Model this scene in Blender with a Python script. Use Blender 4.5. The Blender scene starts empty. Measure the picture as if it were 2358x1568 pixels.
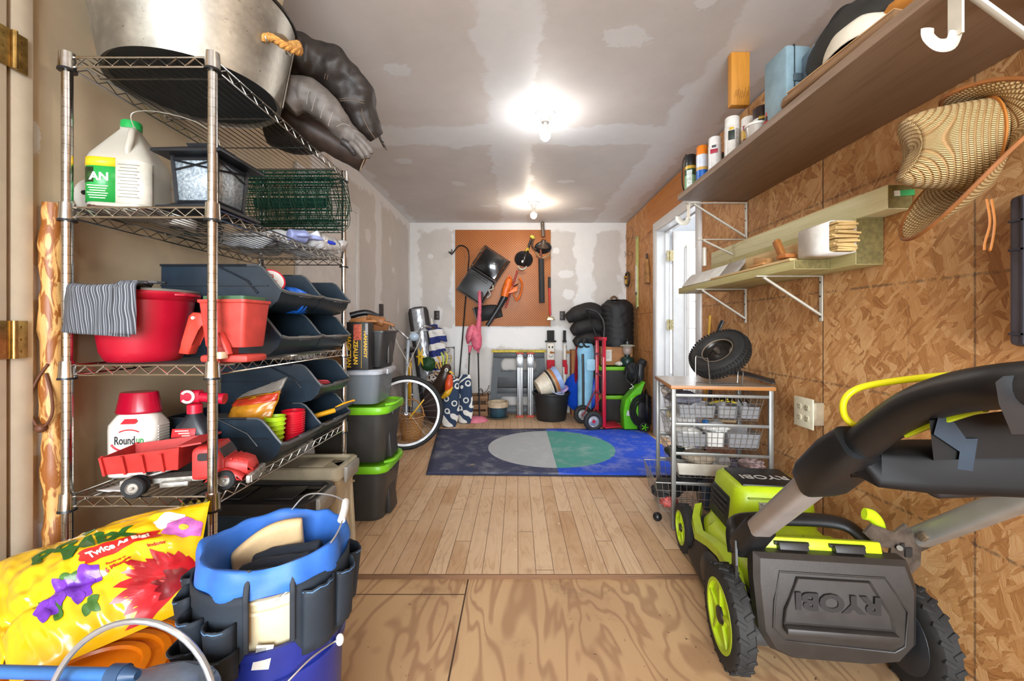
import bpy, bmesh, math, random
from math import pi, sin, cos, radians as rad
from mathutils import Vector as V, Matrix, Euler, noise
random.seed(7)
S = bpy.context.scene
COL = S.collection
# ---------------------------------------------------------------- camera, world, light, exposure
FPX, CX, CY, EYE = 950.0, 1191.0, 756.0, 1.065      # focal length and vanishing point in pixels of the 2358x1568 frame
XL, XR, YB, CEIL = -1.355, 1.379, 5.22, 2.40        # room: left wall, right wall, back wall, ceiling
cd = bpy.data.cameras.new('camera'); cam = bpy.data.objects.new('camera', cd); COL.objects.link(cam)
cam.location = (0, 0, EYE); cam.rotation_euler = (pi/2, 0, 0)
cd.sensor_width = 36; cd.lens = FPX/2358*36
cd.shift_x = -(CX-1179)/2358; cd.shift_y = -(784-CY)/2358
cd.clip_start = .02
S.camera = cam
w = bpy.data.worlds.new('world'); S.world = w; w.use_nodes = True
w.node_tree.nodes['Background'].inputs[0].default_value = (.75, .87, 1, 1)
w.node_tree.nodes['Background'].inputs[1].default_value = .9
def area(name, loc, rot, sx, sy, power, col):
    l = bpy.data.lights.new(name, 'AREA'); l.shape = 'RECTANGLE'; l.size = sx; l.size_y = sy; l.energy = power; l.color = col
    o = bpy.data.objects.new(name, l); o.location = loc; o.rotation_euler = rot; COL.objects.link(o); return o
area('rear_fill_light', (.1, -4.6, 1.7), (rad(90), 0, 0), 4.5, 3.2, 500, (.89, .95, 1))      # added fill light behind the camera, as if daylight came through unseen doors
area('side_room_daylight', (2.5, 3.3, 2.32), (0, 0, 0), 1.2, 1.6, 20, (.93, .97, 1))              # the bright room beyond the doorway
BULB = {(.175, .70): 420, (.175, 2.567): 340, (.175, 4.39): 560}
C_ = S.cycles
C_.max_bounces = 6; C_.diffuse_bounces = 4; C_.glossy_bounces = 3; C_.transmission_bounces = 6; C_.transparent_max_bounces = 8
C_.caustics_reflective = C_.caustics_refractive = False; C_.use_adaptive_sampling = True; C_.adaptive_threshold = .03; C_.sample_clamp_indirect = 6
VS = S.view_settings
VS.view_transform = 'Standard'; VS.look = 'None'; VS.exposure = 1.14; VS.gamma = 1; VS.use_curve_mapping = False
# ---------------------------------------------------------------- node helpers
def lin(h):
    if isinstance(h, tuple): return h if len(h) == 4 else (*h, 1)
    h = h.lstrip('#'); c = [int(h[i:i+2], 16)/255 for i in (0, 2, 4)]
    return tuple(x/12.92 if x <= .04045 else ((x+.055)/1.055)**2.4 for x in c)+(1,)
class G:
    def __init__(s, name):
        s.m = bpy.data.materials.new(name); s.m.use_nodes = True; s.t = s.m.node_tree
        s.p = s.t.nodes['Principled BSDF']
    def n(s, ty, **k):
        x = s.t.nodes.new('ShaderNode'+ty)
        for a, b in k.items(): setattr(x, a, b)
        return x
    def put(s, sock, v):
        if hasattr(v, 'is_linked') or isinstance(v, bpy.types.NodeSocket): s.t.links.new(v, sock)
        else: sock.default_value = v
    def m_(s, op, a, b=0, c=0, clamp=False):
        x = s.n('Math', operation=op, use_clamp=clamp)
        s.put(x.inputs[0], a); s.put(x.inputs[1], b); s.put(x.inputs[2], c); return x.outputs[0]
    def pos(s): return s.n('NewGeometry').outputs['Position']
    def obj(s): return s.n('TexCoord').outputs['Object']
    def xyz(s, v):
        x = s.n('SeparateXYZ'); s.put(x.inputs[0], v); return x.outputs
    def map(s, v, sc=(1, 1, 1), rot=(0, 0, 0), loc=(0, 0, 0)):
        x = s.n('Mapping'); s.put(x.inputs[0], v); x.inputs[1].default_value = loc; x.inputs[2].default_value = rot; x.inputs[3].default_value = sc; return x.outputs[0]
    def noise(s, v, sc, det=4, ro=.55, dist=0):
        x = s.n('TexNoise'); s.put(x.inputs['Vector'], v); x.inputs['Scale'].default_value = sc; x.inputs['Detail'].default_value = det
        x.inputs['Roughness'].default_value = ro; x.inputs['Distortion'].default_value = dist; return x.outputs[0]
    def vor(s, v, sc=1, feat='F1'):
        x = s.n('TexVoronoi', feature=feat); s.put(x.inputs['Vector'], v); x.inputs['Scale'].default_value = sc; return x
    def ramp(s, f, stops, interp='LINEAR'):
        x = s.n('ValToRGB'); s.put(x.inputs[0], f); e = x.color_ramp.elements; x.color_ramp.interpolation = interp
        while len(e) < len(stops): e.new(.5)
        for i, (p, c) in enumerate(stops): e[i].position = p; e[i].color = lin(c) if not isinstance(c, float) else (c, c, c, 1)
        return x.outputs[0]
    def mix(s, f, a, b, bl='MIX'):
        x = s.n('Mix', data_type='RGBA', blend_type=bl); s.put(x.inputs[0], f)
        s.put(x.inputs[6], lin(a) if isinstance(a, (str, tuple)) else a); s.put(x.inputs[7], lin(b) if isinstance(b, (str, tuple)) else b); return x.outputs[2]
    def step(s, v, a, b): # smooth 0..1
        x = s.n('MapRange', interpolation_type='SMOOTHSTEP'); s.put(x.inputs[0], v); x.inputs[1].default_value = a; x.inputs[2].default_value = b; return x.outputs[0]
    def out(s, col=None, rough=None, bump=None, bs=.3, bd=.01, **k):
        if col is not None: s.put(s.p.inputs['Base Color'], lin(col) if isinstance(col, (str, tuple)) else col)
        if rough is not None: s.put(s.p.inputs['Roughness'], rough)
        if bump is not None:
            b = s.n('Bump'); b.inputs['Strength'].default_value = bs; b.inputs['Distance'].default_value = bd
            s.put(b.inputs['Height'], bump); s.put(s.p.inputs['Normal'], b.outputs[0])
        for a, b in k.items(): s.put(s.p.inputs[a.replace('_', ' ')], b)
        return s.m
MC = {}
def mat(c, rough=.5, metal=0, var=.12, vs=14, bump=0, bsc=90, **k):
    """plain material with a little uneven colour and wear"""
    key = (c, rough, metal, var, vs, bump, bsc, tuple(sorted(k.items())))
    if key in MC: return MC[key]
    g = G('surface'); o = g.obj(); l = lin(c)
    f = g.noise(o, vs, 5, .6)
    lo = tuple(max(0, x*(1-var)) for x in l[:3]); hi = tuple(min(1, x*(1+var)) for x in l[:3])
    col = g.mix(g.step(f, .3, .7), lo, hi)
    kw = dict(k); em = kw.pop('em', None)
    if em: kw['Emission_Color'] = l; kw['Emission_Strength'] = em
    m = g.out(col, g.m_('ADD', rough-.06, g.m_('MULTIPLY', f, .12)), Metallic=metal, **kw)
    if bump: g.out(bump=g.noise(o, bsc, 3), bs=bump, bd=.002)
    MC[key] = m; return m
def wood(c1, c2, axis='Y', sc=1., rough=.6, bump=.15):
    key = ('wood', c1, c2, axis, sc, rough)
    if key in MC: return MC[key]
    g = G('wood'); o = g.obj(); s = {'X': (1.2, 16, 16), 'Y': (16, 1.2, 16), 'Z': (16, 16, 1.2)}[axis]
    v = g.map(o, tuple(x*sc for x in s)); f = g.noise(v, 1.5, 6, .6, 1.2); f2 = g.noise(v, 9, 3)
    fac = g.m_('ADD', g.m_('MULTIPLY', f, .75), g.m_('MULTIPLY', f2, .25))
    MC[key] = g.out(g.ramp(fac, [(.3, c2), (.52, c1), (.75, c1)]), rough, fac, bump, .003); return MC[key]
def stripes(cs, axis, period, rough=.7, dist=0, bump=0):
    """cs: colours repeated along an axis of the object"""
    g = G('stripes'); o = g.obj(); x = g.xyz(o)['XYZ'.index(axis)]
    if dist: x = g.m_('ADD', x, g.m_('MULTIPLY', g.noise(o, 6), dist))
    f = g.m_('FRACT', g.m_('ADD', g.m_('DIVIDE', x, period), 100))
    n = len(cs); c = g.ramp(f, [(i/n, q) for i, q in enumerate(cs)], 'CONSTANT')
    return g.out(c, rough, f if bump else None, bump)
# ---------------------------------------------------------------- mesh helpers
I4 = Matrix.Identity(4)
def TR(loc=(0, 0, 0), rot=(0, 0, 0), sc=(1, 1, 1)): return Matrix.LocRotScale(V(loc), Euler(rot), V(sc))
def P(px, py, Y): return V(((px-CX)*Y/FPX, Y, EYE-(py-CY)*Y/FPX))
def frame(d, up=(0, 0, 1)):
    z = V(d).normalized(); x = V(up).cross(z)
    if x.length < 1e-4: x = V((1, 0, 0)).cross(z)
    x.normalize(); return Matrix((x, z.cross(x), z)).transposed()
def smoothpath(pts, n=6, closed=False):
    pts = [V(p) for p in pts]; out = []; k = len(pts)
    for i in range(k if closed else k-1):
        if closed: a, b, c, d = pts[i-1], pts[i], pts[(i+1) % k], pts[(i+2) % k]
        else: a, b, c, d = pts[max(i-1, 0)], pts[i], pts[i+1], pts[min(i+2, k-1)]
        for j in range(n):
            t = j/n; out.append(.5*((2*b)+(c-a)*t+(2*a-5*b+4*c-d)*t*t+(3*b-a-3*c+d)*t**3))
    if not closed: out.append(pts[-1])
    return out
class B:
    def __init__(s): s.bm = bmesh.new(); s.M = I4; s.mi = 0
    def add(s, vs, fs):
        b = [s.bm.verts.new(s.M @ V(v)) for v in vs]
        for f in fs:
            try: q = s.bm.faces.new([b[i] for i in f]); q.material_index = s.mi
            except ValueError: pass
        return b
    def box(s, c, d, r=(0, 0, 0), bev=0, seg=2):
        n0 = len(s.bm.faces)
        x = bmesh.ops.create_cube(s.bm, size=1, matrix=s.M @ TR(c, r, d))['verts']
        if bev:
            bmesh.ops.bevel(s.bm, geom=list({e for v in x for e in v.link_edges}), offset=min(bev, min(d)*.49), segments=seg, profile=.5, affect='EDGES')
        if s.mi:
            s.bm.faces.ensure_lookup_table()
            for f in list(s.bm.faces)[n0 if not bev else max(0, n0):]: f.material_index = s.mi
        return s
    def loft(s, rings, caps=True, closed=True):
        n = len(rings[0]); vs = [p for r in rings for p in r]; fs = []
        for i in range(len(rings)-1):
            for j in range(n if closed else n-1):
                k = (j+1) % n; fs.append((i*n+j, i*n+k, (i+1)*n+k, (i+1)*n+j))
        if caps and closed: fs += [tuple(range(n))[::-1], tuple(range((len(rings)-1)*n, len(rings)*n))]
        s.add(vs, fs); return s
    def lathe(s, prof, c=(0, 0, 0), seg=32, ax=(0, 0, 1), a0=0, a1=2*pi, caps=False, sx=1, sy=1):
        F = frame(ax).to_4x4() if tuple(ax) != (0, 0, 1) else I4
        full = abs(a1-a0-2*pi) < 1e-6; m = seg if full else seg+1; M = Matrix.Translation(V(c)) @ F
        rings = [[M @ V((r*cos(a0+(a1-a0)*j/seg)*sx, r*sin(a0+(a1-a0)*j/seg)*sy, z)) for j in range(m)] for r, z in prof]
        s.loft(rings, caps, full); return s
    def cyl(s, a, b, r, r2=None, seg=16): return s.tube([a, b], [r, r if r2 is None else r2], seg)
    def tube(s, pts, r, seg=8, closed=False, flat=1):
        pts = [V(p) for p in pts]; n = len(pts); rs = r if isinstance(r, (list, tuple)) else [r]*n
        tan = []
        for i in range(n):
            a = pts[i-1] if (i or closed) else pts[i]; b = pts[(i+1) % n] if (i < n-1 or closed) else pts[i]
            t = b-a; tan.append(t.normalized() if t.length > 1e-9 else V((0, 0, 1)))
        up = V((0, 0, 1)) if abs(tan[0].z) < .9 else V((0, 1, 0)); x = up.cross(tan[0]).normalized(); rings = []
        for i in range(n):
            if i:
                q = tan[i-1].rotation_difference(tan[i]); x = q @ x; x = (x-tan[i]*x.dot(tan[i])).normalized()
            y = tan[i].cross(x); rings.append([pts[i]+(x*cos(2*pi*j/seg)+y*sin(2*pi*j/seg)*flat)*rs[i] for j in range(seg)])
        if closed: rings.append(rings[0])
        s.loft(rings, not closed); 
        return s
    def torus(s, c, R, r, ax=(0, 0, 1), seg=32, k=8, a0=0, a1=2*pi, sy=1):
        F = frame(ax); full = abs(a1-a0-2*pi) < 1e-6; n = seg if full else seg+1
        return s.tube([V(c)+F @ V((R*cos(a0+(a1-a0)*i/seg), R*sin(a0+(a1-a0)*i/seg)*sy, 0)) for i in range(n)], r, k, full)
    def ext(s, poly, h, M=I4, bev=0):
        n = len(poly); o = s.M; s.M = o @ M; e0 = len(s.bm.verts)
        b = s.add([(x, y, 0) for x, y in poly]+[(x, y, h) for x, y in poly], [tuple(range(n))[::-1], tuple(range(n, 2*n))]+[(i, (i+1) % n, n+(i+1) % n, n+i) for i in range(n)])
        s.M = o
        if bev: bmesh.ops.bevel(s.bm, geom=list({e for v in b for e in v.link_edges}), offset=bev, segments=2, profile=.5, affect='EDGES')
        return s
    def ring(s, outer, inner, h, M=I4):
        """flat frame between two outlines with the same number of points"""
        n = len(outer); o = s.M; s.M = o @ M
        s.loft([[(x, y, 0) for x, y in outer], [(x, y, h) for x, y in outer], [(x, y, h) for x, y in inner], [(x, y, 0) for x, y in inner], [(x, y, 0) for x, y in outer]], False)
        s.M = o; return s
    def sph(s, c, r, rot=(0, 0, 0), u=20, v=12, f=None):
        r = (r,)*3 if not isinstance(r, (tuple, list)) else r; M = TR(c, rot, r)
        pts = lambda i, j: V((sin(pi*i/v)*cos(2*pi*j/u), sin(pi*i/v)*sin(2*pi*j/u), cos(pi*i/v)))
        rings = [[M @ ((1+(f(pts(i, j)) if f else 0))*pts(i if 0 < i < v else (.04 if i == 0 else v-.04), j)) for j in range(u)] for i in range(v+1)]
        return s.loft(rings)
    def grid(s, f, nu, nv, closeu=False):
        m = nu if closeu else nu+1
        vs = [f(i/nu, j/nv) for j in range(nv+1) for i in range(m)]
        s.add(vs, [(j*m+i, j*m+(i+1) % m, (j+1)*m+(i+1) % m, (j+1)*m+i) for j in range(nv) for i in range(nu)]); return s
    def make(s, name, m, par=None, ang=38, sub=0, solid=0, label=None, kind=None, bev=0, local=False):
        if par is not None and not local: s.bm.transform(WM[par.name].inverted())
        if solid == 0 or True: bmesh.ops.recalc_face_normals(s.bm, faces=s.bm.faces)
        me = bpy.data.meshes.new(name); s.bm.to_mesh(me); s.bm.free()
        for x in (m if isinstance(m, (list, tuple)) else [m]): me.materials.append(x)
        me.polygons.foreach_set('use_smooth', [True]*len(me.polygons)); me.set_sharp_from_angle(angle=rad(ang))
        o = bpy.data.objects.new(name, me); COL.objects.link(o)
        if par is not None: o.parent = par; WM[o.name] = WM[par.name]
        else: WM[o.name] = I4
        if solid: q = o.modifiers.new('s', 'SOLIDIFY'); q.thickness = solid; q.offset = 0
        if sub: q = o.modifiers.new('d', 'SUBSURF'); q.levels = q.render_levels = sub
        if label: o['label'] = label
        if kind: o['kind'] = kind
        return o
WM = {}
def thing(name, label, cat, loc=(0, 0, 0), rz=0, group=None, rot=None):
    o = bpy.data.objects.new(name, None); COL.objects.link(o); o.empty_display_size = .05
    o.location = loc; o.rotation_euler = rot or (0, 0, rz); WM[o.name] = TR(loc, rot or (0, 0, rz))
    o['label'] = label; o['category'] = cat
    if group: o['group'] = group
    return o
def tag(o, label, cat, group=None):
    o['label'] = label; o['category'] = cat
    if group: o['group'] = group
    # put the origin of a world-built single mesh at its base
    me = o.data
    if o.parent is None and len(me.vertices):
        n = len(me.vertices); c = sum((v.co for v in me.vertices), V())/n; z = min(v.co.z for v in me.vertices); c.z = z
        me.transform(Matrix.Translation(-c)); o.location = c
    return o
def dup(root, loc, rz=None, label=None, group=None):
    r = root.copy(); COL.objects.link(r); r.location = loc
    if rz is not None: r.rotation_euler = (0, 0, rz)
    if label: r['label'] = label
    if group: r['group'] = group
    WM[r.name] = TR(loc, tuple(r.rotation_euler))
    for ch in list(root.children):
        c = ch.copy(); COL.objects.link(c); c.parent = r; WM[c.name] = WM[r.name]
        for g in ch.children:
            d = g.copy(); COL.objects.link(d); d.parent = c; WM[d.name] = WM[r.name]
    return r
FONT = bpy.data.fonts.load('<builtin>') if '<builtin>' in bpy.data.fonts else None
def text(s, size, f, m, par, name='lettering', ext=.0006, bold=0, sx=1, sub=0):
    """lettering as a mesh; f maps a point of the text plane (x, y, height) to the world, or is a matrix"""
    cu = bpy.data.curves.new('t', 'FONT'); cu.body = s; cu.size = size; cu.align_x = 'CENTER'; cu.align_y = 'CENTER'; cu.offset = bold; cu.resolution_u = 3
    o = bpy.data.objects.new('t', cu); COL.objects.link(o); dg = bpy.context.evaluated_depsgraph_get(); dg.update()
    me = bpy.data.meshes.new_from_object(o.evaluated_get(dg)); bpy.data.objects.remove(o)
    b = B(); b.bm.from_mesh(me); bpy.data.meshes.remove(me)
    if sub: bmesh.ops.triangulate(b.bm, faces=b.bm.faces); bmesh.ops.subdivide_edges(b.bm, edges=b.bm.edges, cuts=sub)
    r = bmesh.ops.extrude_face_region(b.bm, geom=list(b.bm.faces))
    for v in r['geom']:
        if isinstance(v, bmesh.types.BMVert): v.co.z += ext
    for v in b.bm.verts:
        x, y, z = v.co; v.co = f @ V((x*sx, y, z)) if isinstance(f, Matrix) else f(x*sx, y, z)
    return b.make(name, m, par)
def rrect(w, h, r, n=4, cx=0, cy=0):
    out = []
    for qx, qy, a in ((1, 1, 0), (-1, 1, 1), (-1, -1, 2), (1, -1, 3)):
        for i in range(n+1):
            t = (a+i/n)*pi/2; out.append((cx+qx*(w/2-r)+r*cos(t), cy+qy*(h/2-r)+r*sin(t)))
    return out
def nz(p, sc=1, seed=0): return noise.noise(V(p)*sc+V((seed*7.3, seed*3.1, seed*1.7)))
# ================================================================ room shell
def osb(name, orange=0.):
    g = G(name); p = g.pos(); x, y, z = g.xyz(p)
    cmb = g.n('CombineXYZ'); g.put(cmb.inputs[0], g.m_('ADD', y, g.m_('MULTIPLY', g.noise(p, 9, 2), .02))); g.put(cmb.inputs[1], z)
    warp = g.n('VectorMath', operation='ADD'); nn = g.n('TexNoise'); nn.inputs['Scale'].default_value = 24; nn.inputs['Detail'].default_value = 3; g.put(nn.inputs['Vector'], p)
    sc = g.n('VectorMath', operation='SCALE'); g.put(sc.inputs[0], nn.outputs['Color']); sc.inputs['Scale'].default_value = .020
    g.put(warp.inputs[0], cmb.outputs[0]); g.put(warp.inputs[1], sc.outputs[0]); base = warp.outputs[0]
    col = h = None
    ramp = [(.15, '#56341a'), (.30, '#946137'), (.46, '#b9834e'), (.65, '#cf9d68'), (.85, '#e2ba88'), (1, '#f0d5a8')]
    for i, (a, sx, sy, thr) in enumerate(((72, 1/.13, 1/.042, 0), (22, 1/.14, 1/.036, .45), (-35, 1/.11, 1/.030, .5), (104, 1/.13, 1/.030, .6), (48, 1/.06, 1/.011, .66))):
        v = g.map(g.map(base, rot=(0, 0, rad(a)), loc=(i*3.17, i*1.3, 0)), (sx, sy, 1))
        q = g.vor(v); rgb = g.n('SeparateColor'); g.put(rgb.inputs[0], q.outputs['Color'])
        grain = g.noise(g.map(v, (.6, 7, 1)), 1.6, 3, .7)
        tone = g.m_('ADD', g.m_('MULTIPLY', rgb.outputs[1], .36), g.m_('MULTIPLY', grain, .74), clamp=True)
        c = g.ramp(tone, ramp); hh = g.m_('ADD', rgb.outputs[1], g.m_('MULTIPLY', grain, .4))
        if col is None: col, h = c, hh
        else:
            f = g.m_('GREATER_THAN', rgb.outputs[0], thr); col = g.mix(f, col, c)
            mx = g.n('Mix'); g.put(mx.inputs[0], f); g.put(mx.inputs[2], h); g.put(mx.inputs[3], hh); h = mx.outputs[0]
    big = g.noise(p, 1.6, 3)
    col = g.mix(g.m_('MULTIPLY', g.step(big, .35, .7), .3), col, '#94602f', 'MIX')
    far = g.m_('MULTIPLY', g.step(y, 2.4, 3.4), .28); col = g.mix(far, col, '#b5692a', 'MIX')  # far end tinted orange: the back bulb's warm light mixed into the board colour
    # printed nailing grid and the panel joints
    rough = g.m_('MULTIPLY', g.noise(p, 55, 3), 1.0)
    def line(c, c0, step, w0, w1):
        d = g.m_('ABSOLUTE', g.m_('SUBTRACT', g.m_('FRACT', g.m_('ADD', g.m_('DIVIDE', g.m_('SUBTRACT', c, c0), step), .5+20)), .5))
        return g.step(g.m_('MULTIPLY', d, step), w1, w0)
    hl = g.m_('MULTIPLY', line(z, .008, .4064, .002, .008), g.step(rough, .36, .6)); vl = g.m_('MULTIPLY', line(y, 1.455, .4064, .001, .004), g.step(rough, .42, .62)); v2 = g.m_('MULTIPLY', line(y, 1.243, 1.2192, .001, .005), g.step(rough, .25, .5))
    jn = line(y, 1.861, 1.2192, .0015, .0035)
    ln = g.m_('ADD', g.m_('ADD', g.m_('MULTIPLY', hl, .7), g.m_('MULTIPLY', vl, .5)), g.m_('MULTIPLY', v2, .8), clamp=True)
    col = g.mix(g.m_('MULTIPLY', ln, .8), col, '#33302f'); col = g.mix(jn, col, '#2a1408')
    return g.out(col, .62, g.m_('SUBTRACT', h, g.m_('MULTIPLY', jn, 2)), .5, .004)
def drywall(name, ax, board, mud, bands, patches=(), board2=None, b2=(2.3, 3.4)):
    """taped gypsum board: lighter joint compound along the seams (axis, position, half width) and over the screws"""
    g = G(name); p = g.pos(); c = g.xyz(p)
    n1 = g.noise(p, 3.2, 6, .68); n2 = g.noise(g.map(p, (9, 9, 9)), 1.1, 4, .7)
    wob = g.m_('ADD', g.m_('MULTIPLY', g.m_('SUBTRACT', n1, .5), .34), g.m_('MULTIPLY', g.m_('SUBTRACT', n2, .5), .06))
    mask = None
    for a, q, hw in bands:
        d = g.m_('ABSOLUTE', g.m_('SUBTRACT', c['xyz'.index(a)], q)); f = g.step(g.m_('ADD', d, wob), hw+.012, hw-.03)
        mask = f if mask is None else g.m_('MAXIMUM', mask, f)
    u, v = [i for i in 'xyz' if i not in ax]
    for a, b, ra, rb in patches:
        du = g.m_('DIVIDE', g.m_('SUBTRACT', c['xyz'.index(u)], a), ra); dv = g.m_('DIVIDE', g.m_('SUBTRACT', c['xyz'.index(v)], b), rb)
        r = g.m_('SQRT', g.m_('ADD', g.m_('MULTIPLY', du, du), g.m_('MULTIPLY', dv, dv)))
        f = g.step(g.m_('ADD', r, g.m_('MULTIPLY', g.m_('SUBTRACT', n2, .5), 2.2)), 1.0, .8); mask = f if mask is None else g.m_('MAXIMUM', mask, g.m_('MULTIPLY', f, .85))
    bc = g.mix(g.step(n1, .3, .72), tuple(x*.95 for x in lin(board)[:3]), tuple(x*1.05 for x in lin(board)[:3]))
    if board2:
        bc2 = g.mix(g.step(n1, .3, .72), tuple(x*.9 for x in lin(board2)[:3]), tuple(x*1.06 for x in lin(board2)[:3]))
        bc = g.mix(g.step(c[1], *b2), bc2, bc)
    mc = g.mix(g.step(n2, .3, .7), tuple(x*.96 for x in lin(mud)[:3]), lin(mud)[:3])
    return g.out(g.mix(mask, bc, mc), g.m_('SUBTRACT', .62, g.m_('MULTIPLY', mask, .12)), g.m_('ADD', mask, g.m_('MULTIPLY', n2, .25)), .12, .004)
def struct(b, name, m, par=None, **k):
    o = b.make(name, m, par, **k); o['kind'] = 'structure'; return o
# ---- floor
g = G('strip_floor'); p = g.pos(); x, y, z = g.xyz(p); pw = .0785
xs = g.m_('DIVIDE', g.m_('ADD', x, 4), pw); idx = g.m_('FLOOR', xs); fr = g.m_('FRACT', xs)
wn = g.n('TexWhiteNoise', noise_dimensions='1D'); g.put(wn.inputs['W'], idx); rn = wn.outputs['Value']
yo = g.m_('ADD', y, g.m_('MULTIPLY', rn, 9)); seg = g.m_('DIVIDE', yo, 1.3); wn2 = g.n('TexWhiteNoise', noise_dimensions='2D')
cb = g.n('CombineXYZ'); g.put(cb.inputs[0], idx); g.put(cb.inputs[1], g.m_('FLOOR', seg)); g.put(wn2.inputs['Vector'], cb.outputs[0]); rn2 = wn2.outputs['Value']
cc = g.n('CombineXYZ'); g.put(cc.inputs[0], g.m_('ADD', x, g.m_('MULTIPLY', rn2, 7))); g.put(cc.inputs[1], g.m_('MULTIPLY', yo, .14)); g.put(cc.inputs[2], g.m_('MULTIPLY', rn2, 3))
gr = g.noise(cc.outputs[0], 11, 3, .5, .6); ct = g.m_('FRACT', g.m_('MULTIPLY', gr, 9)); fine = g.noise(g.map(cc.outputs[0], (1, .5, 1)), 130, 2)
wear = g.noise(p, 1.7, 5, .62)
base = g.mix(rn2, '#b99169', '#d9bb98'); base = g.mix(g.m_('MULTIPLY', g.step(ct, .45, 1), .42), base, '#9a6c42'); base = g.mix(g.m_('MULTIPLY', fine, .25), base, '#c7a380')
worn = g.m_('MULTIPLY', g.step(wear, .40, .62), g.step(g.m_('ADD', g.m_('ABSOLUTE', x), g.m_('MULTIPLY', g.noise(p, 5, 3), .4)), 1.25, .45)); base = g.mix(g.m_('MULTIPLY', worn, .75), base, '#d6b795')
dirt = g.m_('MULTIPLY', g.step(g.noise(p, 4.3, 6, .7), .55, .75), .35); base = g.mix(dirt, base, '#7c5d42')
spk = g.m_('GREATER_THAN', g.noise(p, 38, 2, .5), .745); base = g.mix(g.m_('MULTIPLY', spk, .8), base, '#e9e2d6')
seam = g.m_('MAXIMUM', g.step(g.m_('ABSOLUTE', g.m_('SUBTRACT', fr, .5)), .468, .494), g.step(g.m_('ABSOLUTE', g.m_('SUBTRACT', g.m_('FRACT', seg), .5)), .4978, .4992))
base = g.mix(g.m_('MULTIPLY', seam, .8), base, '#4a3320')
floor_m = g.out(base, .55, g.m_('SUBTRACT', g.m_('MULTIPLY', ct, .15), seam), .35, .002)
g = G('plywood_floor'); p = g.pos(); x, y, z = g.xyz(p); st = g.map(p, (1, .36, 1)); n = g.noise(st, 3.1, 3, .5, .5)
ring = g.m_('ABSOLUTE', g.m_('SUBTRACT', g.m_('FRACT', g.m_('MULTIPLY', n, 15)), .5)); fine = g.noise(g.map(p, (1, .06, 1)), 160, 2)
b0 = g.mix(g.step(g.noise(st, 1.9, 3), .35, .7), '#c9a67c', '#ae8a66'); b0 = g.mix(g.m_('MULTIPLY', g.step(ring, .22, .46), .62), b0, '#8a6248'); b0 = g.mix(g.m_('MULTIPLY', fine, .3), b0, '#b58d60')
b0 = g.mix(g.m_('MULTIPLY', g.step(g.noise(p, 3.3, 6, .72), .54, .72), .5), b0, '#6f513a')
b0 = g.mix(g.m_('MULTIPLY', g.m_('GREATER_THAN', g.noise(p, 60, 2), .73), .8), b0, '#4b3424')
sm = g.m_('MAXIMUM', g.step(g.m_('ABSOLUTE', g.m_('ADD', x, .212)), .0045, .0015), g.m_('MULTIPLY', g.step(g.m_('ABSOLUTE', g.m_('SUBTRACT', y, 1.683)), .004, .0015), g.m_('LESS_THAN', x, -.212)))
ply_m = g.out(g.mix(sm, b0, '#3d2a1a'), .55, g.m_('SUBTRACT', g.m_('MULTIPLY', ring, .2), sm), .3, .002)
b = B(); b.box((0, 3.6, -.02), (2.9, 3.62, .04)); b.mi = 0
struct(b, 'floor', floor_m)
b = B(); b.box((0, -.1, -.045), (2.9, 3.8, .05)); struct(b, 'floor_plywood', ply_m)
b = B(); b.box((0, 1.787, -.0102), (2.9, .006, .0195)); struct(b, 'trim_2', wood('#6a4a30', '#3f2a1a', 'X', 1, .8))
# ---- ceiling, walls
BOARD, MUD = '#b0a8a1', '#cfced0'
cm = drywall('ceiling_board', 'z', '#d3cfcd', '#e3e5e8', [('x', -.04, .17), ('y', 2.86, .16), ('x', 1.12, .17), ('x', -1.36, .1), ('y', .3, .14)],
    [(-.62, 2.13, .08, .06), (.42, 3.75, .1, .05), (-.55, 3.8, .09, .06), (.5, 1.9, .12, .08), (-.3, 4.5, .1, .05), (.75, 4.6, .11, .06), (.62, 1.45, .07, .05), (.78, 1.68, .05, .06), (-.9, 3.3, .08, .06), (1.0, 2.3, .09, .06)])
b = B(); b.box((0, 1.8, CEIL+.04), (2.95, 7.6, .08)); struct(b, 'ceiling', cm)
bm_ = drywall('back_board', 'y', '#c4beb8', '#dcdad8', [('x', -1.34, .12), ('x', .86, .13), ('x', -.72, .12), ('z', 2.42, .15), ('x', 1.38, .1), ('z', .95, .14)],
    [(.62, 1.75, .1, .05), (-1.0, 1.22, .05, .12), (-1.1, 1.98, .05, .03), (.65, 1.5, .09, .06), (.99, 1.28, .04, .07), (.5, 2.05, .06, .04)])
b = B(); b.box((0, YB+.05, 1.2), (3.2, .1, 2.4)); struct(b, 'wall_back', bm_)
lm = drywall('left_board', 'x', '#c4beb8', '#dad8d6', [('y', 5.24, .11), ('y', 4.02, .1), ('z', 2.42, .13), ('y', 2.8, .12)],
    [(1.16, 1.19, .03, .045), (1.17, .86, .03, .05), (1.155, 1.61, .022, .05), (1.16, .47, .025, .06), (1.16, .75, .03, .05), (4.5, 1.7, .07, .05), (4.7, 1.3, .04, .1), (3.75, 1.9, .07, .07), (4.4, 2.0, .05, .06), (1.7, 1.6, .1, .07)], '#c2ad8e', (2.2, 3.6))  # near boards beige: warm bulb light put into their colour, fading to grey
b = B(); b.box((XL-.05, 1.8, 1.2), (.1, 7.6, 2.4)); struct(b, 'wall_left', lm)
DY0, DY1, DZ = 3.15, 4.06, 2.03
om = osb('oriented_strand_board', .06)
b = B()
for y0, y1, z0, z1 in ((-2, DY0, -.02, CEIL-.012), (DY1, YB, -.02, CEIL-.012), (DY0, DY1, DZ, CEIL-.012)): b.box((XR+.05, (y0+y1)/2, (z0+z1)/2), (.1, y1-y0, z1-z0))
struct(b, 'wall_right', om)
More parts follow.
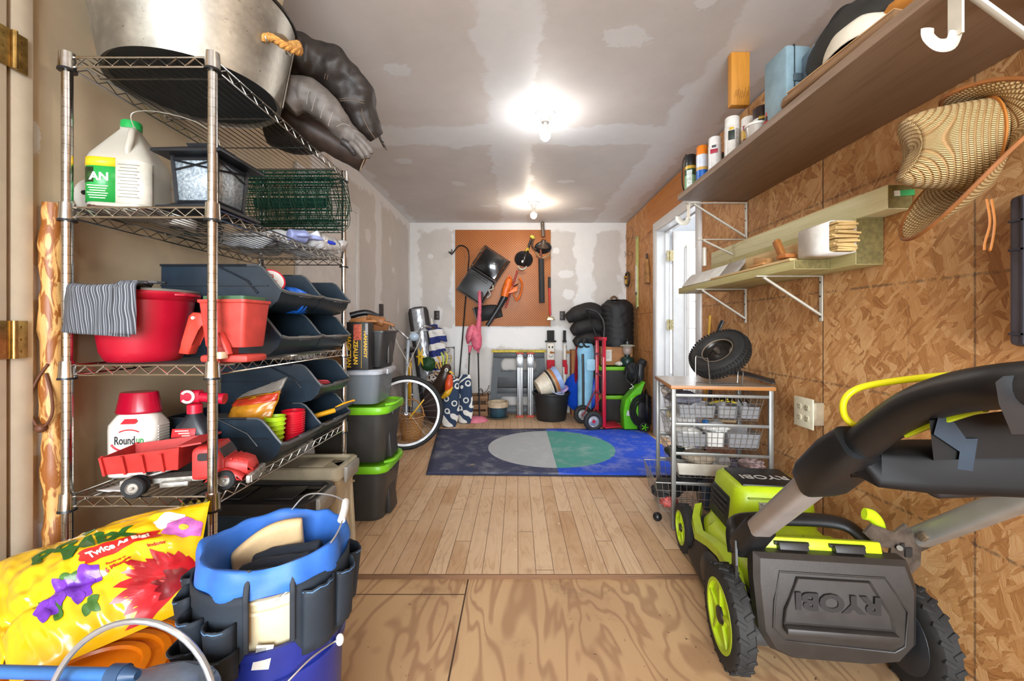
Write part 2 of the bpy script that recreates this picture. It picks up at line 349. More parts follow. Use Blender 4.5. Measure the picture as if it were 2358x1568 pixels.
b = B(); b.box((XR-.004, 3.68, 2.225), (.008, 1.36, .32)); struct(b, 'trim_1', wood('#b9742c', '#9a5a1c', 'Y', .7, .5))
b = B()
for x0, x1, z0, z1 in ((-1.45, -1.15, 0, 2.4), (1.3, 1.48, 0, 2.4), (-1.15, 1.3, 2.2, 2.4)): b.box(((x0+x1)/2, -1.75, (z0+z1)/2), (x1-x0, .1, z1-z0))
struct(b, 'wall_front', mat('#b5aca2', .7))
# ---- doors
white = mat('#dfe0e0', .35, var=.03); wpaint = mat('#d8d6d2', .4, var=.05); brass = mat('#9a7b45', .35, .9, var=.3, vs=40); dirty = mat('#b9ad85', .4, .6, var=.4, vs=60)
def door(name, m): o = bpy.data.objects.new(name, None); COL.objects.link(o); o['kind'] = 'structure'; WM[o.name] = I4; return o
def hinge(par, M, h, m, nm='hinge'):
    b = B(); b.M = M; b.box((-.017, 0, 0), (.032, .003, h)); b.box((.017, 0, 0), (.032, .003, h)); b.cyl((0, -.006, -h/2), (0, -.006, h/2), .006, seg=10)
    for s in (-1, 1):
        for k in (-1, 0, 1): b.cyl((s*.02, -.001, k*h*.33), (s*.02, -.0035, k*h*.33), .003, seg=8)
    return b.make(nm, m, par)
d1 = door('door_1', white)                                                    # the open leaf beside the camera
cream = mat('#cdbfa8', .45, var=.05)
b = B(); b.box((XL+.006, .62, 1.0), (.03, .92, 2.02), bev=.004); b.make('door_leaf', cream, d1)
b = B(); b.box((XL+.008, 1.118, 1.02), (.016, .05, 2.06), bev=.003); b.make('casing', cream, d1)
for zz in (1.80, 1.035, .30): hinge(d1, TR((XL+.024, 1.088, zz), (0, 0, rad(90))), .10, brass)
d2 = door('door_2', white)
b = B(); b.box((XL+.006, 3.0, 1.02), (.012, .86, 2.04)); b.make('door_leaf', wpaint, d2)
b = B()
b.box((XL+.01, 3.47, 1.04), (.02, .06, 2.08), bev=.004); b.box((XL+.01, 2.54, 1.04), (.02, .06, 2.08), bev=.004); b.box((XL+.0105, 3.0, 2.052), (.021, 1.0, .058), bev=.004)
b.make('casing', wpaint, d2)
d3 = door('door_3', white)
b = B()
for y0, y1, z0, z1 in ((DY0-.075, DY0+.01, 0, DZ+.075), (DY1-.01, DY1+.085, 0, DZ+.075), (DY0-.075, DY1+.085, DZ-.01, DZ+.08)): b.box((XR-.008-.001*(z0 > 1), (y0+y1)/2, (z0+z1)/2), (.018, y1-y0, z1-z0), bev=.004)
b.make('casing', white, d3)
b = B()
for y0, y1, z0, z1 in ((DY0, DY0+.02, 0, DZ), (DY1-.02, DY1, 0, DZ), (DY0, DY1, DZ-.02, DZ)):
    b.box((XR+.055, (y0+y1)/2, (z0+z1)/2), (.13-.002*(z0 > 1), y1-y0, z1-z0)); b.box((XR+.085, (y0+y1)/2, (z0+z1)/2), (.035, (y1-y0) if y1-y0 > .1 else .045, (z1-z0) if z1-z0 > .1 else .045))
b.make('jamb', white, d3)
XD, YD = XR+.125, DY1-.035                                                     # leaf swung into the side room
b = B(); L0, L1 = XD+.012, XD+.83
b.box((L0+.06, YD, 1.01), (.12, .04, 2.0), bev=.003); b.box((L0+.75, YD, 1.01), (.12, .04, 2.0), bev=.003)
b.box((L0+.405, YD, .27), (.57, .04, .52)); b.box((L0+.405, YD, 1.93), (.57, .04, .16))
b.make('door_leaf', white, d3)
b = B(); b.ring(rrect(.57, 1.36, .005, 1), rrect(.515, 1.30, .005, 1), .02, TR((L0+.405, YD-.02, 1.19), (rad(90), 0, 0))); b.make('lite_frame', wpaint, d3)
lit = G('daylit_pane'); lit.out('#ffffff', .2, Emission_Color=lin('#eef4ff'), Emission_Strength=1.6); 
b = B(); b.box((L0+.405, YD+.005, 1.19), (.56, .008, 1.31)); b.make('pane', lit.m, d3)
b = B()
for k in range(1, 5): b.box((L0+.405, YD-.008, .54+k*.262), (.53, .016, .014))
b.make('muntin', wpaint, d3)
for zz in (1.77, 1.10, .25): hinge(d3, TR((XD-.02, YD-.022, zz), (0, 0, 0)), .10, dirty)
# side room beyond
hallw = mat('#d9dde0', .7, var=.02)
b = B(); b.box((3.35, 3.9, 1.2), (.1, 4.2, 2.4)); b.box((2.4, 6.0, 1.2), (1.9, .1, 2.4)); b.box((2.4, 1.9, 1.2), (1.9, .1, 2.4)); struct(b, 'wall_beyond', hallw)
b = B(); b.box((2.42, 3.9, CEIL+.03), (1.85, 4.2, .06)); struct(b, 'ceiling_beyond', hallw)
b = B(); b.box((2.42, 3.9, -.03), (1.88, 4.2, .06)); struct(b, 'floor_beyond', mat('#b9b4ad', .5))
w1 = door('window_1', white)
b = B(); b.ring(rrect(.92, 1.72, .01, 1), rrect(.76, 1.56, .01, 1), .04, TR((2.05, 5.95, 1.2), (rad(90), 0, 0))); b.make('window_frame', white, w1)
b = B(); b.box((2.05, 5.94, 1.2), (.78, .01, 1.58)); b.make('pane', lit.m, w1)
# ---- electrical
darkbox = mat('#2a211d', .5, var=.2)
def wallbox(name, label, c, d, rz=0):
    t = thing(name, label, 'outlet', c, rz); b = B(); b.box((0, 0, 0), d, bev=.002); b.make('box', darkbox, t, local=True)
    b = B()
    for k in (-1, 1): b.box((0, -d[1]/2-.001, k*.022), (.034, .004, .028), bev=.002)
    b.make('socket', mat('#3a2d26', .4), t, local=True); return t
wallbox('outlet_box', 'dark outlet box on the back wall between striped umbrella and pegboard', P(1006, 726, YB-.012), (.066, .024, .115))
wallbox('outlet_box', 'dark outlet box on the back wall beside the black bedding', P(1295, 727, YB-.012), (.066, .024, .115))
wallbox('switch_box', 'dark switch box on the left gypsum wall above the work gloves', V((XL+.012, 4.08, 1.245)), (.066, .024, .12), rad(90))
bulb_glow = {}
for (x, y), st in BULB.items():
    warm = {2.567: (1, .97, .93), 4.39: (1, .84, .66), .70: (1, .86, .68)}[y]
    nm = {2.567: 'bare glowing bulb in white ceiling holder near the middle of the ceiling', 4.39: 'bare warm glowing bulb in white ceiling holder closest to the pegboard wall', .70: 'bare bulb in white ceiling holder above the camera'}[y]
    t = thing('ceiling_light', nm, 'light', (x, y, CEIL), group='ceiling bulbs')
    b = B(); b.lathe([(.0, 0), (.062, 0), (.062, -.008), (.05, -.016), (.03, -.02), (.026, -.055), (.0, -.055)], seg=32); b.make('lamp_holder', mat('#e6e4e0', .3, var=.02), t, local=True)
    b = B(); b.lathe([(.0, -.05), (.014, -.05), (.014, -.075), (.018, -.085), (.0242, -.10), (.030, -.115), (.026, -.1155), (0, -.1155)], seg=24); b.make('bulb_neck', mat('#d9d9d4', .3, .3), t, local=True)  # opaque neck, shaped to cut the bulb's glow on the ceiling
    b = B(); b.lathe([(.0, -.1156), (.0295, -.116), (.0325, -.126), (.033, -.134), (.028, -.152), (.016, -.165), (0, -.169)], seg=20)
    g = G('bulb_glass'); g.out('#ffffff', .3, Emission_Color=(*warm, 1), Emission_Strength=st*.30); b.make('bulb', g.m, t, local=True)
    b = B(); b.tube([(.035, -.02, -.03), (.037, -.02, -.09)], .0012, 6); b.sph((.037, -.02, -.093), .004); b.make('pull_chain', mat('#d8d2c4', .3, .6), t, local=True)
# ---- rug
g = G('rug_pile'); o = g.obj(); x, y, z = g.xyz(o); f = g.noise(o, 5, 6, .7); f2 = g.noise(o, 150, 2)
r = g.m_('SQRT', g.m_('ADD', g.m_('MULTIPLY', x, x), g.m_('MULTIPLY', y, y))); inside = g.m_('LESS_THAN', r, .556); right = g.m_('GREATER_THAN', x, 0)
c = g.mix(right, '#393d58', '#1247c4'); c2 = g.mix(right, '#aeb2b4', '#4b9587'); c = g.mix(inside, c, c2)
c = g.mix(g.m_('MULTIPLY', g.step(f, .3, .75), .28), c, '#20242e', 'MULTIPLY'); c = g.mix(g.m_('MULTIPLY', g.step(f, .45, .7), .14), c, '#ffffff', 'SCREEN')
rug_m = g.out(c, .95, f2, .4, .003)
rc = (.30, 3.66, 0); t = thing('rug', 'rectangular navy, grey, green and blue rug with a large circle on the strip floor', 'rug', rc)
b = B()
q = [(-.958, -.665), (1.02, -.72), (1.0, .66), (-1.125, .655)]
def rugf(u, v):
    a = V(q[0]).lerp(V(q[1]), u); d = V(q[3]).lerp(V(q[2]), u); s = a.lerp(d, v); return (s.x, s.y, .010+.003*nz((s.x, s.y, 0), 2.2))
b.grid(rugf, 40, 28)
b.make('pile', rug_m, t, solid=.010, local=True)
b = B(); b.tube([(x, y, .008) for x, y in q], .007, 6, True); b.make('bound_edge', mat('#23263a', .9), t, local=True)
tag(B().ext([(0, 0), (.022, .006), (.034, .02), (.012, .016)], .002, TR((-.36, 3.16, .019))).make('dry_leaf', mat('#a9885a', .8)), 'small dry tan leaf lying on the navy rug', 'leaf')
# ---- stub of lumber on the ceiling
t = thing('lumber_block', 'short orange lumber block fixed upright to the ceiling near the long shelf', 'wood block', (1.078, 1.99, 2.143))
b = B(); b.box((0, .018, .128), (.089, .036, .256), bev=.002); b.make('block', wood('#c9892f', '#a86a1f', 'Z', .8), t, local=True)
g = G('pencil_marks'); g.out('#4a2a10', .8)
b = B()
for k in range(9): a = V((-.03+.008*k, -.0008, .03+.02*random.random())); b.tube([a, a+V((.006, 0, .03+.02*random.random()))], .0007, 4)
b.make('pencil_mark', g.m, t, local=True)
# ================================================================ wire shelving unit against the left wall
chrome = mat('#c9c6c0', .18, 1, var=.12, vs=30); blackp = mat('#16181b', .38, var=.2); darkp = mat('#1f2a33', .35, var=.15)
RX0, RX1, RY0, RY1 = -1.266, -.857, 1.161, 2.04
SZ = (1.8275, 1.405, .961, .591)
rack = thing('wire_shelving_unit', 'chrome wire shelving unit with four shelves against the left wall', 'shelving', ((RX0+RX1)/2, (RY0+RY1)/2, -.02))
prof = [(0, .0), (.017, .0), (.017, .012), (.0125, .014)]
for k in range(1, 71): prof += [(.0125, k*.0258-.0006), (.0114, k*.0258), (.0125, k*.0258+.0006)]
prof += [(.0125, 1.845), (.013, 1.846), (.013, 1.858), (0, 1.86)]
post = None
for x in (RX0, RX1):
    for y in (RY0, RY1):
        b = B(); b.lathe(prof, (x, y, -.02), 16); o = b.make('post', chrome, rack, ang=30)
for z in SZ:
    b = B(); wr = .0028
    c4 = [(RX0, RY0), (RX1, RY0), (RX1, RY1), (RX0, RY1)]
    for i in range(4):
        a, c = c4[i], c4[(i+1) % 4]; L = math.dist(a, c); n = max(2, round(L/.062)); d = V((c[0]-a[0], c[1]-a[1], 0))/L
        A = V((*a, z)); C = V((*c, z))
        b.tube([A, C], wr, 6); b.tube([A-V((0, 0, .027)), C-V((0, 0, .027))], wr, 6)
        zz = []
        for k in range(n*2+1):
            t = .025+(L-.05)*k/(n*2); zz.append(A+d*t-V((0, 0, .003 if k % 2 else .024)))
        b.tube(zz, .0022, 5)
    sh = b.make('shelf', chrome, rack)
    b = B(); n = 17
    for k in range(1, n): x = RX0+(RX1-RX0)*k/n; b.tube([(x, RY0, z-.002), (x, RY1, z-.002)], .0016, 5)
    for y in (1.252, 1.491, 1.73, 1.96): b.tube([(RX0, y, z-.006), (RX1, y, z-.006)], .0026, 5)
    b.make('deck_wires', mat('#8f8d89', .3, 1), sh)
    for x, y in c4:
        b = B(); b.lathe([(.0126, -.034), (.0195, -.034), (.0172, .012), (.0126, .012)], (x, y, z), 20); b.make('corner_collar', chrome, sh)
        b = B(); b.lathe([(.0126, -.040), (.0215, -.040), (.0205, -.034), (.0126, -.034)], (x, y, z), 20); b.make('corner_sleeve', blackp, sh)
T1, T2, T3, T4 = [z+.003 for z in SZ]
# ---- galvanised tub
g = G('galvanised_steel'); o = g.obj(); v = g.vor(o, 55); n = g.noise(o, 7, 5, .65)
col = g.mix(g.step(n, .3, .7), '#8c8981', '#b9b5aa'); col = g.mix(g.m_('MULTIPLY', v.outputs['Distance'], .4), col, '#8b8880'); sp = g.m_('GREATER_THAN', g.noise(o, 60, 4, .7), .66)
col = g.mix(g.m_('MULTIPLY', sp, .55), col, '#5d5548')
galv = g.out(col, g.m_('ADD', .32, g.m_('MULTIPLY', n, .22)), v.outputs['Distance'], .06, .002, Metallic=.85)
tx, ty = -1.04, 1.35
t = thing('galvanized_tub', 'round galvanized steel tub with rope handles on top of the wire shelving', 'tub', (tx, ty, T1))
b = B(); b.lathe([(0, .012), (.218, .012), (.230, .004), (.232, .0), (.235, .02), (.277, .265), (.279, .268), (.275, .268), (.232, .03), (0, .02)], seg=64); b.make('body', galv, t, local=True)
b = B(); b.lathe([(0, .011), (.222, .011), (.222, .0125), (0, .0125)], seg=48); b.make('bottom_panel', mat('#3f4449', .55, .6), t, local=True)
b = B(); b.torus((0, 0, .269), .279, .006, seg=64); b.make('rolled_rim', mat('#33312e', .4, .7), t, local=True)
b = B(); b.box((.229, .118, .135), (.003, .01, .25), (0, rad(9.6), rad(27))); b.make('side_seam', galv, t, local=True)
rope = stripes(['#b27f3c', '#d3a562', '#8d5a22'], 'Z', .010, .9, .02)
for s in (1, -1):
    a0 = .02 if s > 0 else pi-.15
    pp = [V((.268*cos(a0+s*q), .268*sin(a0+s*q), zz)) + V((cos(a0), sin(a0), 0))*k for q, zz, k in ((.20, .20, -.012), (.20, .202, .012), (.16, .195, .035), (0, .145, .055), (-.2, .125, .045), (-.25, .142, .012), (-.25, .14, -.012))]
    pp = smoothpath(pp, 8); b = B()
    for k in range(3):
        q = [p_ + V((0, .0065*cos(i*.75+k*2.09), .0065*sin(i*.75+k*2.09))) for i, p_ in enumerate(pp)]; b.tube(q, .0075, 8)
    b.make('rope_handle', mat('#b88442', .95, var=.35, vs=90, bump=.4, bsc=300), t, local=True)
    for q in (.20, -.25): p_ = V((.267*cos(a0+s*q), .267*sin(a0+s*q), .18 if q > 0 else .14)); B().torus(p_, .011, .003, ax=(cos(a0), sin(a0), 0), seg=16).make('grommet', galv, t, local=True)
t = thing('plastic_liner_bin', 'cream plastic bin standing inside the galvanized tub', 'bin', (-1.03, 1.36, T1+.024))
b = B(); b.lathe([(0, 0), (.17, 0), (.235, .45), (.243, .45), (.243, .462), (.232, .462), (.165, .008), (0, .008)], seg=48); b.make('body', mat('#d9c9a6', .45), t, local=True)
# ---- leather pile beside the tub
lea = mat('#2a231f', .58, var=.35, vs=20, bump=.35, bsc=120); grl = mat('#5d5651', .6, var=.22, vs=25, bump=.45, bsc=70); brl = mat('#3a2c25', .55, var=.3, vs=22, bump=.3, bsc=100); stitch = mat('#c9bfae', .7)
def softtube(b, pts, rs, k=20, wob=.12, sc=11, seed=0, flat=1, n=7):
    pp = smoothpath(pts, n); m = len(pp); rr = []
    for i in range(m):
        q = i/(m-1)*(len(rs)-1); j = min(int(q), len(rs)-2); t_ = q-j; t_ = t_*t_*(3-2*t_); rr.append(rs[j]*(1-t_)+rs[j+1]*t_)
    e0 = len(b.bm.verts); b.tube(pp, rr, k, flat=flat); b.bm.verts.ensure_lookup_table()
    for i in range(e0, len(b.bm.verts)):
        v = b.bm.verts[i]; r = rr[min((i-e0)//k, m-1)]; d = (v.co-pp[min((i-e0)//k, m-1)])
        v.co += d*(wob*nz(v.co, sc, seed)+wob*.5*nz(v.co, sc*2.7, seed+1))
    return b
t = thing('leather_jacket', 'dark brown leather jacket heaped on the top shelf behind the tub', 'jacket', (-.95, 1.8, T1))
b = B(); softtube(b, [P(640, 110, 1.62), P(700, 135, 1.68), P(765, 160, 1.72), P(815, 215, 1.76), P(840, 275, 1.80), P(868, 318, 1.84)], [.07, .09, .085, .075, .06, .035], 30, .30, 13, 1, n=11)
b.make('body', lea, t, sub=1)
b = B(); softtube(b, [(-1.08, 1.78, 1.93), (-.98, 1.80, 1.93), (-.86, 1.82, 1.935)], [.07, .10, .085], 22, .12, 8, 2); b.make('folded_back', lea, t, sub=1)
b = B()
for pts in ([(757, 150), (750, 168), (747, 182)], [(762, 152), (756, 170), (753, 184)], [(782, 228), (806, 226), (838, 232)], [(783, 233), (806, 231), (838, 238)], [(833, 250), (836, 270), (852, 302), (880, 340)]): b.tube(smoothpath([P(x, y, 1.655+.0002*(x-750)) for x, y in pts], 5), .0011, 5)
b.make('stitch_line', mat('#6b5a49', .7), t)
b = B(); 
for i in range(26): p_ = P(862+.8*i, 300+1.5*i, 1.80); b.tube([p_, p_+V((.018, 0, -.008-.012*random.random()))], .0012, 4)
b.make('fringe', lea, t)
t = thing('padded_work_glove', 'long grey padded leather welding glove hanging over the edge of the top shelf', 'glove', P(700, 250, 1.62))
b = B(); softtube(b, [P(655, 240, 1.54), P(690, 215, 1.55), P(735, 235, 1.56), P(775, 280, 1.58), P(800, 305, 1.60), P(822, 325, 1.61), P(838, 338, 1.615)], [.055, .062, .056, .047, .040, .036, .022], 26, .17, 20, 4, n=9); b.make('sleeve', grl, t, sub=1)
for k, (a, c, r) in enumerate((((800, 300), (838, 322), .0125), ((815, 310), (852, 345), .013), ((818, 322), (846, 356), .013), ((808, 328), (834, 358), .012), ((788, 325), (814, 350), .013))):
    b = B(); A, C = P(*a, 1.585), P(*c, 1.60); mdl = A.lerp(C, .55)+V((0, -.008, .006)); softtube(b, [A, mdl, C, C+(C-mdl)*.15-V((0, 0, .01))], [r*1.15, r*1.1, r, r*.5], 12, .06, 30, k, n=5); b.make('finger' if k < 4 else 'thumb', grl if k != 4 else mat('#2b2624', .5), t, sub=1)
b = B()
for pts in ([(712, 208), (708, 222), (706, 240)], [(728, 222), (722, 238), (718, 256)], [(748, 240), (742, 256), (738, 272)], [(766, 258), (760, 275), (756, 290)], [(775, 292), (790, 285), (806, 290)]): b.tube(smoothpath([P(x, y, 1.494) for x, y in pts], 5), .0009, 5)
b.make('quilt_stitch', mat('#8e867e', .7), t)
t = thing('leather_roll', 'rolled brown leather apron with pale piping under the grey glove', 'leather roll', P(720, 330, 1.76))
b = B(); a, c = P(655, 268, 1.70), P(838, 372, 1.83); ax = (c-a).normalized(); F = frame(ax)
def rollf(u, v):
    th = u*2*pi*1.8+.5; r = .058-.019*u; q = a.lerp(c, v); return q+F @ V((r*cos(th)*1.15, r*sin(th)*.9, 0))+V((0, 0, .006*nz((u*3, v*5, 0), 2)))
b.grid(rollf, 60, 22); b.make('rolled_hide', brl, t, solid=.004)
b = B(); b.tube([rollf(i/60, 1.004) for i in range(61)], .0023, 6); b.make('piping', stitch, t)
# ---- second shelf
g = G('milky_plastic'); milky = g.out('#bdb8ab', .35, Alpha=.82, Subsurface_Weight=.1)
jx, jy = -1.192, 1.275
t = thing('weed_killer_jug', 'translucent gallon jug with green cap and green and white label on the second shelf', 'jug', (jx, jy, T2), rad(14))
b = B(); rings = []
for s, z in ((.068, 0), (.078, .006), (.08, .02), (.08, .155), (.076, .168), (.055, .205), (.032, .245), (.022, .262), (.021, .275)):
    rings.append([(x, y, z) for x, y in rrect(2*s, 2*s, min(s*.45, .9*s), 5)])
b.loft(rings); b.make('body', milky, t, local=True)
b = B(); rings = [[(x, y, z) for x, y in rrect(2*.0788, 2*.0788, .034, 5)] for z in (.008, .03)]; b.loft(rings); b.make('liquid', mat('#4a2c22', .3), t, local=True)
b = B(); b.lathe([(0, .268), (.026, .268), (.026, .288), (.024, .292), (0, .292)], seg=28); b.make('cap', mat('#1f9a4a', .35), t, local=True)
b = B(); b.tube(smoothpath([(.022, -.03, .255), (.03, -.052, .245), (.034, -.066, .215), (.03, -.070, .185), (.028, -.066, .165)], 5), .009, 10); b.make('handle', milky, t, local=True)
lab = rrect(2*.0808, 2*.0808, .035, 8)
def wrap(lst, z0, z1, off, nm, m):
    b = B(); b.loft([[(x*off, y*off, z) for x, y in lst] for z in (z0, z1)], False, False); return b.make(nm, m, t, local=True, solid=.0006)
fr_ = [q for q in lab if q[1] < -.03 and q[0] < .006]+[(.006, -.0808)]
bk_ = [(.006, -.0808)]+[q for q in lab if q[1] < .02 and q[0] > .006]
fr_.sort(key=lambda q: q[0]-abs(q[1])*0+(-.2 if q[0] < -.079 and q[1] > -.05 else 0)); fr_ = sorted(fr_, key=lambda q: math.atan2(q[1], q[0])); bk_ = sorted(bk_, key=lambda q: math.atan2(q[1], q[0]))
wrap(fr_, .022, .150, 1.004, 'label_front', mat('#1f9440', .35, var=.1)); wrap(fr_, .126, .152, 1.008, 'label_band', mat('#e0b81f', .4)); wrap(bk_, .022, .150, 1.003, 'label_back', mat('#d8d2c2', .5))
wrap([q for q in fr_ if q[0] < -.01], .078, .122, 1.010, 'label_picture', mat('#28401f', .4, var=.5, vs=60))
Mj = TR((-.032, -.0825, .094), (rad(90), 0, 0)); MJ = WM[t.name]
text('AN', .032, MJ @ Mj, mat('#f1f1e6', .5), t, bold=.001)
b = B()
for k in range(6): b.box((-.036, -.0826, .068-.007*k), (.05-.006*(k % 3), .0006, .0026))
b.make('small_print', mat('#cfe8c0', .5), t, local=True)
b = B()
for k in range(11): b.box((.038, -.0824, .135-.0095*k), (.052-.01*(k % 2), .0006, .0016))
b.make('fine_print', mat('#77736a', .5), t, local=True)
b = B(); b.tube(smoothpath([(.024, -.03, .262), (.03, -.05, .30), (.08, -.02, .326), (.16, .02, .325), (.205, .05, .298), (.215, .06, .27)], 8), .0016, 6); b.make('wire_bail', mat('#b5b2a4', .4, .5), t, local=True)
t = thing('white_birdhouse_pot', 'white plastic pot with a dark hole at the wall end of the second shelf', 'pot', (-1.298, 1.27, T2)); 
b = B(); b.sph((0, 0, .058), (.045, .05, .058)); b.make('body', mat('#c9c4ba', .5), t, local=True); b = B(); b.sph((.012, -.042, .06), (.012, .008, .009)); b.make('hole', mat('#221d1a', .8), t, local=True)
t = thing('white_reel', 'round white reel with a black hub seen under the second shelf', 'reel', (-1.155, 1.40, T2)); b = B(); b.lathe([(0, 0), (.05, 0), (.055, .01), (.055, .05), (.05, .06), (0, .06)]); b.make('body', mat('#d2cec4', .5), t, local=True); b = B(); b.lathe([(0, -.002), (.02, -.002), (.022, .004), (0, .004)]); b.make('hub', blackp, t, local=True)
lx, ly = -.935, 1.262
t = thing('porch_lantern', 'black square lantern with seeded glass panes beside the jug on the second shelf', 'lantern', (lx, ly, T2))
lm_ = mat('#1c1f24', .42, .3, var=.2)
def frust(b, s0, z0, s1, z1): b.loft([[(sx*s, sy*s, z) for sx, sy in ((1, 1), (-1, 1), (-1, -1), (1, -1))] for s, z in ((s0, z0), (s1, z1))])
b = B(); frust(b, .092, 0, .092, .008); frust(b, .085, .008, .062, .022); b.make('base', lm_, t, local=True)
b = B(); frust(b, .1, .158, .1, .163); frust(b, .1, .163, .098, .168); frust(b, .098, .168, .04, .196); frust(b, .04, .196, .044, .204); frust(b, .044, .204, .012, .214); b.make('roof', lm_, t, local=True)
b = B()
for sx in (1, -1):
    for sy in (1, -1): b.tube([(sx*.058, sy*.058, .02), (sx*.066, sy*.066, .16)], .006, 4)
for s, z in ((.059, .026), (.0655, .15)): b.tube([(x*s, y*s, z) for x, y in ((1, 1), (-1, 1), (-1, -1), (1, -1))], .005, 4, True)
for sg in (1, -1):
    for ax in (0, 1):
        for e in (1, -1):
            p0, p1 = [-.06*e, sg*.064, .118], [.062*e, sg*.066, .146]
            if ax: p0[0], p0[1] = p0[1], p0[0]; p1[0], p1[1] = p1[1], p1[0]
            b.tube([p0, p1], .0028, 4)
b.make('frame', lm_, t, local=True)
g = G('seeded_glass'); o = g.obj(); f = g.noise(o, 120, 3, .7); gl = g.out(g.ramp(f, [(.3, '#76828c'), (.5, '#aab8c2'), (.7, '#e2ecf2')]), .14, f, .5, .004, Alpha=.75, Coat_Weight=.5)
b = B()
for a in range(4): b.M = Matrix.Rotation(a*pi/2, 4, 'Z'); b.add([(-.055, -.055, .024), (.055, -.055, .024), (.062, -.062, .156), (-.062, -.062, .156)], [(0, 1, 2, 3)])
b.make('pane', gl, t, local=True, solid=.003)
t = thing('wire_coil', 'small coil of dark green garden wire between the jug and the lantern', 'wire coil', (-1.235, 1.62, T2)); b = B()
for k in range(12): b.torus((0, 0, .006+.0085*k), .062+.006*sin(k*2.3), .0022, seg=28, k=5, ax=(.08*sin(k), .08*cos(k*1.7), 1))
b.make('loops', mat('#26301f', .5), t, local=True)
t = thing('folded_plastic_sheet', 'crumpled clear and white plastic sheet lying under the wire fencing roll', 'plastic sheet', (-.98, 1.86, T2))
b = B()
def shf(u, v): return (-.27+.42*u, -.13+.27*v, .035+.03*nz((u*3, v*3, 0), 1.6, 3)+.014*nz((u*9, v*9, 0), 1.3))
b.grid(shf, 30, 22); b.make('sheet', mat('#cfd2d4', .25), t, local=True, solid=.05)
t = thing('wire_fencing_roll', 'roll of dark green welded wire garden fencing lying on the second shelf', 'wire roll', (-1.02, 1.86, T2+.082))
gw = mat('#123a2c', .35, .2, var=.3, vs=40); b = B(); L = .43; turns = 4.6
def spr(q): th = q*2*pi*turns; r = .142-.062*q; return r, th
for xk in [i/9 for i in range(10)]:
    pts = []
    for i in range(170): r, th = spr(i/169); pts.append((-L/2+L*xk+.004*sin(i*.9+xk*9), r*cos(th)*1.0, .14+r*sin(th)))
    b.tube(pts, .0017, 4)
for i in range(104): r, th = spr(i/103); b.tube([(-L/2, r*cos(th), .14+r*sin(th)), (L/2, r*cos(th+.03), .14+r*sin(th+.03))], .0016, 4)
b.make('welded_mesh', gw, t, local=True)
b = B()
b.lathe([(.020, -L/2+.06), (.024, -L/2+.06), (.024, L/2-.06), (.020, L/2-.06)], (0, 0, .14), 32, (1, 0, 0)); b.make('core_wrap', mat('#173a31', .4, var=.3), t, local=True)
def glove(name, label, pts, m, group=None):
    t = thing(name, label, 'glove', pts[0]); b = B(); softtube(b, [V(pts[0]), V(pts[1])], [.022, .03], 16, .1, 20, 5); a = V(pts[1]); d = (V(pts[1])-V(pts[0])).normalized(); s_ = d.cross(V((0, 0, 1))).normalized()
    b.make('palm', m, t, sub=1)
    for k in (-1.5, -.5, .5, 1.5):
        b = B(); q = a+s_*.014*k; softtube(b, [q-d*.01, q+d*.035+s_*.004*k, q+d*(.065-abs(k)*.006)+s_*.006*k-V((0, 0, .004))], [.0095, .009, .006], 10, .05, 30, k); b.make('finger', m, t, sub=1)
    b = B(); q = V(pts[0])+d*.02+s_*.024; softtube(b, [q, q+d*.02+s_*.018, q+d*.045+s_*.02], [.010, .0095, .006], 10, .05); b.make('thumb', m, t, sub=1)
glove('rubber_glove', 'bright blue rubber work glove at the far end of the second shelf', [(-.90, 1.735, T2+.03), (-.865, 1.81, T2+.035)], mat('#2238b8', .5, var=.2))
glove('rubber_glove', 'blue and white rubber work glove lying just ahead of the other blue glove', [(-.91, 1.64, T2+.03), (-.872, 1.70, T2+.032)], mat('#8d97c4', .5, var=.3))
# ---- third shelf
bx, by = -1.165, 1.290
red = mat('#a80a26', .38, var=.08)
t = thing('red_bucket', 'bright red plastic planter bucket with a striped towel over its rim', 'bucket', (bx, by, T3))
b = B(); b.lathe([(0, 0), (.085, 0), (.092, .006), (.103, .03), (.122, .165), (.125, .185), (.138, .196), (.141, .205), (.138, .212), (.124, .205), (.117, .165), (.09, .012), (0, .008)], seg=56); b.make('body', red, t, local=True)
for s in (1, -1):
    b = B(); b.ext([(0, -.05), (.018, -.032), (.022, 0), (.018, .032), (0, .05)], .007, TR((s*.134, 0, .199), (0, 0, 0 if s > 0 else pi)), .002); b.make('lift_tab', red, t, local=True)
b = B(); b.lathe([(.118, .203), (.139, .212), (.141, .216), (.137, .219), (.11, .216), (0, .213), (0, .205)], (0, .0, 0), 48, a0=-.9, a1=1.9); b.make('grey_lid', mat('#7d7a70', .5), t, local=True)
tw = stripes(['#3c3e44', '#8b8f96', '#3c3e44', '#74777e', '#44464c'], 'X', .0115, .95, .004, .5)
t = thing('striped_towel', 'grey and white striped cloth towel folded over the front of the red bucket', 'towel', (bx-.03, by-.15, T3+.12))
b = B()
def twf(u, v):
    dx = -.105+.20*u; R = .150+.006*(1-v); s = v*.235; ang = math.asin(max(-.95, min(.95, (dx)/R))); yo = -R*cos(ang)
    if s < .09: y_, z_ = yo+(.09-s), T3+.222
    elif s < .11: q = (s-.09)/.02*pi/2; y_, z_ = yo-.012*sin(q), T3+.222-.012*(1-cos(q))
    else: y_, z_ = yo-.012+.05*(s-.11)*.6, T3+.21-(s-.11)*(1+.12*(u-.5))
    return (bx+dx-(.02*v), by+y_+.006*sin(u*9+v*3)+.004*nz((u*5, v*4, 1), 1.5), z_+.006*sin(u*7+1)*(1-v)+.012*(u > .86)*(1-v))
b.grid(twf, 36, 34); b.make('cloth', tw, t, solid=.007)
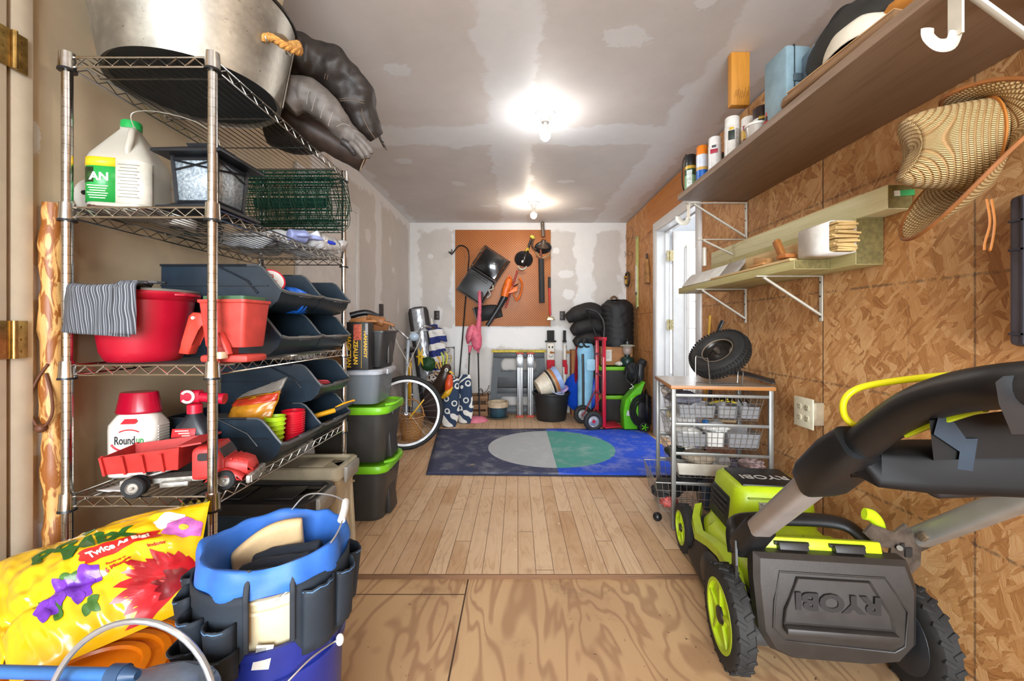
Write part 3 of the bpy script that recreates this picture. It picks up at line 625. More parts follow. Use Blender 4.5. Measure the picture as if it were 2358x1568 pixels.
b = B(); b.grid(lambda u, v: V(twf(.80+.23*u, .3+.66*v))+V((.014, -.010, -.004)), 8, 20); b.make('side_fold', tw, t, solid=.006)
t = thing('seed_spreader', 'faded red hand-crank seed spreader box beside the red bucket', 'spreader', (-.862, 1.262, T3))
fr = mat('#bb3c33', .55, var=.16, vs=22); fr2 = mat('#bd3527', .45)
b = B(); b.M = TR((.0, 0, 0), (0, 0, rad(-6)))
b.loft([[(x, y, z) for x, y in rrect(w_, d_, .012, 3)] for w_, d_, z in ((.122, .09, .045), (.126, .094, .05), (.150, .11, .175), (.158, .118, .178), (.158, .118, .186))]); b.make('hopper', fr, t, local=True)
b = B(); b.M = TR((0, 0, 0), (0, 0, rad(-6))); b.loft([[(x, y, z) for x, y in rrect(.135, .10, .01, 3)] for z in (.186, .197)]); b.make('green_lid', mat('#37583c', .6), t, local=True)
b = B(); b.box((.005, -.01, .012), (.14, .10, .022), bev=.008); b.box((-.02, -.02, .035), (.06, .05, .03), bev=.006); b.make('base', fr, t, local=True)
b = B(); b.ext([(-.072, .145), (-.105, .150), (-.118, .138), (-.138, .06), (-.150, .026), (-.118, .022), (-.108, .05), (-.092, .098), (-.072, .108)], .034, TR((0, .0, 0), (rad(90), 0, 0)), .005); b.make('handle', fr2, t, local=True)
b = B(); b.tube([(-.126, -.018, .112), (-.10, -.026, .116)], .0045, 8); b.cyl((-.100, -.032, .132), (-.100, -.040, .132), .005, seg=12); b.make('trigger', mat('#d9cdb8', .5), t, local=True)
b = B(); b.tube([(.0, -.062, .088), (.02, -.066, .05), (.03, -.068, .026)], [.010, .012, .010], 8, flat=.5); b.make('crank_arm', fr, t, local=True)
b = B(); b.box((.012, -.082, .024), (.028, .03, .02), bev=.003); b.make('crank_knob', mat('#d8c6a4', .5), t, local=True)
# ---- open-front stacking bins
binm = mat('#1b2833', .33, var=.18); binr = mat('#474a4c', .38); BD, BW, BH = .43, .283, .158
def make_bin(label, loc):
    t = thing('stacking_bin', label, 'storage bin', loc, group='black open-front stacking bins')
    side = [(0, 0), (.335, 0), (.375, .010), (.404, .036), (.418, .072), (.400, .092), (.372, .128), (.352, .150), (.335, BH), (0, BH)]
    b = B()
    for y in (0, BW-.004): b.ext(side, .004, TR((0, y+.004, 0), (rad(90), 0, 0)))
    path = [(0, BH), (0, 0), (.335, 0), (.375, .010), (.404, .036), (.418, .072)]; inn = [(.004, BH), (.004, .004), (.334, .004), (.372, .014), (.400, .038), (.414, .072)]
    b.loft([[(x, y, z) for x, z in path+inn[::-1]] for y in (.002, BW-.002)])
    b.make('shell', binm, t, local=True)
    b = B(); pr = [(.335, BH), (.352, .150), (.372, .128), (.400, .092), (.418, .072)]
    for y in (-.003, BW+.003): b.tube([(.19, y, BH), *[(x, y, z) for x, z in pr]], .0045, 6)
    b.tube([(.418, -.003, .072), (.426, .02, .066), (.428, BW/2, .064), (.426, BW-.02, .066), (.418, BW+.003, .072)], .0065, 6); b.box((.424, BW/2, .064), (.012, .075, .018), bev=.003)
    b.make('lip', binr, t, local=True)
    b = B(); b.tube([(0, -.003, BH), (.3, -.003, BH)], .0045, 6); b.box((.185, -.002, .088), (.37, .006, .004)); b.tube([(.20, -.003, BH-.004), (.30, -.003, .105), (.335, -.003, .062)], .0035, 6); b.make('side_ribs', mat('#1a1f25', .4), t, local=True)
    return t
X0 = -1.232
b1 = make_bin('black stacking bin holding red tape and a blue coil, upper level of the third shelf', (X0, 1.428, T3+.161))
dup(b1, (X0, 1.716, T3+.161), label='empty black stacking bin at the far end, upper level of the third shelf')
dup(b1, (X0, 1.428, T3+.001), label='empty black stacking bin behind the red seed spreader on the third shelf')
dup(b1, (X0, 1.716, T3+.001), label='black stacking bin with scrap of white paper, far end of third shelf')
dup(b1, (X0, 1.428, T4+.001), label='black stacking bin with red and lime cups on the lowest shelf')
dup(b1, (X0, 1.716, T4+.001), label='black stacking bin with a yellow handled tool on the lowest shelf')
dup(b1, (X0, 1.716, T4+.161), label='black stacking bin with red cord, stacked above another on the lowest shelf')
def BP(i, x, y, z): return V((X0+x, (1.428, 1.716)[i]+y, z))
t = thing('tape_roll', 'red roll of tape with a white printed face standing in the upper black bin', 'tape', BP(0, .335, .075, T3+.27)); d = V((.62, -.55, .3)).normalized()
b = B(); F = frame(d); b.lathe([(.0, -.012), (.045, -.012), (.045, .012), (.0, .012)], (0, 0, 0), 36, d); b.make('roll', mat('#c4122b', .3), t, local=True)
b = B(); b.lathe([(0, .0122), (.039, .0122), (.039, .0132), (0, .0132)], (0, 0, 0), 36, d); b.make('white_face', mat('#d9d6d2', .5), t, local=True)
b = B(); b.M = F.to_4x4() @ Matrix.Translation((0, .018, .0134)); b.ring(rrect(.013, .013, .001, 1), rrect(.006, .006, .001, 1), .0005)
for k in range(3): b.box((0, -.018-.007*k, 0), (.034-.006*k, .0018, .0006))
b.make('printed_mark', mat('#b03a3a', .5), t, local=True)
t = thing('hose_coil', 'bright blue coiled hose lying in the upper black bin', 'hose', BP(0, .36, .2, T3+.165)); b = B()
for k in range(6): b.torus((-.02+.008*sin(k), -.035+.02*k, .045), .046, .0085, ax=(.15*sin(k*2), 1, .35), seg=24)
b.make('loops', mat('#1560c4', .45), t, local=True)
tag(B().grid(lambda u, v: BP(1, .31+.07*u, .03+.12*v, T3+.03+.05*(1-u)+.012*nz((u*4, v*4, 2), 1.5)), 8, 8).make('paper_scrap', mat('#cfcac0', .7), solid=.0015), 'crumpled scrap of white paper in the far bin of the third shelf', 'paper')
tag(B().grid(lambda u, v: BP(0, .0+.10*u, .10+.08*v, T3+.33+.02*nz((u*4, v*4, 5), 2)), 8, 8).make('plastic_wrap', mat('#b9b4aa', .3), solid=.002), 'crumpled clear plastic wrap poking out of the upper black bin at the wall end', 'plastic')
# ---- lowest shelf
t = thing('herbicide_bottle', 'white herbicide bottle with red measuring cap on the lowest shelf', 'bottle', (-1.225, 1.338, T4), rad(8)); BM = WM[t.name]
wb = mat('#ddd6ca', .4, var=.04); b = B()
b.loft([[(x, y, z) for x, y in rrect(w_, d_, r_, 4)] for w_, d_, r_, z in ((.13, .075, .02, 0), (.14, .085, .02, .005), (.142, .086, .02, .15), (.140, .084, .02, .165), (.115, .07, .03, .192), (.085, .06, .03, .203))]); b.make('body', wb, t, local=True)
b = B()
for k in range(13): b.box((.0712, 0, .05+.009*k), (.004, .05, .0035))
b.make('grip_ribs', wb, t, local=True)
b = B(); b.lathe([(0, .200), (.062, .200), (.064, .204), (.062, .208), (.052, .262), (.049, .266), (0, .266)], seg=32, sy=.72); g = G('red_translucent'); b.make('cap', g.out('#b80d2e', .22, Transmission_Weight=.25), t, local=True)
lt = lambda x, z: BM @ TR((x, -.0436, z), (rad(90), 0, 0))
dk = mat('#1c1f22', .5); rd = mat('#c9202b', .5); gn = mat('#2f8f45', .5)
text('Round', .036, lt(-.012, .118), dk, t, sx=.62, bold=.0006); text('up', .036, lt(.031, .118), gn, t, sx=.62, bold=.0006)
b = B(); b.tube([BM.inverted() @ (lt(.0, .118) @ V((.046*cos(a), .034*sin(a), 0))) for a in [.9+.1*i for i in range(14)]], .002, 6); b.tube([BM.inverted() @ (lt(.0, .116) @ V((.05*cos(a), .032*sin(a), 0))) for a in [3.4+.1*i for i in range(16)]], .003, 6)
b.ext([(-.022, -.008), (.018, -.008), (.024, 0), (.018, .008), (-.014, .008)], .001, TR((0, -.043, .178), (rad(66), 0, 0))); b.make('red_logo', rd, t, local=True)
b = B()
for k in range(7): b.box((-.018, -.0436, .072-.006*k), (.05-.012*(k % 2), .0006, .0014)); b.box((.03, -.0436, .072-.006*k), (.03-.006*(k % 3), .0006, .0012))
b.box((-.048, -.0436, .024), (.014, .0006, .016)); b.make('fine_print', mat('#7b7771', .5), t, local=True)
t = thing('spray_bottle', 'black trigger spray bottle with bright red nozzle behind the toy truck', 'spray bottle', (-1.072, 1.372, T4), rad(8))
b = B(); b.loft([[(x, y, z) for x, y in rrect(w_, d_, r_, 4)] for w_, d_, r_, z in ((.115, .07, .02, 0), (.12, .075, .02, .005), (.12, .075, .02, .11), (.10, .065, .03, .15), (.05, .045, .02, .18), (.034, .034, .016, .195))]); b.make('body', mat('#1d1f24', .35), t, local=True)
b = B(); b.lathe([(0, .19), (.022, .19), (.022, .218), (.016, .222), (0, .222)], seg=24); b.loft([[(x, y, z) for y, z in rrect(.03, .042, .012, 4, 0, .245)] for x in (-.035, -.02, .02)]); b.cyl((.015, 0, .243), (.082, 0, .236), .015, .0175, 20); b.cyl((.082, 0, .236), (.092, 0, .235), .0185, .0185, 20); b.make('trigger_head', mat('#b91330', .35), t, local=True)
b = B(); b.torus((-.012, -.018, .246), .018, .0045, ax=(0, 1, 0), seg=24, a0=.6, a1=5.6); b.make('trigger', mat('#d9d2c8', .4), t, local=True)
b = B(); b.box((-.012, -.036, .132), (.07, .004, .028), (rad(-14), 0, 0), bev=.001); b.make('red_label', mat('#c0262c', .45), t, local=True); b = B(); b.box((.004, -.0385, .085), (.10, .003, .05), bev=.001); b.make('green_label', mat('#1d6a35', .45), t, local=True)
b = B()
for k in range(3): b.box((-.015+.006*k, -.0405, .140-.008*k), (.04-.008*k, .001, .003), (rad(-14), 0, 0))
b.make('label_print', mat('#ecd9c6', .5), t, local=True)
# toy dump truck
t = thing('toy_dump_truck', 'old red toy dump truck with black rubber tyres on the lowest shelf', 'toy truck', (-.968, 1.235, T4), rad(14))
tr = mat('#b9302c', .5, var=.14, vs=25); tyre = mat('#17181a', .75, bump=.2); steel = mat('#a9a49b', .4, .6, var=.3, vs=40)
b = B(); b.M = TR((-.075, 0, .068))
o4 = [[(-.105, -.058), (.062, -.058), (.062, .058), (-.105, .058)], [(-.112, -.075), (.072, -.075), (.072, .075), (-.112, .075)]]; i4 = [[(-.100, -.053), (.057, -.053), (.057, .053), (-.100, .053)], [(-.110, -.070), (.067, -.070), (.067, .070), (-.110, .070)]]
def tz(x, z): return z+(.012 if x > 0 else -.004)
b.loft([[(x, y, .0) for x, y in o4[0]], [(x, y, tz(x, .055)) for x, y in o4[1]], [(x, y, tz(x, .055)) for x, y in i4[1]], [(x, y, .005) for x, y in i4[0]]])
for x in (-.108, -.06, -.015, .03): b.box((x, -.068, .027), (.006, .012, .056), (rad(17), 0, 0)); b.box((x, .068, .027), (.006, .012, .056), (rad(-17), 0, 0))
b.box((.092, 0, .070), (.06, .13, .005), (0, rad(-8), 0)); b.make('dump_bed', tr, t, local=True)
b = B(); b.loft([[(x, y, z) for y, z in rrect(w_, h_, .014, 4, 0, zc)] for x, w_, h_, zc in ((.018, .10, .09, .075), (.03, .105, .098, .078), (.075, .105, .098, .078), (.092, .10, .07, .066), (.098, .098, .058, .060))]); b.make('cab', tr, t, local=True)
b = B(); b.loft([[(x, y, z) for y, z in rrect(w_, h_, .02, 4, 0, zc)] for x, w_, h_, zc in ((.09, .085, .06, .058), (.13, .082, .056, .056), (.155, .074, .048, .051), (.166, .05, .03, .045))])
for s in (1, -1): b.loft([[(x, y, z) for y, z in rrect(.03, h_, .01, 3, s*.048, zc)] for x, h_, zc in ((.05, .012, .030), (.075, .03, .042), (.105, .036, .044), (.135, .026, .036), (.15, .012, .028))])
for k in range(3): b.box((.112+.014*k, 0, .082-.005*k), (.006, .08-.004*k, .008), (0, rad(15), 0), bev=.002)
b.make('hood', tr, t, local=True)
b = B()
for s in (1, -1): b.ext(rrect(.045, .022, .006, 3), .002, TR((.055, -s*.0525, .098), (rad(90), 0, 0)))
b.box((.086, 0, .101), (.012, .085, .03), (0, rad(-30), 0)); b.make('window', mat('#1a1214', .3), t, local=True)
b = B(); b.box((.165, 0, .026), (.012, .125, .022), bev=.003)
for k in range(13): b.box((.172, -.055+.0092*k, .026), (.004, .004, .02))
b.make('bumper', steel, t, local=True)
b = B(); b.box((-.02, 0, .030), (.30, .05, .014)); b.box((-.03, -.035, .022), (.07, .02, .014), bev=.002); b.tube([(-.12, -.02, .04), (-.03, 0, .062)], .004, 8); b.make('chassis', steel, t, local=True)
for x in (-.115, .105):
    for s in (1, -1):
        ys = s*.056; b = B(); wd = .034 if x < 0 else .02; R = .029
        b.lathe([(.014, -wd/2), (R-.003, -wd/2), (R, -wd/2+.004), (R, -wd/2+.010), (R-.003, -.001), (R-.003, .001), (R, wd/2-.010), (R, wd/2-.004), (R-.003, wd/2), (.014, wd/2)], (x, ys, R), 28, (0, 1, 0)); wh = b.make('tyre', tyre, t, local=True)
        b = B(); b.lathe([(0, wd/2-.003), (.012, wd/2-.003), (.016, wd/2+.001), (.017, wd/2-.004), (.017, -wd/2+.004), (.016, -wd/2-.001), (.012, -wd/2+.003), (0, -wd/2+.003)], (x, ys, R), 24, (0, 1, 0)); b.sph((x, ys-s*0-(wd/2+.002), R), .004); b.make('hub_cap', steel, wh, local=True)
tag(B().grid(lambda u, v: (-1.215+.11*u+.03*v, 1.19+.05*v-.012*u, T4+.003+.004*nz((u*3, v*3, 9), 1.5)), 8, 6).make('paper_slip', mat('#cfccc8', .6), solid=.001), 'white paper slip lying on the front edge of the lowest shelf', 'paper')
# contents of the lowest bins
stn = mat('#3f3d3b', .8, var=.25, bump=.3)
for k, (x, y, z, r) in enumerate(((.06, .05, .148, .05), (.13, .06, .152, .055), (.20, .05, .15, .05), (.10, .14, .15, .06), (.25, .12, .10, .05))):
    tag(B().sph(BP(0, x, y, T4+z-.03), (r, r*.75, r*.42), (0, .1*k, k), f=lambda q: .12*nz(q, 1.7, k)).make('river_stone', stn), ['smooth grey stone nearest the wall in the low front bin', 'flat grey stone behind the spray bottle in the low front bin', 'dark rounded stone under the brown plastic pouch in the low bin', 'broad grey stone deep in the low front bin', 'lowest dark stone beneath the pouch in the front bin'][k], 'stone', 'stones in the low front bin')
t = thing('garden_pouch', 'orange brown clear plastic pouch with red header leaning in the low front bin', 'pouch', BP(0, .22, .1, T4+.10)); BMt = WM[t.name]
def pou(u, v): return BP(0, .15+.165*u+.03*v, .10+.02*v-.03*sin(u*pi)*sin(v*pi)+.008*nz((u*4, v*4, 0), 1.4), T4+.11+.125*v-.03*(1-u)*v)
b = B(); b.grid(pou, 20, 16); b.make('pouch', mat('#b3761d', .25, var=.2), t, solid=.012)
b = B(); b.grid(lambda u, v: V(pou(u, .74+.24*v))+V((0, -.009, 0)), 16, 5); b.make('red_header', mat('#b5371f', .35), t, solid=.002)
b = B(); b.grid(lambda u, v: V(pou(u, 1))+V((.0+.02*v, .01*v, .002+.05*v*(.4+.6*u)+.006*nz((u*5, v*5, 1), 2))), 14, 6); g = G('clear_film'); film = g.out('#8c8378', .15, Alpha=.45); b.make('loose_film', film, t, solid=.001)
t = thing('lime_cup', 'lime green plastic cup beside the red cup stack in the low front bin', 'cup', BP(0, .335, .10, T4+.045)); b = B(); b.lathe([(0, 0), (.024, 0), (.034, .10), (.037, .102), (.031, .102), (.022, .004), (0, .004)], seg=28)
for k in range(5): b.torus((0, 0, .02+.017*k), .0275+.0018*k, .003, seg=28)
b.make('body', mat('#b6dc24', .35), t, local=True)
t = thing('red_cup', 'ribbed translucent red plastic cup stack in the low front bin', 'cup', BP(0, .345, .205, T4+.03)); b = B(); b.lathe([(0, 0), (.036, 0), (.040, .115), (.043, .117), (.037, .117), (.034, .004), (0, .004)], seg=32)
for k in range(9): b.torus((0, 0, .035+.009*k), .0385+.0004*k, .003, seg=32)
b.make('body', mat('#d0182c', .25), t, local=True)
t = thing('cord_bundle', 'bundle of pink red cord in the stacked bin of the lowest shelf', 'cord', BP(1, .36, .09, T4+.20)); b = B()
for k in range(9): b.torus((.0, .012*k-.03, .02+.012*sin(k*1.9)), .036, .0035, ax=(.3*sin(k), .4, 1), seg=22, k=6, sy=.7)
b.make('loops', mat('#c4474f', .5), t, local=True)
t = thing('yellow_tool', 'yellow and grey handled hand tool resting in the far bin of the lowest shelf', 'tool', BP(1, .36, .1, T4+.09)); b = B(); b.tube(smoothpath([(-.06, -.03, -.02), (0, 0, .0), (.05, .04, .012)], 5), [.016]*11, 12, flat=.7); b.make('yellow_grip', mat('#e0a01a', .4), t, local=True); b = B(); b.tube(smoothpath([(.045, .035, .011), (.07, .08, .022), (.085, .14, .03)], 5), [.014]*11, 12, flat=.7); b.make('grey_grip', mat('#33363a', .5), t, local=True); b = B(); b.tube(smoothpath([(.05, .05, .022), (.072, .085, .034), (.095, .15, .038)], 5), .005, 8); b.make('yellow_edge', mat('#e0a01a', .4), t, local=True)
# ================================================================ left: staff, totes, foreground pails
t = thing('walking_staff', 'peeled knotty wooden walking staff with leather wrist loop leaning by the wire shelving', 'staff', (-1.322, 1.18, -.02))
g = G('peeled_bark'); o = g.obj(); f = g.noise(g.map(o, (30, 30, 8)), 1.4, 3, .6, .8); f2 = g.noise(g.map(o, (70, 70, 5)), 1, 3)
sm_ = g.out(g.mix(g.step(f, .44, .54), g.mix(f2, '#b98243', '#dcae6c'), '#8a4f1d'), .45, f, .5, .004)
b = B(); pp = [(.004*sin(z*4), .004*cos(z*3), z) for z in [i*.03 for i in range(49)]]; b.tube(pp, [.026+.003*sin(i*.9)+.002*sin(i*2.3) for i in range(49)], 16); b.make('shaft', sm_, t, local=True)
b = B(); b.tube(smoothpath([(.01, -.027, .985), (-.018, -.034, .93), (-.03, -.036, .86), (.0, -.038, .81), (.028, -.034, .84), (.026, -.032, .90), (.008, -.030, .96)], 6), .0035, 8); b.sph((.002, -.038, .808), (.013, .011, .012)); b.make('wrist_loop', mat('#5a3018', .6), t, local=True)
def tote(name, label, c, w_, d_, h_, mb, ml, mlatch, group=None, cat='storage tote'):
    """lidded storage tote: c is the middle of its base"""
    t = thing(name, label, cat, c, group=group); b = B()
    def ring(s, z, n=6):
        return [(x, y, z) for x, y in rrect(w_*s, d_-w_*(1-s), .035, n)]
    b.loft([ring(.86, 0), ring(.87, .006), ring(.95, h_*.86), ring(.97, h_*.87), ring(.97, h_*.90)])
    for s in (1, -1):
        for k in (-.28, .0, .28): b.box((s*w_*.455, k*d_, h_*.44), (.028, d_*.13, h_*.82), (0, rad(-s*3.4), 0), bev=.006)
        for k in (-.3, -.1, .1, .3): b.box((k*w_, s*(d_*.5-w_*.030-.008), h_*.45), (w_*.10, .024, h_*.8), (rad(s*3.4), 0, 0), bev=.005)
    b.make('body', mb, t, local=True)
    b = B(); ro = lambda s, z: [(x, y, z) for x, y in rrect(w_*s, d_-w_*(1-s), .04)]
    b.loft([ro(1, h_*.89), ro(1.005, h_*.99), ro(.985, h_), ro(.93, h_), ro(.91, h_-.012), ro(.5, h_-.011)])
    for k in (-.2, .2): b.box((k*w_, 0, h_-.008), (w_*.22, d_*.55, .008), bev=.003)
    b.make('lid', ml, t, local=True)
    if mlatch:
        for s in (1, -1):
            b = B(); b.ext([(.0, -.055), (.012, -.053), (.018, -.01), (.016, .014), (-.03, .017), (-.032, .010), (.002, .006)], d_*.62, TR((s*w_*.5, s*d_*.31, h_*.955), (rad(90), 0, 0 if s > 0 else pi)), .003); b.make('latch', mlatch, t, local=True)
    return t
tote('latch_tote', 'dark blue tote with black lid and grey latches on the floor under the wire shelving', (-1.02, 1.65, -.02), .50, .235, .435, mat('#2c4152', .35, var=.1), mat('#22201f', .4), mat('#8e8980', .4))
tote('latch_tote', 'beige lidded tote with grey latches on the floor behind the black-lidded tote', (-1.02, 1.90, .0), .50, .225, .455, mat('#b7a88c', .45, var=.08), mat('#a2967e', .45), mat('#8e8980', .4))
t = thing('black_canister', 'small black canister on the floor between the shelving post and the tool bucket', 'canister', (-.83, 1.29, -.02)); b = B(); b.lathe([(0, 0), (.04, 0), (.042, .01), (.042, .40), (.03, .42), (.03, .45), (.034, .452), (.034, .48), (0, .482)]); b.make('body', blackp, t, local=True)
# ---- potting mix bag
cTL, cTR, cBR, cBL = P(-34, 1308, 1.0), P(484, 1146, 1.09), P(440, 1400, .93), P(24, 1580, .77)
nb = ((cTR-cTL).cross(cTL-cBL)).normalized(); nb = -nb if nb.y > 0 else nb
def bag(u, v, off=0, side=1):
    a = cBL.lerp(cBR, u); d = cTL.lerp(cTR, u); p = a.lerp(d, v); e = max(0, sin(pi*min(1, max(0, u)))*sin(pi*min(1, max(0, v)))); bul = .088*e**.62 if side > 0 else -.045*e**.5
    wr = .012*nz((u*3.5, v*6, 1), 1.3, 2)+.007*nz((u*9, v*3, 4), 1.6)+.004*nz((u*16, v*9, 2), 1.5)
    cr = .035*math.exp(-((v-.40+.10*u)/.035)**2)*max(0, 1-u/.72)+.02*math.exp(-((u-.06)/.04)**2)*(v > .3)
    return p+nb*((bul+(wr-cr)*min(1, e*4) if side > 0 else bul)+off)+V((.0, 0, .010*sin(u*11)*(v > .9)*(v-.9)*8))
t = thing('potting_mix_bag', 'yellow plastic potting mix bag with printed flowers lying on an orange bucket lid', 'soil bag', (-.93, .9, .43))
ybag = mat('#e2b511', .2, var=.1, vs=6, bump=.2, bsc=22, Coat_Weight=.35, Coat_Roughness=.12)
b = B(); b.grid(lambda u, v: bag(u, v), 90, 70); b.grid(lambda u, v: bag(u, v, 0, -1), 24, 18); b.make('sack', ybag, t, ang=80)
b = B()
b.grid(lambda u, v: bag(.02-.10*u, .18+.80*v)+V((-.01*u, -.02*u*sin(v*6), -.05*u+.012*sin(v*17)*u)), 8, 30); b.make('gathered_end', ybag, t, ang=80, solid=.002)
b = B(); b.grid(lambda u, v: bag(.86+.13*u, .985+.035*v)+V((0, 0, .008*sin(u*22)*v)), 24, 3); b.make('crimped_seam', mat('#50480f', .4, var=.9, vs=90), t, ang=80, solid=.003)
def fan(b, cu, cv, pts, off, k=4):
    n = len(pts); rings = [[bag(cu+(x-cu)*q, cv+(y-cv)*q, off) for x, y in pts] for q in [(i+.02)/k for i in range(k)]+[1]]; b.loft(rings, False)
def petal(cu, cv, a, L, w_, n=8):
    up = []; 
    for i in range(2*n):
        q = i/n if i <= n else 2-i/n; s = 1 if i <= n else -1; x = L*q; y = s*w_*math.sin(pi*q**.8)**.8
        up.append((cu+(x*cos(a)-y*sin(a))*.82, cv+(x*sin(a)+y*cos(a))))
    return up
def flower(cu, cv, R, n, w_, m, nm, off, a0=0, a1=2*pi, jit=.1):
    b = B()
    for i in range(n):
        a = a0+(a1-a0)*(i+.5)/n; L = R*(1+jit*sin(i*2.7))*(1 if R < .2 else .42+.58*min(1, (i+.5)/n*1.25)); q = petal(cu, cv, a, L, w_); mid = (cu+.5*L*cos(a)*.82, cv+.5*L*sin(a))
        q = [(max(.005, min(.995, x)), max(.01, min(.99, y))) for x, y in q]; fan(b, *mid, q, off+.0004*(i % 4))
    return b.make(nm, m, t, ang=80)
flower(.97, .20, .46, 11, .05, mat('#b3141f', .25, var=.35, vs=14), 'red_flower_print', .0012, rad(85), rad(215))
flower(.97, .20, .20, 8, .04, mat('#7e0d18', .3, var=.35, vs=20), 'red_flower_print', .0030, rad(85), rad(220))
for cu, cv in ((.30, .27), (.40, .33), (.48, .29), (.53, .37)): flower(cu, cv, .085, 5, .04, mat('#6a2fa6', .3, var=.35, vs=30), 'purple_flower_print', .0016+.001*cu, 0, 2*pi)
for cu, cv in ((.26, .31), (.37, .23), (.46, .41), (.50, .20)): flower(cu, cv, .085, 3, .03, mat('#3f6a24', .35, var=.3), 'leaf_print', .0010, cu*20, cu*20+3.4)
flower(.86, .76, .09, 5, .055, mat('#ded6d6', .3), 'white_flower_print', .0010); flower(.93, .67, .11, 6, .055, mat('#b85fa6', .3, var=.3, vs=40), 'pink_flower_print', .0016); flower(.93, .67, .025, 5, .02, mat('#e0b030', .4), 'flower_eye_print', .0034)
def bprint(u0, v0, ang):
    c_, s_ = cos(ang), sin(ang); return lambda x, y, z: bag(u0+(x*c_-y*s_)/.46, v0+(x*s_+y*c_)/.40, .0014+z*2)
dgreen = mat('#1f5a1e', .35); bann = mat('#c0211f', .35); wh_ = mat('#e8e2d0', .4); redp = mat('#b8331c', .4)
text('Po', .085, bprint(.36, .74, rad(14)), dgreen, t, bold=.004, sub=1, sx=1.1); text('t', .075, bprint(.50, .86, rad(14)), dgreen, t, bold=.003, sub=1); text('Mix', .095, bprint(.56, .66, rad(16)), dgreen, t, bold=.004, sub=1)
f = bprint(.675, .55, rad(19)); b = B(); b.grid(lambda u, v: f(-.078+.156*u+.006*sin(v*9), -.020+.040*v, .0004), 24, 5); b.make('red_banner_print', bann, t, ang=80)
text('Twice As Big!', .0225, lambda x, y, z: f(x, y, z+.0008), wh_, t, bold=.0008)
text('Feeds up to', .009, bprint(.66, .43, rad(15)), redp, t); text('6 Months', .016, bprint(.67, .39, rad(15)), redp, t, bold=.0004); text('Indoor', .013, bprint(.84, .50, rad(15)), redp, t, bold=.0003)
# ---- orange bucket under the bag
org = mat('#d9790e', .35, var=.1); ox, oy = -.835, .79
t = thing('orange_bucket', 'orange plastic bucket with ribbed orange lid beneath the potting mix bag', 'bucket', (ox, oy, -.02))
b = B(); b.lathe([(0, 0), (.135, 0), (.138, .008), (.150, .33), (.156, .332), (.156, .345), (.150, .347), (.150, .40), (0, .40)], seg=56); b.make('body', mat('#c4480f', .4, var=.1), t, local=True)
b = B(); b.lathe([(0, .405), (.085, .405), (.088, .411), (.10, .411), (.103, .405), (.118, .405), (.121, .413), (.133, .413), (.136, .408), (.146, .408), (.150, .420), (.158, .420), (.162, .414), (.163, .378), (.156, .376)], seg=72)
for k in range(16): a = k*2*pi/16; b.box((.163*cos(a), .163*sin(a), .39), (.006, .018, .026), (0, 0, a), bev=.002)
b.make('lid', org, t, local=True)
b = B(); b.tube(smoothpath([(.158*cos(a), .158*sin(a)-.012*sin((a+1.5)*1.2), .345-.05*sin((a+pi*.9)*1.1)) for a in [-2.9+.25*i for i in range(12)]], 3), .0025, 6); b.make('wire_handle', mat('#a8a6a2', .3, .8), t, local=True)
# ---- tool bucket
ux, uy, zr = -.508, .870, .655
navy = mat('#15203f', .4); liner = mat('#2f66b8', .55, var=.1, vs=12, bump=.1, bsc=200); org_f = mat('#17202a', .75, var=.12, bump=.2, bsc=260); bluebk = mat('#1d2a7c', .35, var=.1)
t0 = thing('blue_bucket', 'dark blue plastic bucket on the floor with the tool bucket nested inside it', 'bucket', (ux, uy, -.02)); t0.scale = (.82, .82, .97)
b = B(); b.lathe([(0, 0), (.138, 0), (.142, .008), (.158, .44), (.165, .442), (.165, .452), (.159, .454), (.160, .50), (.166, .502), (.166, .515), (.158, .516), (.136, .012), (0, .01)], seg=64); b.make('body', bluebk, t0, local=True)
b = B(); pp = smoothpath([(-.165, -.02, .44), (-.16, -.09, .43), (-.06, -.175, .405), (.06, -.185, .43), (.14, -.10, .47), (.168, -.02, .455)], 8); b.tube(pp, .002, 6); b.make('wire_handle', mat('#bdbcb8', .3, .8), t0, local=True)
b = B(); b.sph((-.172, -.02, .44), (.010, .009, .013)); b.sph((.172, -.02, .455), (.010, .009, .013)); b.make('handle_ear', mat('#d0ccc2', .4), t0, local=True)
t = thing('tool_bucket', 'cream and blue bucket wearing a dark pocketed tool organizer with light blue lining', 'tool bucket', (ux, uy, .318)); z0 = .318; t.scale = (.82, .82, .86); t.rotation_euler = (0, 0, rad(27))
b = B(); b.lathe([(0, 0), (.130, 0), (.150, .26), (.156, .262), (.156, .268), (.150, .27), (.151, .285), (.158, .287), (.158, .293), (.151, .295), (.148, .295), (.128, .01), (0, .008)], seg=64); b.make('body', mat('#d8c9a4', .45, var=.06), t, local=True)
b = B(); b.lathe([(.1505, .295), (.153, .296), (.1545, .30), (.1545, .340), (.151, .344), (.148, .34), (.148, .296)], seg=64); b.make('blue_collar', bluebk, t, local=True)
b = B()
def linf(u, v):
    a = u*2*pi; wv = .006*sin(a*5)+.005*sin(a*9+1)
    pr = [(.0, .19), (.07, .19), (.122, .20), (.131, .26), (.138, .32), (.149+wv*.3, .358+.5*wv), (.162+wv, .362+.5*wv), (.169+wv, .345), (.171+wv, .315+.010*sin(a*3)), (.168, .29+.016*sin(a*3))]
    q = v*(len(pr)-1); j = min(int(q), len(pr)-2); r = pr[j][0]+(pr[j+1][0]-pr[j][0])*(q-j); z = pr[j][1]+(pr[j+1][1]-pr[j][1])*(q-j)
    n_ = .005*nz((cos(a)*2, sin(a)*2, v*3), 1.6); r += n_*min(1, v*2); d = (a+pi/2+pi) % (2*pi)-pi
    if v > .62: z += .05*max(0, 1-abs(d-.12)/.16)*0
    return (r*cos(a), r*sin(a), z+n_)
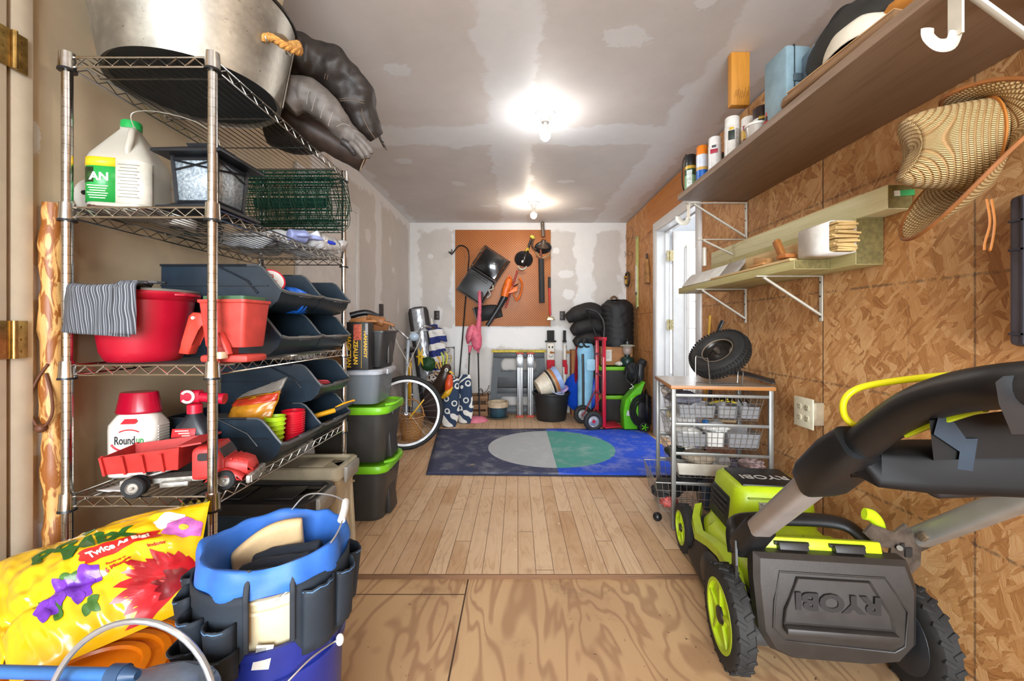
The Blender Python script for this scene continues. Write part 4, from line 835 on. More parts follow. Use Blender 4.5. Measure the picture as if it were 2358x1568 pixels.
b.grid(linf, 96, 26, True); b.make('lining', liner, t, local=True, ang=70)
def pan(a0, a1, r0, bul, zb, zt, nm, m, nu=14, dip=0, par=t):
    b = B(); f = lambda u, v: ((r0+bul*max(0, sin(pi*u))**.6*(.55+.45*v))*cos(a0+(a1-a0)*u), (r0+bul*max(0, sin(pi*u))**.6*(.55+.45*v))*sin(a0+(a1-a0)*u), zb+(zt-zb)*v-dip*sin(pi*u)*v+.004*nz((u*4, v*3, a0), 2))
    b.grid(f, nu, 8); o = b.make(nm, m, par, local=True, solid=.004)
    b = B(); b.tube([V(f(u/10, .965))+V((cos(a0)*.0025, sin(a0)*.0025, 0)) for u in range(11)], .0009, 5); b.make('stitching', mat('#5d87b8', .7), o, local=True); return o
D = lambda d: rad(-90+d)
for a, e in ((-118, -16), (14, 118)):
    b = B()
    def pf(u, v): a_ = D(a+(e-a)*u); edge = 1-min(1, min(u, 1-u)/.16); zb = .150+.05*edge**2; return (.172*cos(a_), .172*sin(a_), zb+(.315-zb)*v)
    b.grid(pf, 40, 8); b.make('panel', org_f, t, local=True, solid=.005)
    b = B(); b.tube(smoothpath([V(pf(0 if a > 0 else 1, v))*1.0+V((0, -.004, 0)) for v in (.0, .25, .5, .75, 1)]+[V((.158*cos(D(a if a > 0 else e)), .158*sin(D(a if a > 0 else e)), .362))], 5), .006, 8, flat=.6); b.make('strap', mat('#1a1f27', .7), t, local=True)
for a, e, bu, zb, zt, dp in ((-114, -92, .03, .17, .30, .01), (-90, -70, .028, .17, .29, .012), (-66, -48, .034, .16, .27, .0), (-44, -22, .030, .16, .265, .0), (20, 46, .018, .16, .30, .0), (50, 76, .02, .165, .295, .008), (80, 112, .03, .17, .29, .01)): pan(D(a), D(e), .176, bu, zb, zt, 'pocket', org_f, dip=dp)
for a, e, bu, zb, zt in ((-68, -46, .046, .158, .215), (-46, -20, .042, .158, .215)): pan(D(a), D(e), .180, bu, zb, zt, 'outer_pocket', org_f)
b = B(); b.box((.157*cos(D(-4))-.006, -.158, .175), (.034, .002, .05), (0, rad(12), rad(-6))); b.make('price_tag', mat('#dcd8d0', .6), t, local=True)
b = B()
for k in range(9): b.box((.157*cos(D(-4))-.020+.0026*k, -.1592, .188-.0005*k), (.0012, .001, .02), (0, rad(12), rad(-6)))
b.make('barcode', mat('#222222', .6), t, local=True)
b = B(); b.tube(smoothpath([(.005, -.160, .285), (.06, -.150, .32), (.135, -.10, .375), (.160, -.03, .405), (.165, .015, .408), (.13, .08, .41), (.07, .14, .40), (.03, .155, .36)], 8), .0021, 8); b.make('wire_handle', mat('#c5c4c0', .3, .8), t, local=True)
b = B(); b.tube([(.150, -.062, .392), (.160, -.03, .405), (.166, .012, .409)], .0095, 14); b.make('grip', mat('#dcdcda', .4), t, local=True)
t = thing('knee_pad', 'cream foam kneeling pad standing inside the blue lined tool bucket', 'knee pad', (ux-.025, uy+.01, z0+.21)); b = B(); b.grid(lambda u, v: ((-.085+.13*u), .02+.05*u-.012*v, .08*v+.055*u+.022*sin(pi*u)*v-.03), 14, 6); b.make('pad', mat('#d9b98a', .7), t, local=True, solid=.026, sub=1)
t = thing('rolled_cloth', 'dark navy folded canvas apron tucked into the blue lined tool bucket', 'cloth', (ux+.015, uy-.03, z0+.21)); b = B()
for k in range(3): b.grid(lambda u, v: ((-.075+.15*u), -.055+.045*k+.03*v+.01*sin(u*5), .05+.035*u+.02*k*0+.022*sin(pi*v)-.028+.006*nz((u*4, v*4, k), 1.5)), 16, 10)
b.make('folds', mat('#16202e', .8, var=.3), t, local=True, solid=.014, sub=1)
# ---- nearest pails at the bottom edge
t = thing('covered_pail', 'small grey blue covered pail with a tall wire handle in front of the buckets', 'pail', (-.535, .565, -.02)); b = B(); b.lathe([(0, 0), (.09, 0), (.10, .53), (.106, .532), (.106, .545), (.10, .546), (0, .55)], seg=40); b.make('body', mat('#5c6a78', .35, var=.25, vs=20), t, local=True)
b = B(); b.tube([(-.004+.118*cos(a), .01+.01*sin(a), .545+.125*sin(a)) for a in [pi*i/24 for i in range(25)]], .0042, 8); b.make('wire_handle', mat('#a9aaac', .35, .7), t, local=True)
b = B(); b.sph((.0, .0, .548), (.095, .095, .012), f=lambda q: .25*nz(q, 3)); b.make('film_cover', mat('#6b7884', .25, var=.3), t, local=True)
t = thing('grey_sack', 'crumpled pale grey plastic sack on the floor at the left edge beside the yellow bag', 'sack', (-1.10, .68, -.02)); b = B(); b.sph((0, 0, .23), (.08, .10, .25), f=lambda q: .16*nz(q, 2.2)+.06*nz(q, 6)); b.make('sack', mat('#a6a3a6', .3, var=.15), t, local=True)
t = thing('magenta_bottle', 'magenta plastic bottle under the blue pole at the bottom left edge', 'bottle', (-.73, .555, .0)); b = B(); b.lathe([(0, 0), (.05, 0), (.055, .01), (.055, .46), (.03, .50), (.022, .52), (0, .522)]); b.make('body', mat('#b5106a', .35), t, local=True)
t = thing('magenta_bottle', 'pink lettered plastic bottle at the extreme lower left corner', 'bottle', (-.86, .575, .0)); b = B(); b.lathe([(0, 0), (.05, 0), (.055, .01), (.055, .47), (.03, .51), (.022, .53), (0, .532)]); b.make('body', mat('#c03a8a', .35), t, local=True)
t = thing('blue_pole', 'slim blue pole with dark blue connector lying across the pink bottles', 'pole', (-.72, .60, .565)); a, c = P(-60, 1545, .62), P(262, 1553, .60); b = B(); b.cyl(a, c, .0085, seg=16); b.make('pole', mat('#2f5f96', .4), t); d = (c-a).normalized(); b = B(); b.cyl(c-d*.004, c+d*.018, .0135, seg=18); b.cyl(c+d*.018, c+d*.038, .012, .006, 18); b.make('connector', mat('#27405e', .4), t)
# ---- lime lidded bins
gbin = mat('#34322f', .42, var=.1); lime = mat('#72b81a', .38, var=.06)
def lime_bin(label, c):
    t = thing('lime_lid_bin', label, 'storage bin', c, group='dark bins with lime green lids'); w_, d_, h_ = .45, .36, .325; b = B()
    def ring(s, z): return [(x, y, z) for x, y in rrect(w_-.06*(1-s), d_-.06*(1-s), .06, 6)]
    b.loft([ring(-.15, 0), ring(-.05, .01), ring(.85, .275), ring(.9, .285)])
    b.make('body', gbin, t, local=True)
    for s in (1, -1):
        b = B(); b.box((s*(w_/2-.028), 0, .13), (.03, .13, .25), (0, rad(-s*5.5), 0), bev=.008); b.box((s*(w_/2-.004), 0, .262), (.02, .12, .03), bev=.006); b.make('end_recess', mat('#2a2826', .45), t, local=True)
    b = B(); ro = lambda s, z: [(x, y, z) for x, y in rrect(w_*s+.012, d_-w_*(1-s)+.012, .065, 6)]
    b.loft([ro(1.0, .272), ro(1.02, .280), ro(1.02, .300), ro(1.0, .312), ro(.95, .312), ro(.92, .303), ro(.5, .303)])
    for s in (1, -1): b.tube(smoothpath([(s*(w_/2-.03), -.105, .312), (s*(w_/2+.012), -.075, .318), (s*(w_/2+.02), 0, .320), (s*(w_/2+.012), .075, .318), (s*(w_/2-.03), .105, .312)], 5), .013, 10, flat=.7)
    b.make('lid', lime, t, local=True); return t
lb = lime_bin('dark grey bin with lime lid on the floor behind the beige tote', (-.945, 2.425, 0))
dup(lb, (-.940, 2.425, .322), label='dark grey bin with lime lid under the clear tote, second in its stack')
# ---- clear tote, black bin, gloves, box
g = G('smoky_plastic'); smoky = g.out('#7d858c', .22, Alpha=.72)
t = thing('clear_tote', 'smoky clear plastic tote on top of the lime lidded bins', 'storage tote', (-.96, 2.41, .646)); b = B(); b.loft([[(x, y, z) for x, y in rrect(w_, d_, .04, 5)] for w_, d_, z in ((.36, .27, 0), (.365, .275, .006), (.40, .31, .165), (.415, .325, .168))]); b.make('body', smoky, t, local=True); b = B(); b.loft([[(x, y, z) for x, y in rrect(w_, d_, .045, 5)] for w_, d_, z in ((.425, .335, .165), (.43, .34, .18), (.41, .32, .192), (.36, .27, .192), (.34, .25, .186))]); b.box((.215, 0, .172), (.012, .10, .03), bev=.004); b.make('lid', mat('#a9adb4', .3), t, local=True); b = B(); b.box((0, 0, .05), (.33, .23, .08), bev=.03); b.make('contents', mat('#57504a', .7, var=.5, vs=20), t, local=True)
t = thing('small_black_bin', 'open black plastic bin holding leather gloves on top of the clear tote', 'bin', (-.885, 2.47, .839)); b = B(); b.loft([[(x, y, z) for x, y in rrect(w_, d_, .035, 5)] for w_, d_, z in ((.22, .20, 0), (.225, .205, .006), (.27, .25, .20), (.285, .265, .202), (.285, .265, .212), (.265, .245, .212), (.255, .235, .18))]); b.make('body', mat('#262423', .45), t, local=True); b = B(); b.ext([(-.04, 0), (.04, 0), (.04, .10), (.02, .13), (-.02, .13), (-.04, .10)], .012, TR((.118, 0, .02), (rad(90), 0, rad(90))), .003); b.make('end_panel', mat('#34302d', .5), t, local=True)
tan = mat('#a9713f', .6, var=.25, bump=.3)
glove('leather_glove', 'tan leather work glove heaped on the open black bin', [(-.97, 2.40, 1.10), (-.88, 2.42, 1.105)], tan)
glove('leather_glove', 'brown leather work glove with dark cuff lying on the black bin rim', [(-.90, 2.46, 1.13), (-.80, 2.49, 1.10)], mat('#8a5830', .6, var=.25, bump=.3))
tag(softtube(B(), [(-1.0, 2.47, 1.14), (-.92, 2.5, 1.16), (-.85, 2.53, 1.14)], [.02, .018, .012], 12).make('dark_grip', blackp), 'short black rubber grip lying above the leather gloves', 'grip')
t = thing('yellow_print_box', 'black carton with vertical yellow lettering and a red label on the clear tote', 'box', (-.870, 2.275, .839), rad(2)); b = B(); b.box((0, 0, .13), (.125, .09, .26), bev=.002); b.make('carton', mat('#1b1715', .5), t, local=True); yl = mat('#d8a81c', .5); YM = WM[t.name]
text('MAGICTIAN', .032, YM @ TR((-.042, -.0455, .105), (rad(90), rad(90), 0)) @ Matrix.Rotation(0, 4, 'Z'), yl, t, bold=.001, sx=1.05); text('AZEALIAN', .032, YM @ TR((-.006, -.0455, .105), (rad(90), rad(90), 0)), yl, t, bold=.001, sx=1.0); text('MAHANOY', .024, YM @ TR((.047, -.0455, .14), (rad(90), rad(90), 0)), yl, t, bold=.0008, sx=1.2)
b = B(); b.box((.004, -.0455, .205), (.04, .002, .085)); b.make('red_label', mat('#b8513a', .5, var=.4, vs=90), t, local=True)
b = B(); b.box((.026, -.0455, .13), (.0016, .0015, .24)); b.make('corner_line', yl, t, local=True); b = B(); b.box((.054, -.0455, .222), (.014, .002, .06)); b.make('grey_label', mat('#8d8a88', .5), t, local=True)
t = thing('cardboard_box', 'open brown cardboard box behind the leather gloves beside the left wall', 'box', (-1.17, 3.05, 0)); b = B(); b.box((0, 0, .52), (.30, .34, 1.04), bev=.003); b.make('carton', mat('#96643a', .8), t, local=True); b = B(); b.box((.16, 0, 1.075), (.02, .33, .09), (0, rad(12), 0)); b.box((-.0, .172, 1.08), (.29, .008, .09), (rad(-8), 0, 0)); b.make('flap', mat('#a06c40', .8), t, local=True)
# ================================================================ far left corner
# ---- bicycle: front wheel turned to face the room, frame running back along the left wall
t = thing('bicycle', 'old bicycle with yellow and blue frame, front wheel turned out behind the lime bins', 'bicycle', (-.975, 3.62, 0))
WR = .325; rub = mat('#191a1b', .7, bump=.2); alu = mat('#b9bbbd', .3, .85, var=.15); ax0 = V((.30, -.95, 0)).normalized()
def wheel(c, ax, par):
    b = B(); b.torus(c, WR-.018, .021, ax, 56, 10); w_ = b.make('tyre', rub, par)
    b = B(); F = frame(ax); R = WR-.045
    b.loft([[V(c)+F @ V(((R+dr)*cos(2*pi*i/56), (R+dr)*sin(2*pi*i/56), dz)) for i in range(56)] for dr, dz in ((.012, -.013), (-.008, -.012), (-.012, 0), (-.008, .012), (.012, .013), (.012, -.013))], False); b.make('rim', alu, w_)
    b = B()
    for i in range(28):
        a = 2*pi*i/28; s = .02 if i % 2 else -.02; h = a+(.9 if i % 4 < 2 else -.9); b.tube([V(c)+F @ V((R*cos(a), R*sin(a), 0)), V(c)+F @ V((.02*cos(h), .02*sin(h), s))], .0011, 4)
    b.make('spokes', alu, w_); b = B(); b.cyl(V(c)-F @ V((0, 0, .04)), V(c)+F @ V((0, 0, .04)), .016, seg=14); b.make('hub', alu, w_); return w_
fc = V((-.975, 3.62, WR)); rc2 = V((-1.20, 4.60, WR)); wheel(fc, ax0, t); wheel(rc2, (.98, .2, 0), t)
hd = V((-1.0, 3.76, .80)); sd = ax0
b = B()
for s in (1, -1): b.tube(smoothpath([fc+ax0*.05*s, hd+ax0*.05*s-V((0, .04, .18)), hd+ax0*.03*s-V((0, .02, .06))], 5), .011, 10)
b.tube([hd-V((0, .02, .06)), hd+V((.0, .03, .16))], .017, 12); b.make('fork', mat('#aab4be', .3, .5), t)
bb = V((-1.10, 4.22, .28)); st = V((-1.12, 4.32, .72))
b = B()
for a, c in ((hd, st), (hd-V((0, .01, .08)), bb), (st, bb), (st, rc2), (bb, rc2)): b.cyl(a, c, .016 if c is not rc2 else .010, seg=12)
b.make('frame', mat('#d9a51a', .35), t)
hb = hd+V((.01, .02, .17)); b = B(); b.tube(smoothpath([hb+V((-.20, .10, .10)), hb+V((-.16, .0, .13)), hb+V((-.06, -.02, .05)), hb, hb+V((.08, -.03, .04)), hb+V((.14, -.05, .11)), hb+V((.19, .06, .10))], 6), .011, 10); b.make('handlebar', alu, t)
b = B(); b.tube([hb+V((.185, .05, .10)), hb+V((.20, .15, .10))], .016, 12); b.make('grip', mat('#222', .7) if False else blackp, t)
b = B(); b.sph(hb+V((.06, -.06, .02)), (.045, .035, .04)); b.make('headlight', mat('#a9bccd', .25), t)
b = B(); b.sph(st+V((0, .02, .12)), (.06, .13, .03)); b.cyl(st, st+V((0, 0, .12)), .013); b.make('saddle', blackp, t)
b = B()
for s, o_ in ((1, 0), (-1, .03)): b.tube(smoothpath([hb+V((.13*s, -.04, .10)), hb+V((.10*s+.02, -.12, -.02)), hd+V((.02+o_, -.09, -.10)), fc+V((.02, -.03, .25))], 6), .003, 6)
b.make('brake_cable', mat('#cfcbc2', .5), t)
b = B(); b.box(fc+V((.10, -.02, .04)), (.012, .012, .20), (0, rad(38), 0), bev=.003); b.make('yellow_stay', mat('#e0b020', .4), t)
# ---- things around the bicycle
t = thing('wicker_basket', 'small tan wicker basket on the floor behind the front bicycle wheel', 'basket', (-1.02, 3.98, 0)); g = G('wicker'); o = g.obj(); x, y, z = g.xyz(o); wv = g.n('TexWave'); g.put(wv.inputs['Vector'], o); wv.inputs['Scale'].default_value = 22; wv.inputs['Distortion'].default_value = 3; wv.bands_direction = 'Z'
wk = g.out(g.ramp(wv.outputs[0], [(0, '#7a4a20'), (.5, '#bb8246'), (1, '#d8a668')]), .7, wv.outputs[0], .8, .006); b = B(); b.lathe([(0, 0), (.09, 0), (.12, .21), (.128, .22), (.115, .22), (.085, .01), (0, .01)], seg=36); b.torus((0, 0, .22), .122, .010, seg=40); b.make('body', wk, t, local=True); b = B(); b.tube([(.118*cos(a), 0, .22+.16*sin(a)) for a in [pi*i/18 for i in range(19)]], .008, 8); b.make('handle', wk, t, local=True)
t = thing('paper_star', 'yellow faceted paper star ornament hanging on the bicycle handlebar', 'ornament', (-.94, 4.02, .70)); b = B()
for k in range(6): a = k*pi/3; b.loft([[(.02*cos(a+1.2), -.02, .09+.02*sin(a+1.2)), (.02*cos(a-1.2), -.02, .09+.02*sin(a-1.2)), (.0, .035, .09)], [(.085*cos(a)*.6, 0, .09+.11*sin(a))]*3])
b.make('star', mat('#c9a51e', .35), t, local=True)
t = thing('boxwood_ball', 'dark green artificial boxwood ball wedged between bicycle and umbrella', 'plant', (-.96, 4.45, .60)); b = B(); b.sph((0, 0, .08), .075, u=28, v=18, f=lambda q: .22*nz(q, 7)); b.make('ball', mat('#123f1c', .6, var=.5, vs=60), t, local=True)
t = thing('ironing_board_roll', 'tall dark grey padded case with silver foil front leaning in the back left corner', 'padded case', (-1.02, 4.98, 0), rot=(rad(-3), rad(-8), rad(8)))
b = B(); pr = rrect(.24, .09, .044, 5); b.loft([[(x*q, y*q, z) for x, y in pr] for q, z in ((.9, 0), (1, .03), (1, 1.28), (.86, 1.325), (.4, 1.34))]); b.make('sleeve', mat('#2c2a2b', .7), t, local=True)
b = B(); b.grid(lambda u, v: (-.072+.144*u, -.046-.018*sin(pi*u)+.004*nz((u*4, v*16, 0), 1.6), .05+1.27*v), 14, 60); b.make('foil_front', mat('#a9adb3', .3, .5, var=.2, vs=30), t, local=True, solid=.004); b = B(); b.box((0, -.03, 1.04), (.245, .07, .012)); b.make('strap', mat('#d0d0cd', .5), t, local=True)
t = thing('beach_umbrella', 'folded blue and white striped beach umbrella leaning beside the silver case', 'umbrella', (-.83, 4.80, 0), rot=(rad(-4), rad(-9), 0)); ub = stripes(['#1b2a6b', '#d9d7d2'], 'Z', .155, .8, .06); b = B()
def umf(u, v): a = 2*pi*u; r = (.028+.045*math.sin(min(1, v*1.25)*pi*.82)**.9)*(1+.28*sin(a*4+v*5)); return (r*cos(a), r*sin(a), .40+.72*v)
b.grid(umf, 56, 26, True); b.make('canopy', ub, t, local=True, ang=70); b = B(); b.cyl((0, 0, 0), (0, 0, 1.2), .013, seg=12); b.make('pole', mat('#d5d2c8', .4), t, local=True)
for k, (x, y, z) in enumerate(((.06, -.03, 1.08), (.09, -.03, 1.0), (.06, -.04, .90))): b = B(); b.grid(lambda u, v: (x-.08+.14*u, y-.02*sin(u*4), z-.05+.09*v-.06*u+.012*sin(v*6)), 8, 6); b.make('loose_fold', ub, t, local=True, solid=.006)
g = G('navy_print'); o = g.obj(); vv = g.vor(o, 9, 'SMOOTH_F1'); f = g.m_('FRACT', g.m_('MULTIPLY', vv.outputs['Distance'], 3.1)); navyp = g.out(g.mix(g.m_('MULTIPLY', g.step(f, .55, .60), g.step(f, .92, .87)), '#22344e', '#d6d3cb'), .85)
def cushion(label, c, rz, w_, h_, tilt):
    t = thing('patterned_cushion', label, 'cushion', c, rot=(rad(-6), rad(tilt), rz), group='navy and white patterned cushions'); b = B()
    b.grid(lambda u, v: ((w_/2)*(1+.08*sin(v*7))*cos(2*pi*u)*max(.25, sin(pi*(.10+.80*v)))**.35, .055*sin(2*pi*u)*max(.2, sin(pi*(.10+.80*v)))**.5, h_*v+.008*nz((u*4, v*5, rz), 2)), 36, 24, True); b.loft([[((w_/2)*.6*cos(a), .03*sin(a), z) for a in [2*pi*i/16 for i in range(16)]] for z in (.0, .01)]); b.make('cover', navyp, t, local=True, ang=80); return t
cushion('navy and white patterned rolled cushion standing nearest the front bicycle wheel', (-.735, 4.46, 0), rad(10), .19, .52, 4); cushion('navy and white patterned rolled cushion standing beside the flamingo base', (-.59, 4.64, 0), rad(-15), .20, .54, -3)
t = thing('patterned_blanket', 'brown and white patterned folded blanket on top of the patterned cushions behind the metal bird', 'blanket', (-.86, 4.66, .44)); g = G('brown_print'); o = g.obj(); vv = g.vor(o, 20, 'DISTANCE_TO_EDGE'); b = B(); b.sph((0, 0, .06), (.17, .12, .07), f=lambda q: .15*nz(q, 2.5)); b.make('folds', g.out(g.mix(g.step(vv.outputs['Distance'], .12, .16), '#d8d0c8', '#3a2a26'), .9), t, local=True); b = B(); b.sph((-.05, 0, -.2), (.16, .13, .24)); b.make('stuffed_bag', mat('#3a2d2a', .8), t, local=True)
t = thing('metal_rooster', 'painted metal garden rooster with yellow crest and orange chest beside the patterned cushions', 'garden ornament', (-.80, 4.55, 0)); MR = lambda px, py, dy=0: P(px, py, 4.5+dy)
b = B(); softtube(b, [MR(1002, 905, .06), MR(1010, 890, .03), MR(1022, 870), MR(1028, 848), MR(1029, 838)], [.05, .075, .07, .055, .03], 18, .05); b.make('body', mat('#33231c', .4, var=.3), t, sub=1)
b = B(); softtube(b, [MR(1030, 905, -.05), MR(1034, 885, -.06), MR(1036, 862, -.05)], [.03, .045, .025], 14, .1); b.make('chest', mat('#c8481e', .4, var=.3), t, sub=1); b = B(); softtube(b, [MR(1018, 916, -.05), MR(1030, 905, -.07), MR(1042, 890, -.06)], [.018, .035, .015], 12, .1); b.make('wing_tip', mat('#d9a51e', .4), t, sub=1)
for k, (x0, y0, x1, y1, x2, y2, c_) in enumerate(((1012, 850, 1006, 835, 1002, 842, '#b58a22'), (1016, 846, 1012, 826, 1008, 822, '#c9962a'), (1021, 844, 1020, 822, 1016, 812, '#9fae2e'), (1026, 842, 1030, 822, 1026, 812, '#b9b032'), (1031, 842, 1040, 826, 1036, 818, '#d4b12f'), (1010, 862, 1003, 856, 1000, 862, '#a86a1e'))): b = B(); b.tube(smoothpath([MR(x0, y0), MR(x1, y1), MR(x2, y2), MR(x2+4, y2+6)], 5), [.010]*12+[.008, .006, .004, .003], 8, flat=.4); b.make('crest_plume', mat(c_, .4), t)
b = B(); b.sph(MR(1028, 852, -.055), (.020, .012, .020)); b.make('eye_ring', mat('#e0dcd0', .4), t); b = B(); b.sph(MR(1028, 852, -.07), (.008, .006, .008)); b.make('pupil', blackp, t); b = B(); b.cyl(MR(1036, 856, -.05), MR(1046, 862, -.07), .014, .002, 12); b.make('beak', mat('#d9b030', .4), t)
b = B(); b.cyl((-.80, 4.55, 0), (-.80, 4.55, .36), .006, seg=8); b.cyl((-.75, 4.55, 0), (-.77, 4.55, .36), .006, seg=8); b.make('stand', mat('#2a2522', .5), t)
t = thing('wire_trellis', 'thin wire garden trellis with curled scrolls against the back wall', 'trellis', P(1015, 880, 5.12)); iron = mat('#4a4a46', .5, .5); b = B(); R_ = lambda x, y: P(x, y, 5.12); b.tube(smoothpath([R_(950, 802), R_(1035, 800), R_(1044, 802), R_(1046, 812), R_(1046, 960)], 5), .004, 6)
for cx_, cy_, r_ in ((1028, 806, .035), (1014, 818, .03), (1004, 832, .03), (1022, 830, .025), (1000, 850, .03), (1036, 822, .02)): b.torus(R_(cx_, cy_), r_, .003, (0, 1, 0), 20, 5, .5, 6.0)
b.make('scrolls', iron, t)
# ================================================================ back wall
t = thing('pegboard', 'large square brown perforated hardboard panel on the back wall', 'pegboard', (-.18, YB-.012, 1.70)); g = G('perforated_hardboard'); o = g.obj(); x, y, z = g.xyz(o); pit = .0318
def cell(a): return g.m_('SUBTRACT', g.m_('FRACT', g.m_('ADD', g.m_('DIVIDE', a, pit), 50)), .5)
u_ = g.m_('ADD', x, z); v_ = g.m_('SUBTRACT', x, z); a, c = cell(u_), cell(v_); r = g.m_('SQRT', g.m_('ADD', g.m_('MULTIPLY', a, a), g.m_('MULTIPLY', c, c))); hole = g.step(r, .27, .20); n = g.noise(o, 3, 3)
pm = g.out(g.mix(hole, g.mix(n, '#a05a28', '#c27c44'), '#4a2410'), .5, hole, -.6, .004)
b = B(); b.box((0, 0, 0), (1.205, .012, 1.215), bev=.001); b.make('panel', pm, t, local=True)
YW = YB-.02
def W(px, py, d=0): return P(px, py, YW-d)
ir = mat('#17171a', .4, .4)
t = thing('shepherd_hook', 'tall black iron shepherd hook leaning against the pegboard', 'garden hook', P(1056, 956, 5.1)); b = B(); b.tube(smoothpath([W(1036, 580, .05), W(1040, 585, .05), W(1046, 578, .05), W(1055, 567, .05), W(1066, 566, .05), (W(1077, 574, .05)), W(1080, 592, .05), W(1077, 630, .05), W(1072, 690, .06), W(1062, 815, .1), W(1057, 880, .12), W(1055, 956, .14)], 6), .008, 8); b.tube([W(1058, 869, .12), W(1046, 869, .12), W(1044, 872, .12)], .006, 8); b.torus(W(1037, 578, .05), .022, .006, (0, 1, 0), 18, 6, 2.2, 6); b.make('rod', ir, t)
# black hinged carrier, tilted
t = thing('black_carrier', 'large glossy black hinged carrier hanging tilted on the pegboard', 'carrier', W(1115, 634, .09)); gl_ = mat('#0f1012', .17, var=.15, Coat_Weight=.5, bump=.06, bsc=30); fl = mat('#100f0f', .38, var=.2)
Mo = Matrix.Translation(W(1115, 634, .02)) @ Matrix.Rotation(rad(33.5), 4, 'Y'); w_, h_ = .37, .66
def sec(x0, x1, z0, z1, d, nm, m, r=.04, bul=.03):
    b = B(); b.M = Mo; wd = x1-x0; ht = z1-z0
    def f(u, v): e = min(1, min(u, 1-u)/.06)**.5*min(1, min(v, 1-v)/.05)**.5; return (x0+wd*u, -(d*e+bul*sin(pi*u)*sin(pi*v)*e), z0+ht*v)
    b.grid(f, 30, 30); b.box(((x0+x1)/2, -d*.25, (z0+z1)/2), (wd, d*.5, ht)); return b.make(nm, m, t)
sec(-.17, .17, .0, .31, .12, 'glossy_lid', gl_); sec(-.185, .185, -.34, -.005, .13, 'lower_body', fl, bul=.015)
b = B(); b.M = Mo
for x in (-.178, .178): b.tube(smoothpath([(x, -.02, .315), (x, -.11, .29), (x, -.125, .15), (x, -.12, 0)], 5), .008, 8)
b.tube([(-.178, -.12, 0), (.178, -.12, 0)], .010, 8); b.tube([(-.178, -.02, .315), (.178, -.02, .315)], .007, 8); b.tube([(-.11, -.142, -.045), (.10, -.142, -.045), (.10, -.14, -.075), (-.11, -.14, -.075)], .004, 6, True); b.make('frame_edge', mat('#2d2b2a', .3), t)
b = B(); b.M = Mo
for x, z in ((-.175, .02), (-.178, .22), (.175, .2), (-.182, -.03)): b.sph((x, -.12, z), .012)
b.make('latches', mat('#8d8a82', .3, .8), t)
b = B(); b.M = Mo; b.tube(smoothpath([(.17, -.13, -.05), (.20, -.14, -.09), (.17, -.15, -.13), (.21, -.14, -.16), (.20, -.14, -.22)], 6), .010, 8); b.make('cord', mat('#a09a92', .5), t)
# leaf blower
og = mat('#d8661a', .4, var=.15); blk = mat('#1c1e21', .4)
t = thing('leaf_blower', 'orange leaf blower with long black tube hanging on the pegboard', 'leaf blower', W(1160, 690, .06)); q = .10
b = B(); b.tube([W(1163, 682, q), W(1150, 706, q), W(1122, 750, q)], [.044, .034, .026], 18); b.make('nozzle_tube', blk, t)
b = B(); softtube(b, [W(1161, 684, q), W(1165, 668, q), W(1171, 650, q), W(1173, 641, q)], [.045, .052, .05, .03], 18, .03); b.make('motor_housing', og, t, sub=1)
b = B(); b.tube(smoothpath([W(1168, 645, q), W(1172, 636, q), W(1177, 640, q), W(1177, 660, q), W(1173, 672, q)], 5), .011, 10); b.make('handle', og, t)
b = B(); b.ext([(0, 0), (.12, .085), (.115, .095), (.10, .06), (.0, .02)], .02, Matrix.Translation(W(1173, 668, q)) @ TR((0, 0, 0), (rad(90), 0, 0)), .003); b.ext([(-.02, -.05), (.10, -.02), (.11, .04), (.09, .045), (.02, .0)], .04, Matrix.Translation(W(1172, 668, q)) @ TR((0, 0, 0), (rad(90), 0, 0)), .004); b.make('intake_bracket', og, t)
b = B(); b.tube(smoothpath([W(1196, 640, q), W(1202, 652, q), W(1201, 668, q), W(1196, 684, q), W(1189, 692, q)], 6), .017, 10, flat=.7); b.make('loop_handle', og, t); b = B(); b.tube([W(1181, 672, q), W(1189, 692, q)], .008, 8); b.make('strut', og, t)
# trimmer
t = thing('string_trimmer', 'cordless string trimmer with round black guard and red shaft on the pegboard', 'string trimmer', W(1200, 620, .06)); q = .07
b = B(); b.tube([W(1192, 622, q), W(1180, 660, q-.02), W(1164, 709, q-.02)], .011, 12); b.make('red_shaft', mat('#9c2a22', .4, var=.2), t)
b = B(); b.lathe([(.0, .0), (.10, -.005), (.112, -.02), (.116, -.045), (.108, -.045), (.10, -.02), (0, -.012)], W(1205, 601, .05), 36, (-.12, -.75, -.6)); b.make('guard', blk, t)
b = B(); softtube(b, [W(1203, 610, .12), W(1207, 597, .13), W(1212, 582, .10), W(1215, 575, .06)], [.022, .034, .03, .016], 14, .03); b.make('motor_head', mat('#1a1a1c', .3), t, sub=1); b = B(); b.tube([W(1211, 578, .13), W(1216, 571, .10), W(1217, 576, .12)], .012, 10); b.make('yellow_collar', mat('#c9b23a', .4), t)
b = B(); b.tube(smoothpath([W(1216, 573, .06), W(1219, 562, .05), W(1223, 552, .05)], 4), .014, 10); b.make('upper_shaft', blk, t); b = B(); b.sph(W(1226, 546, .05), (.035, .03, .022), (0, .5, 0)); b.make('lime_knob', mat('#d2cf5a', .4), t); b = B(); b.torus(W(1203, 612, .10), .05, .010, (0, -.8, -.6), 24, 8, 3.3, 6.1); b.make('pale_bumper', mat('#c9c2b4', .4), t); b = B(); b.box(W(1203, 602, .165), (.02, .004, .026), (0, rad(15), 0)); b.make('switch_label', mat('#d8d4ca', .5), t)
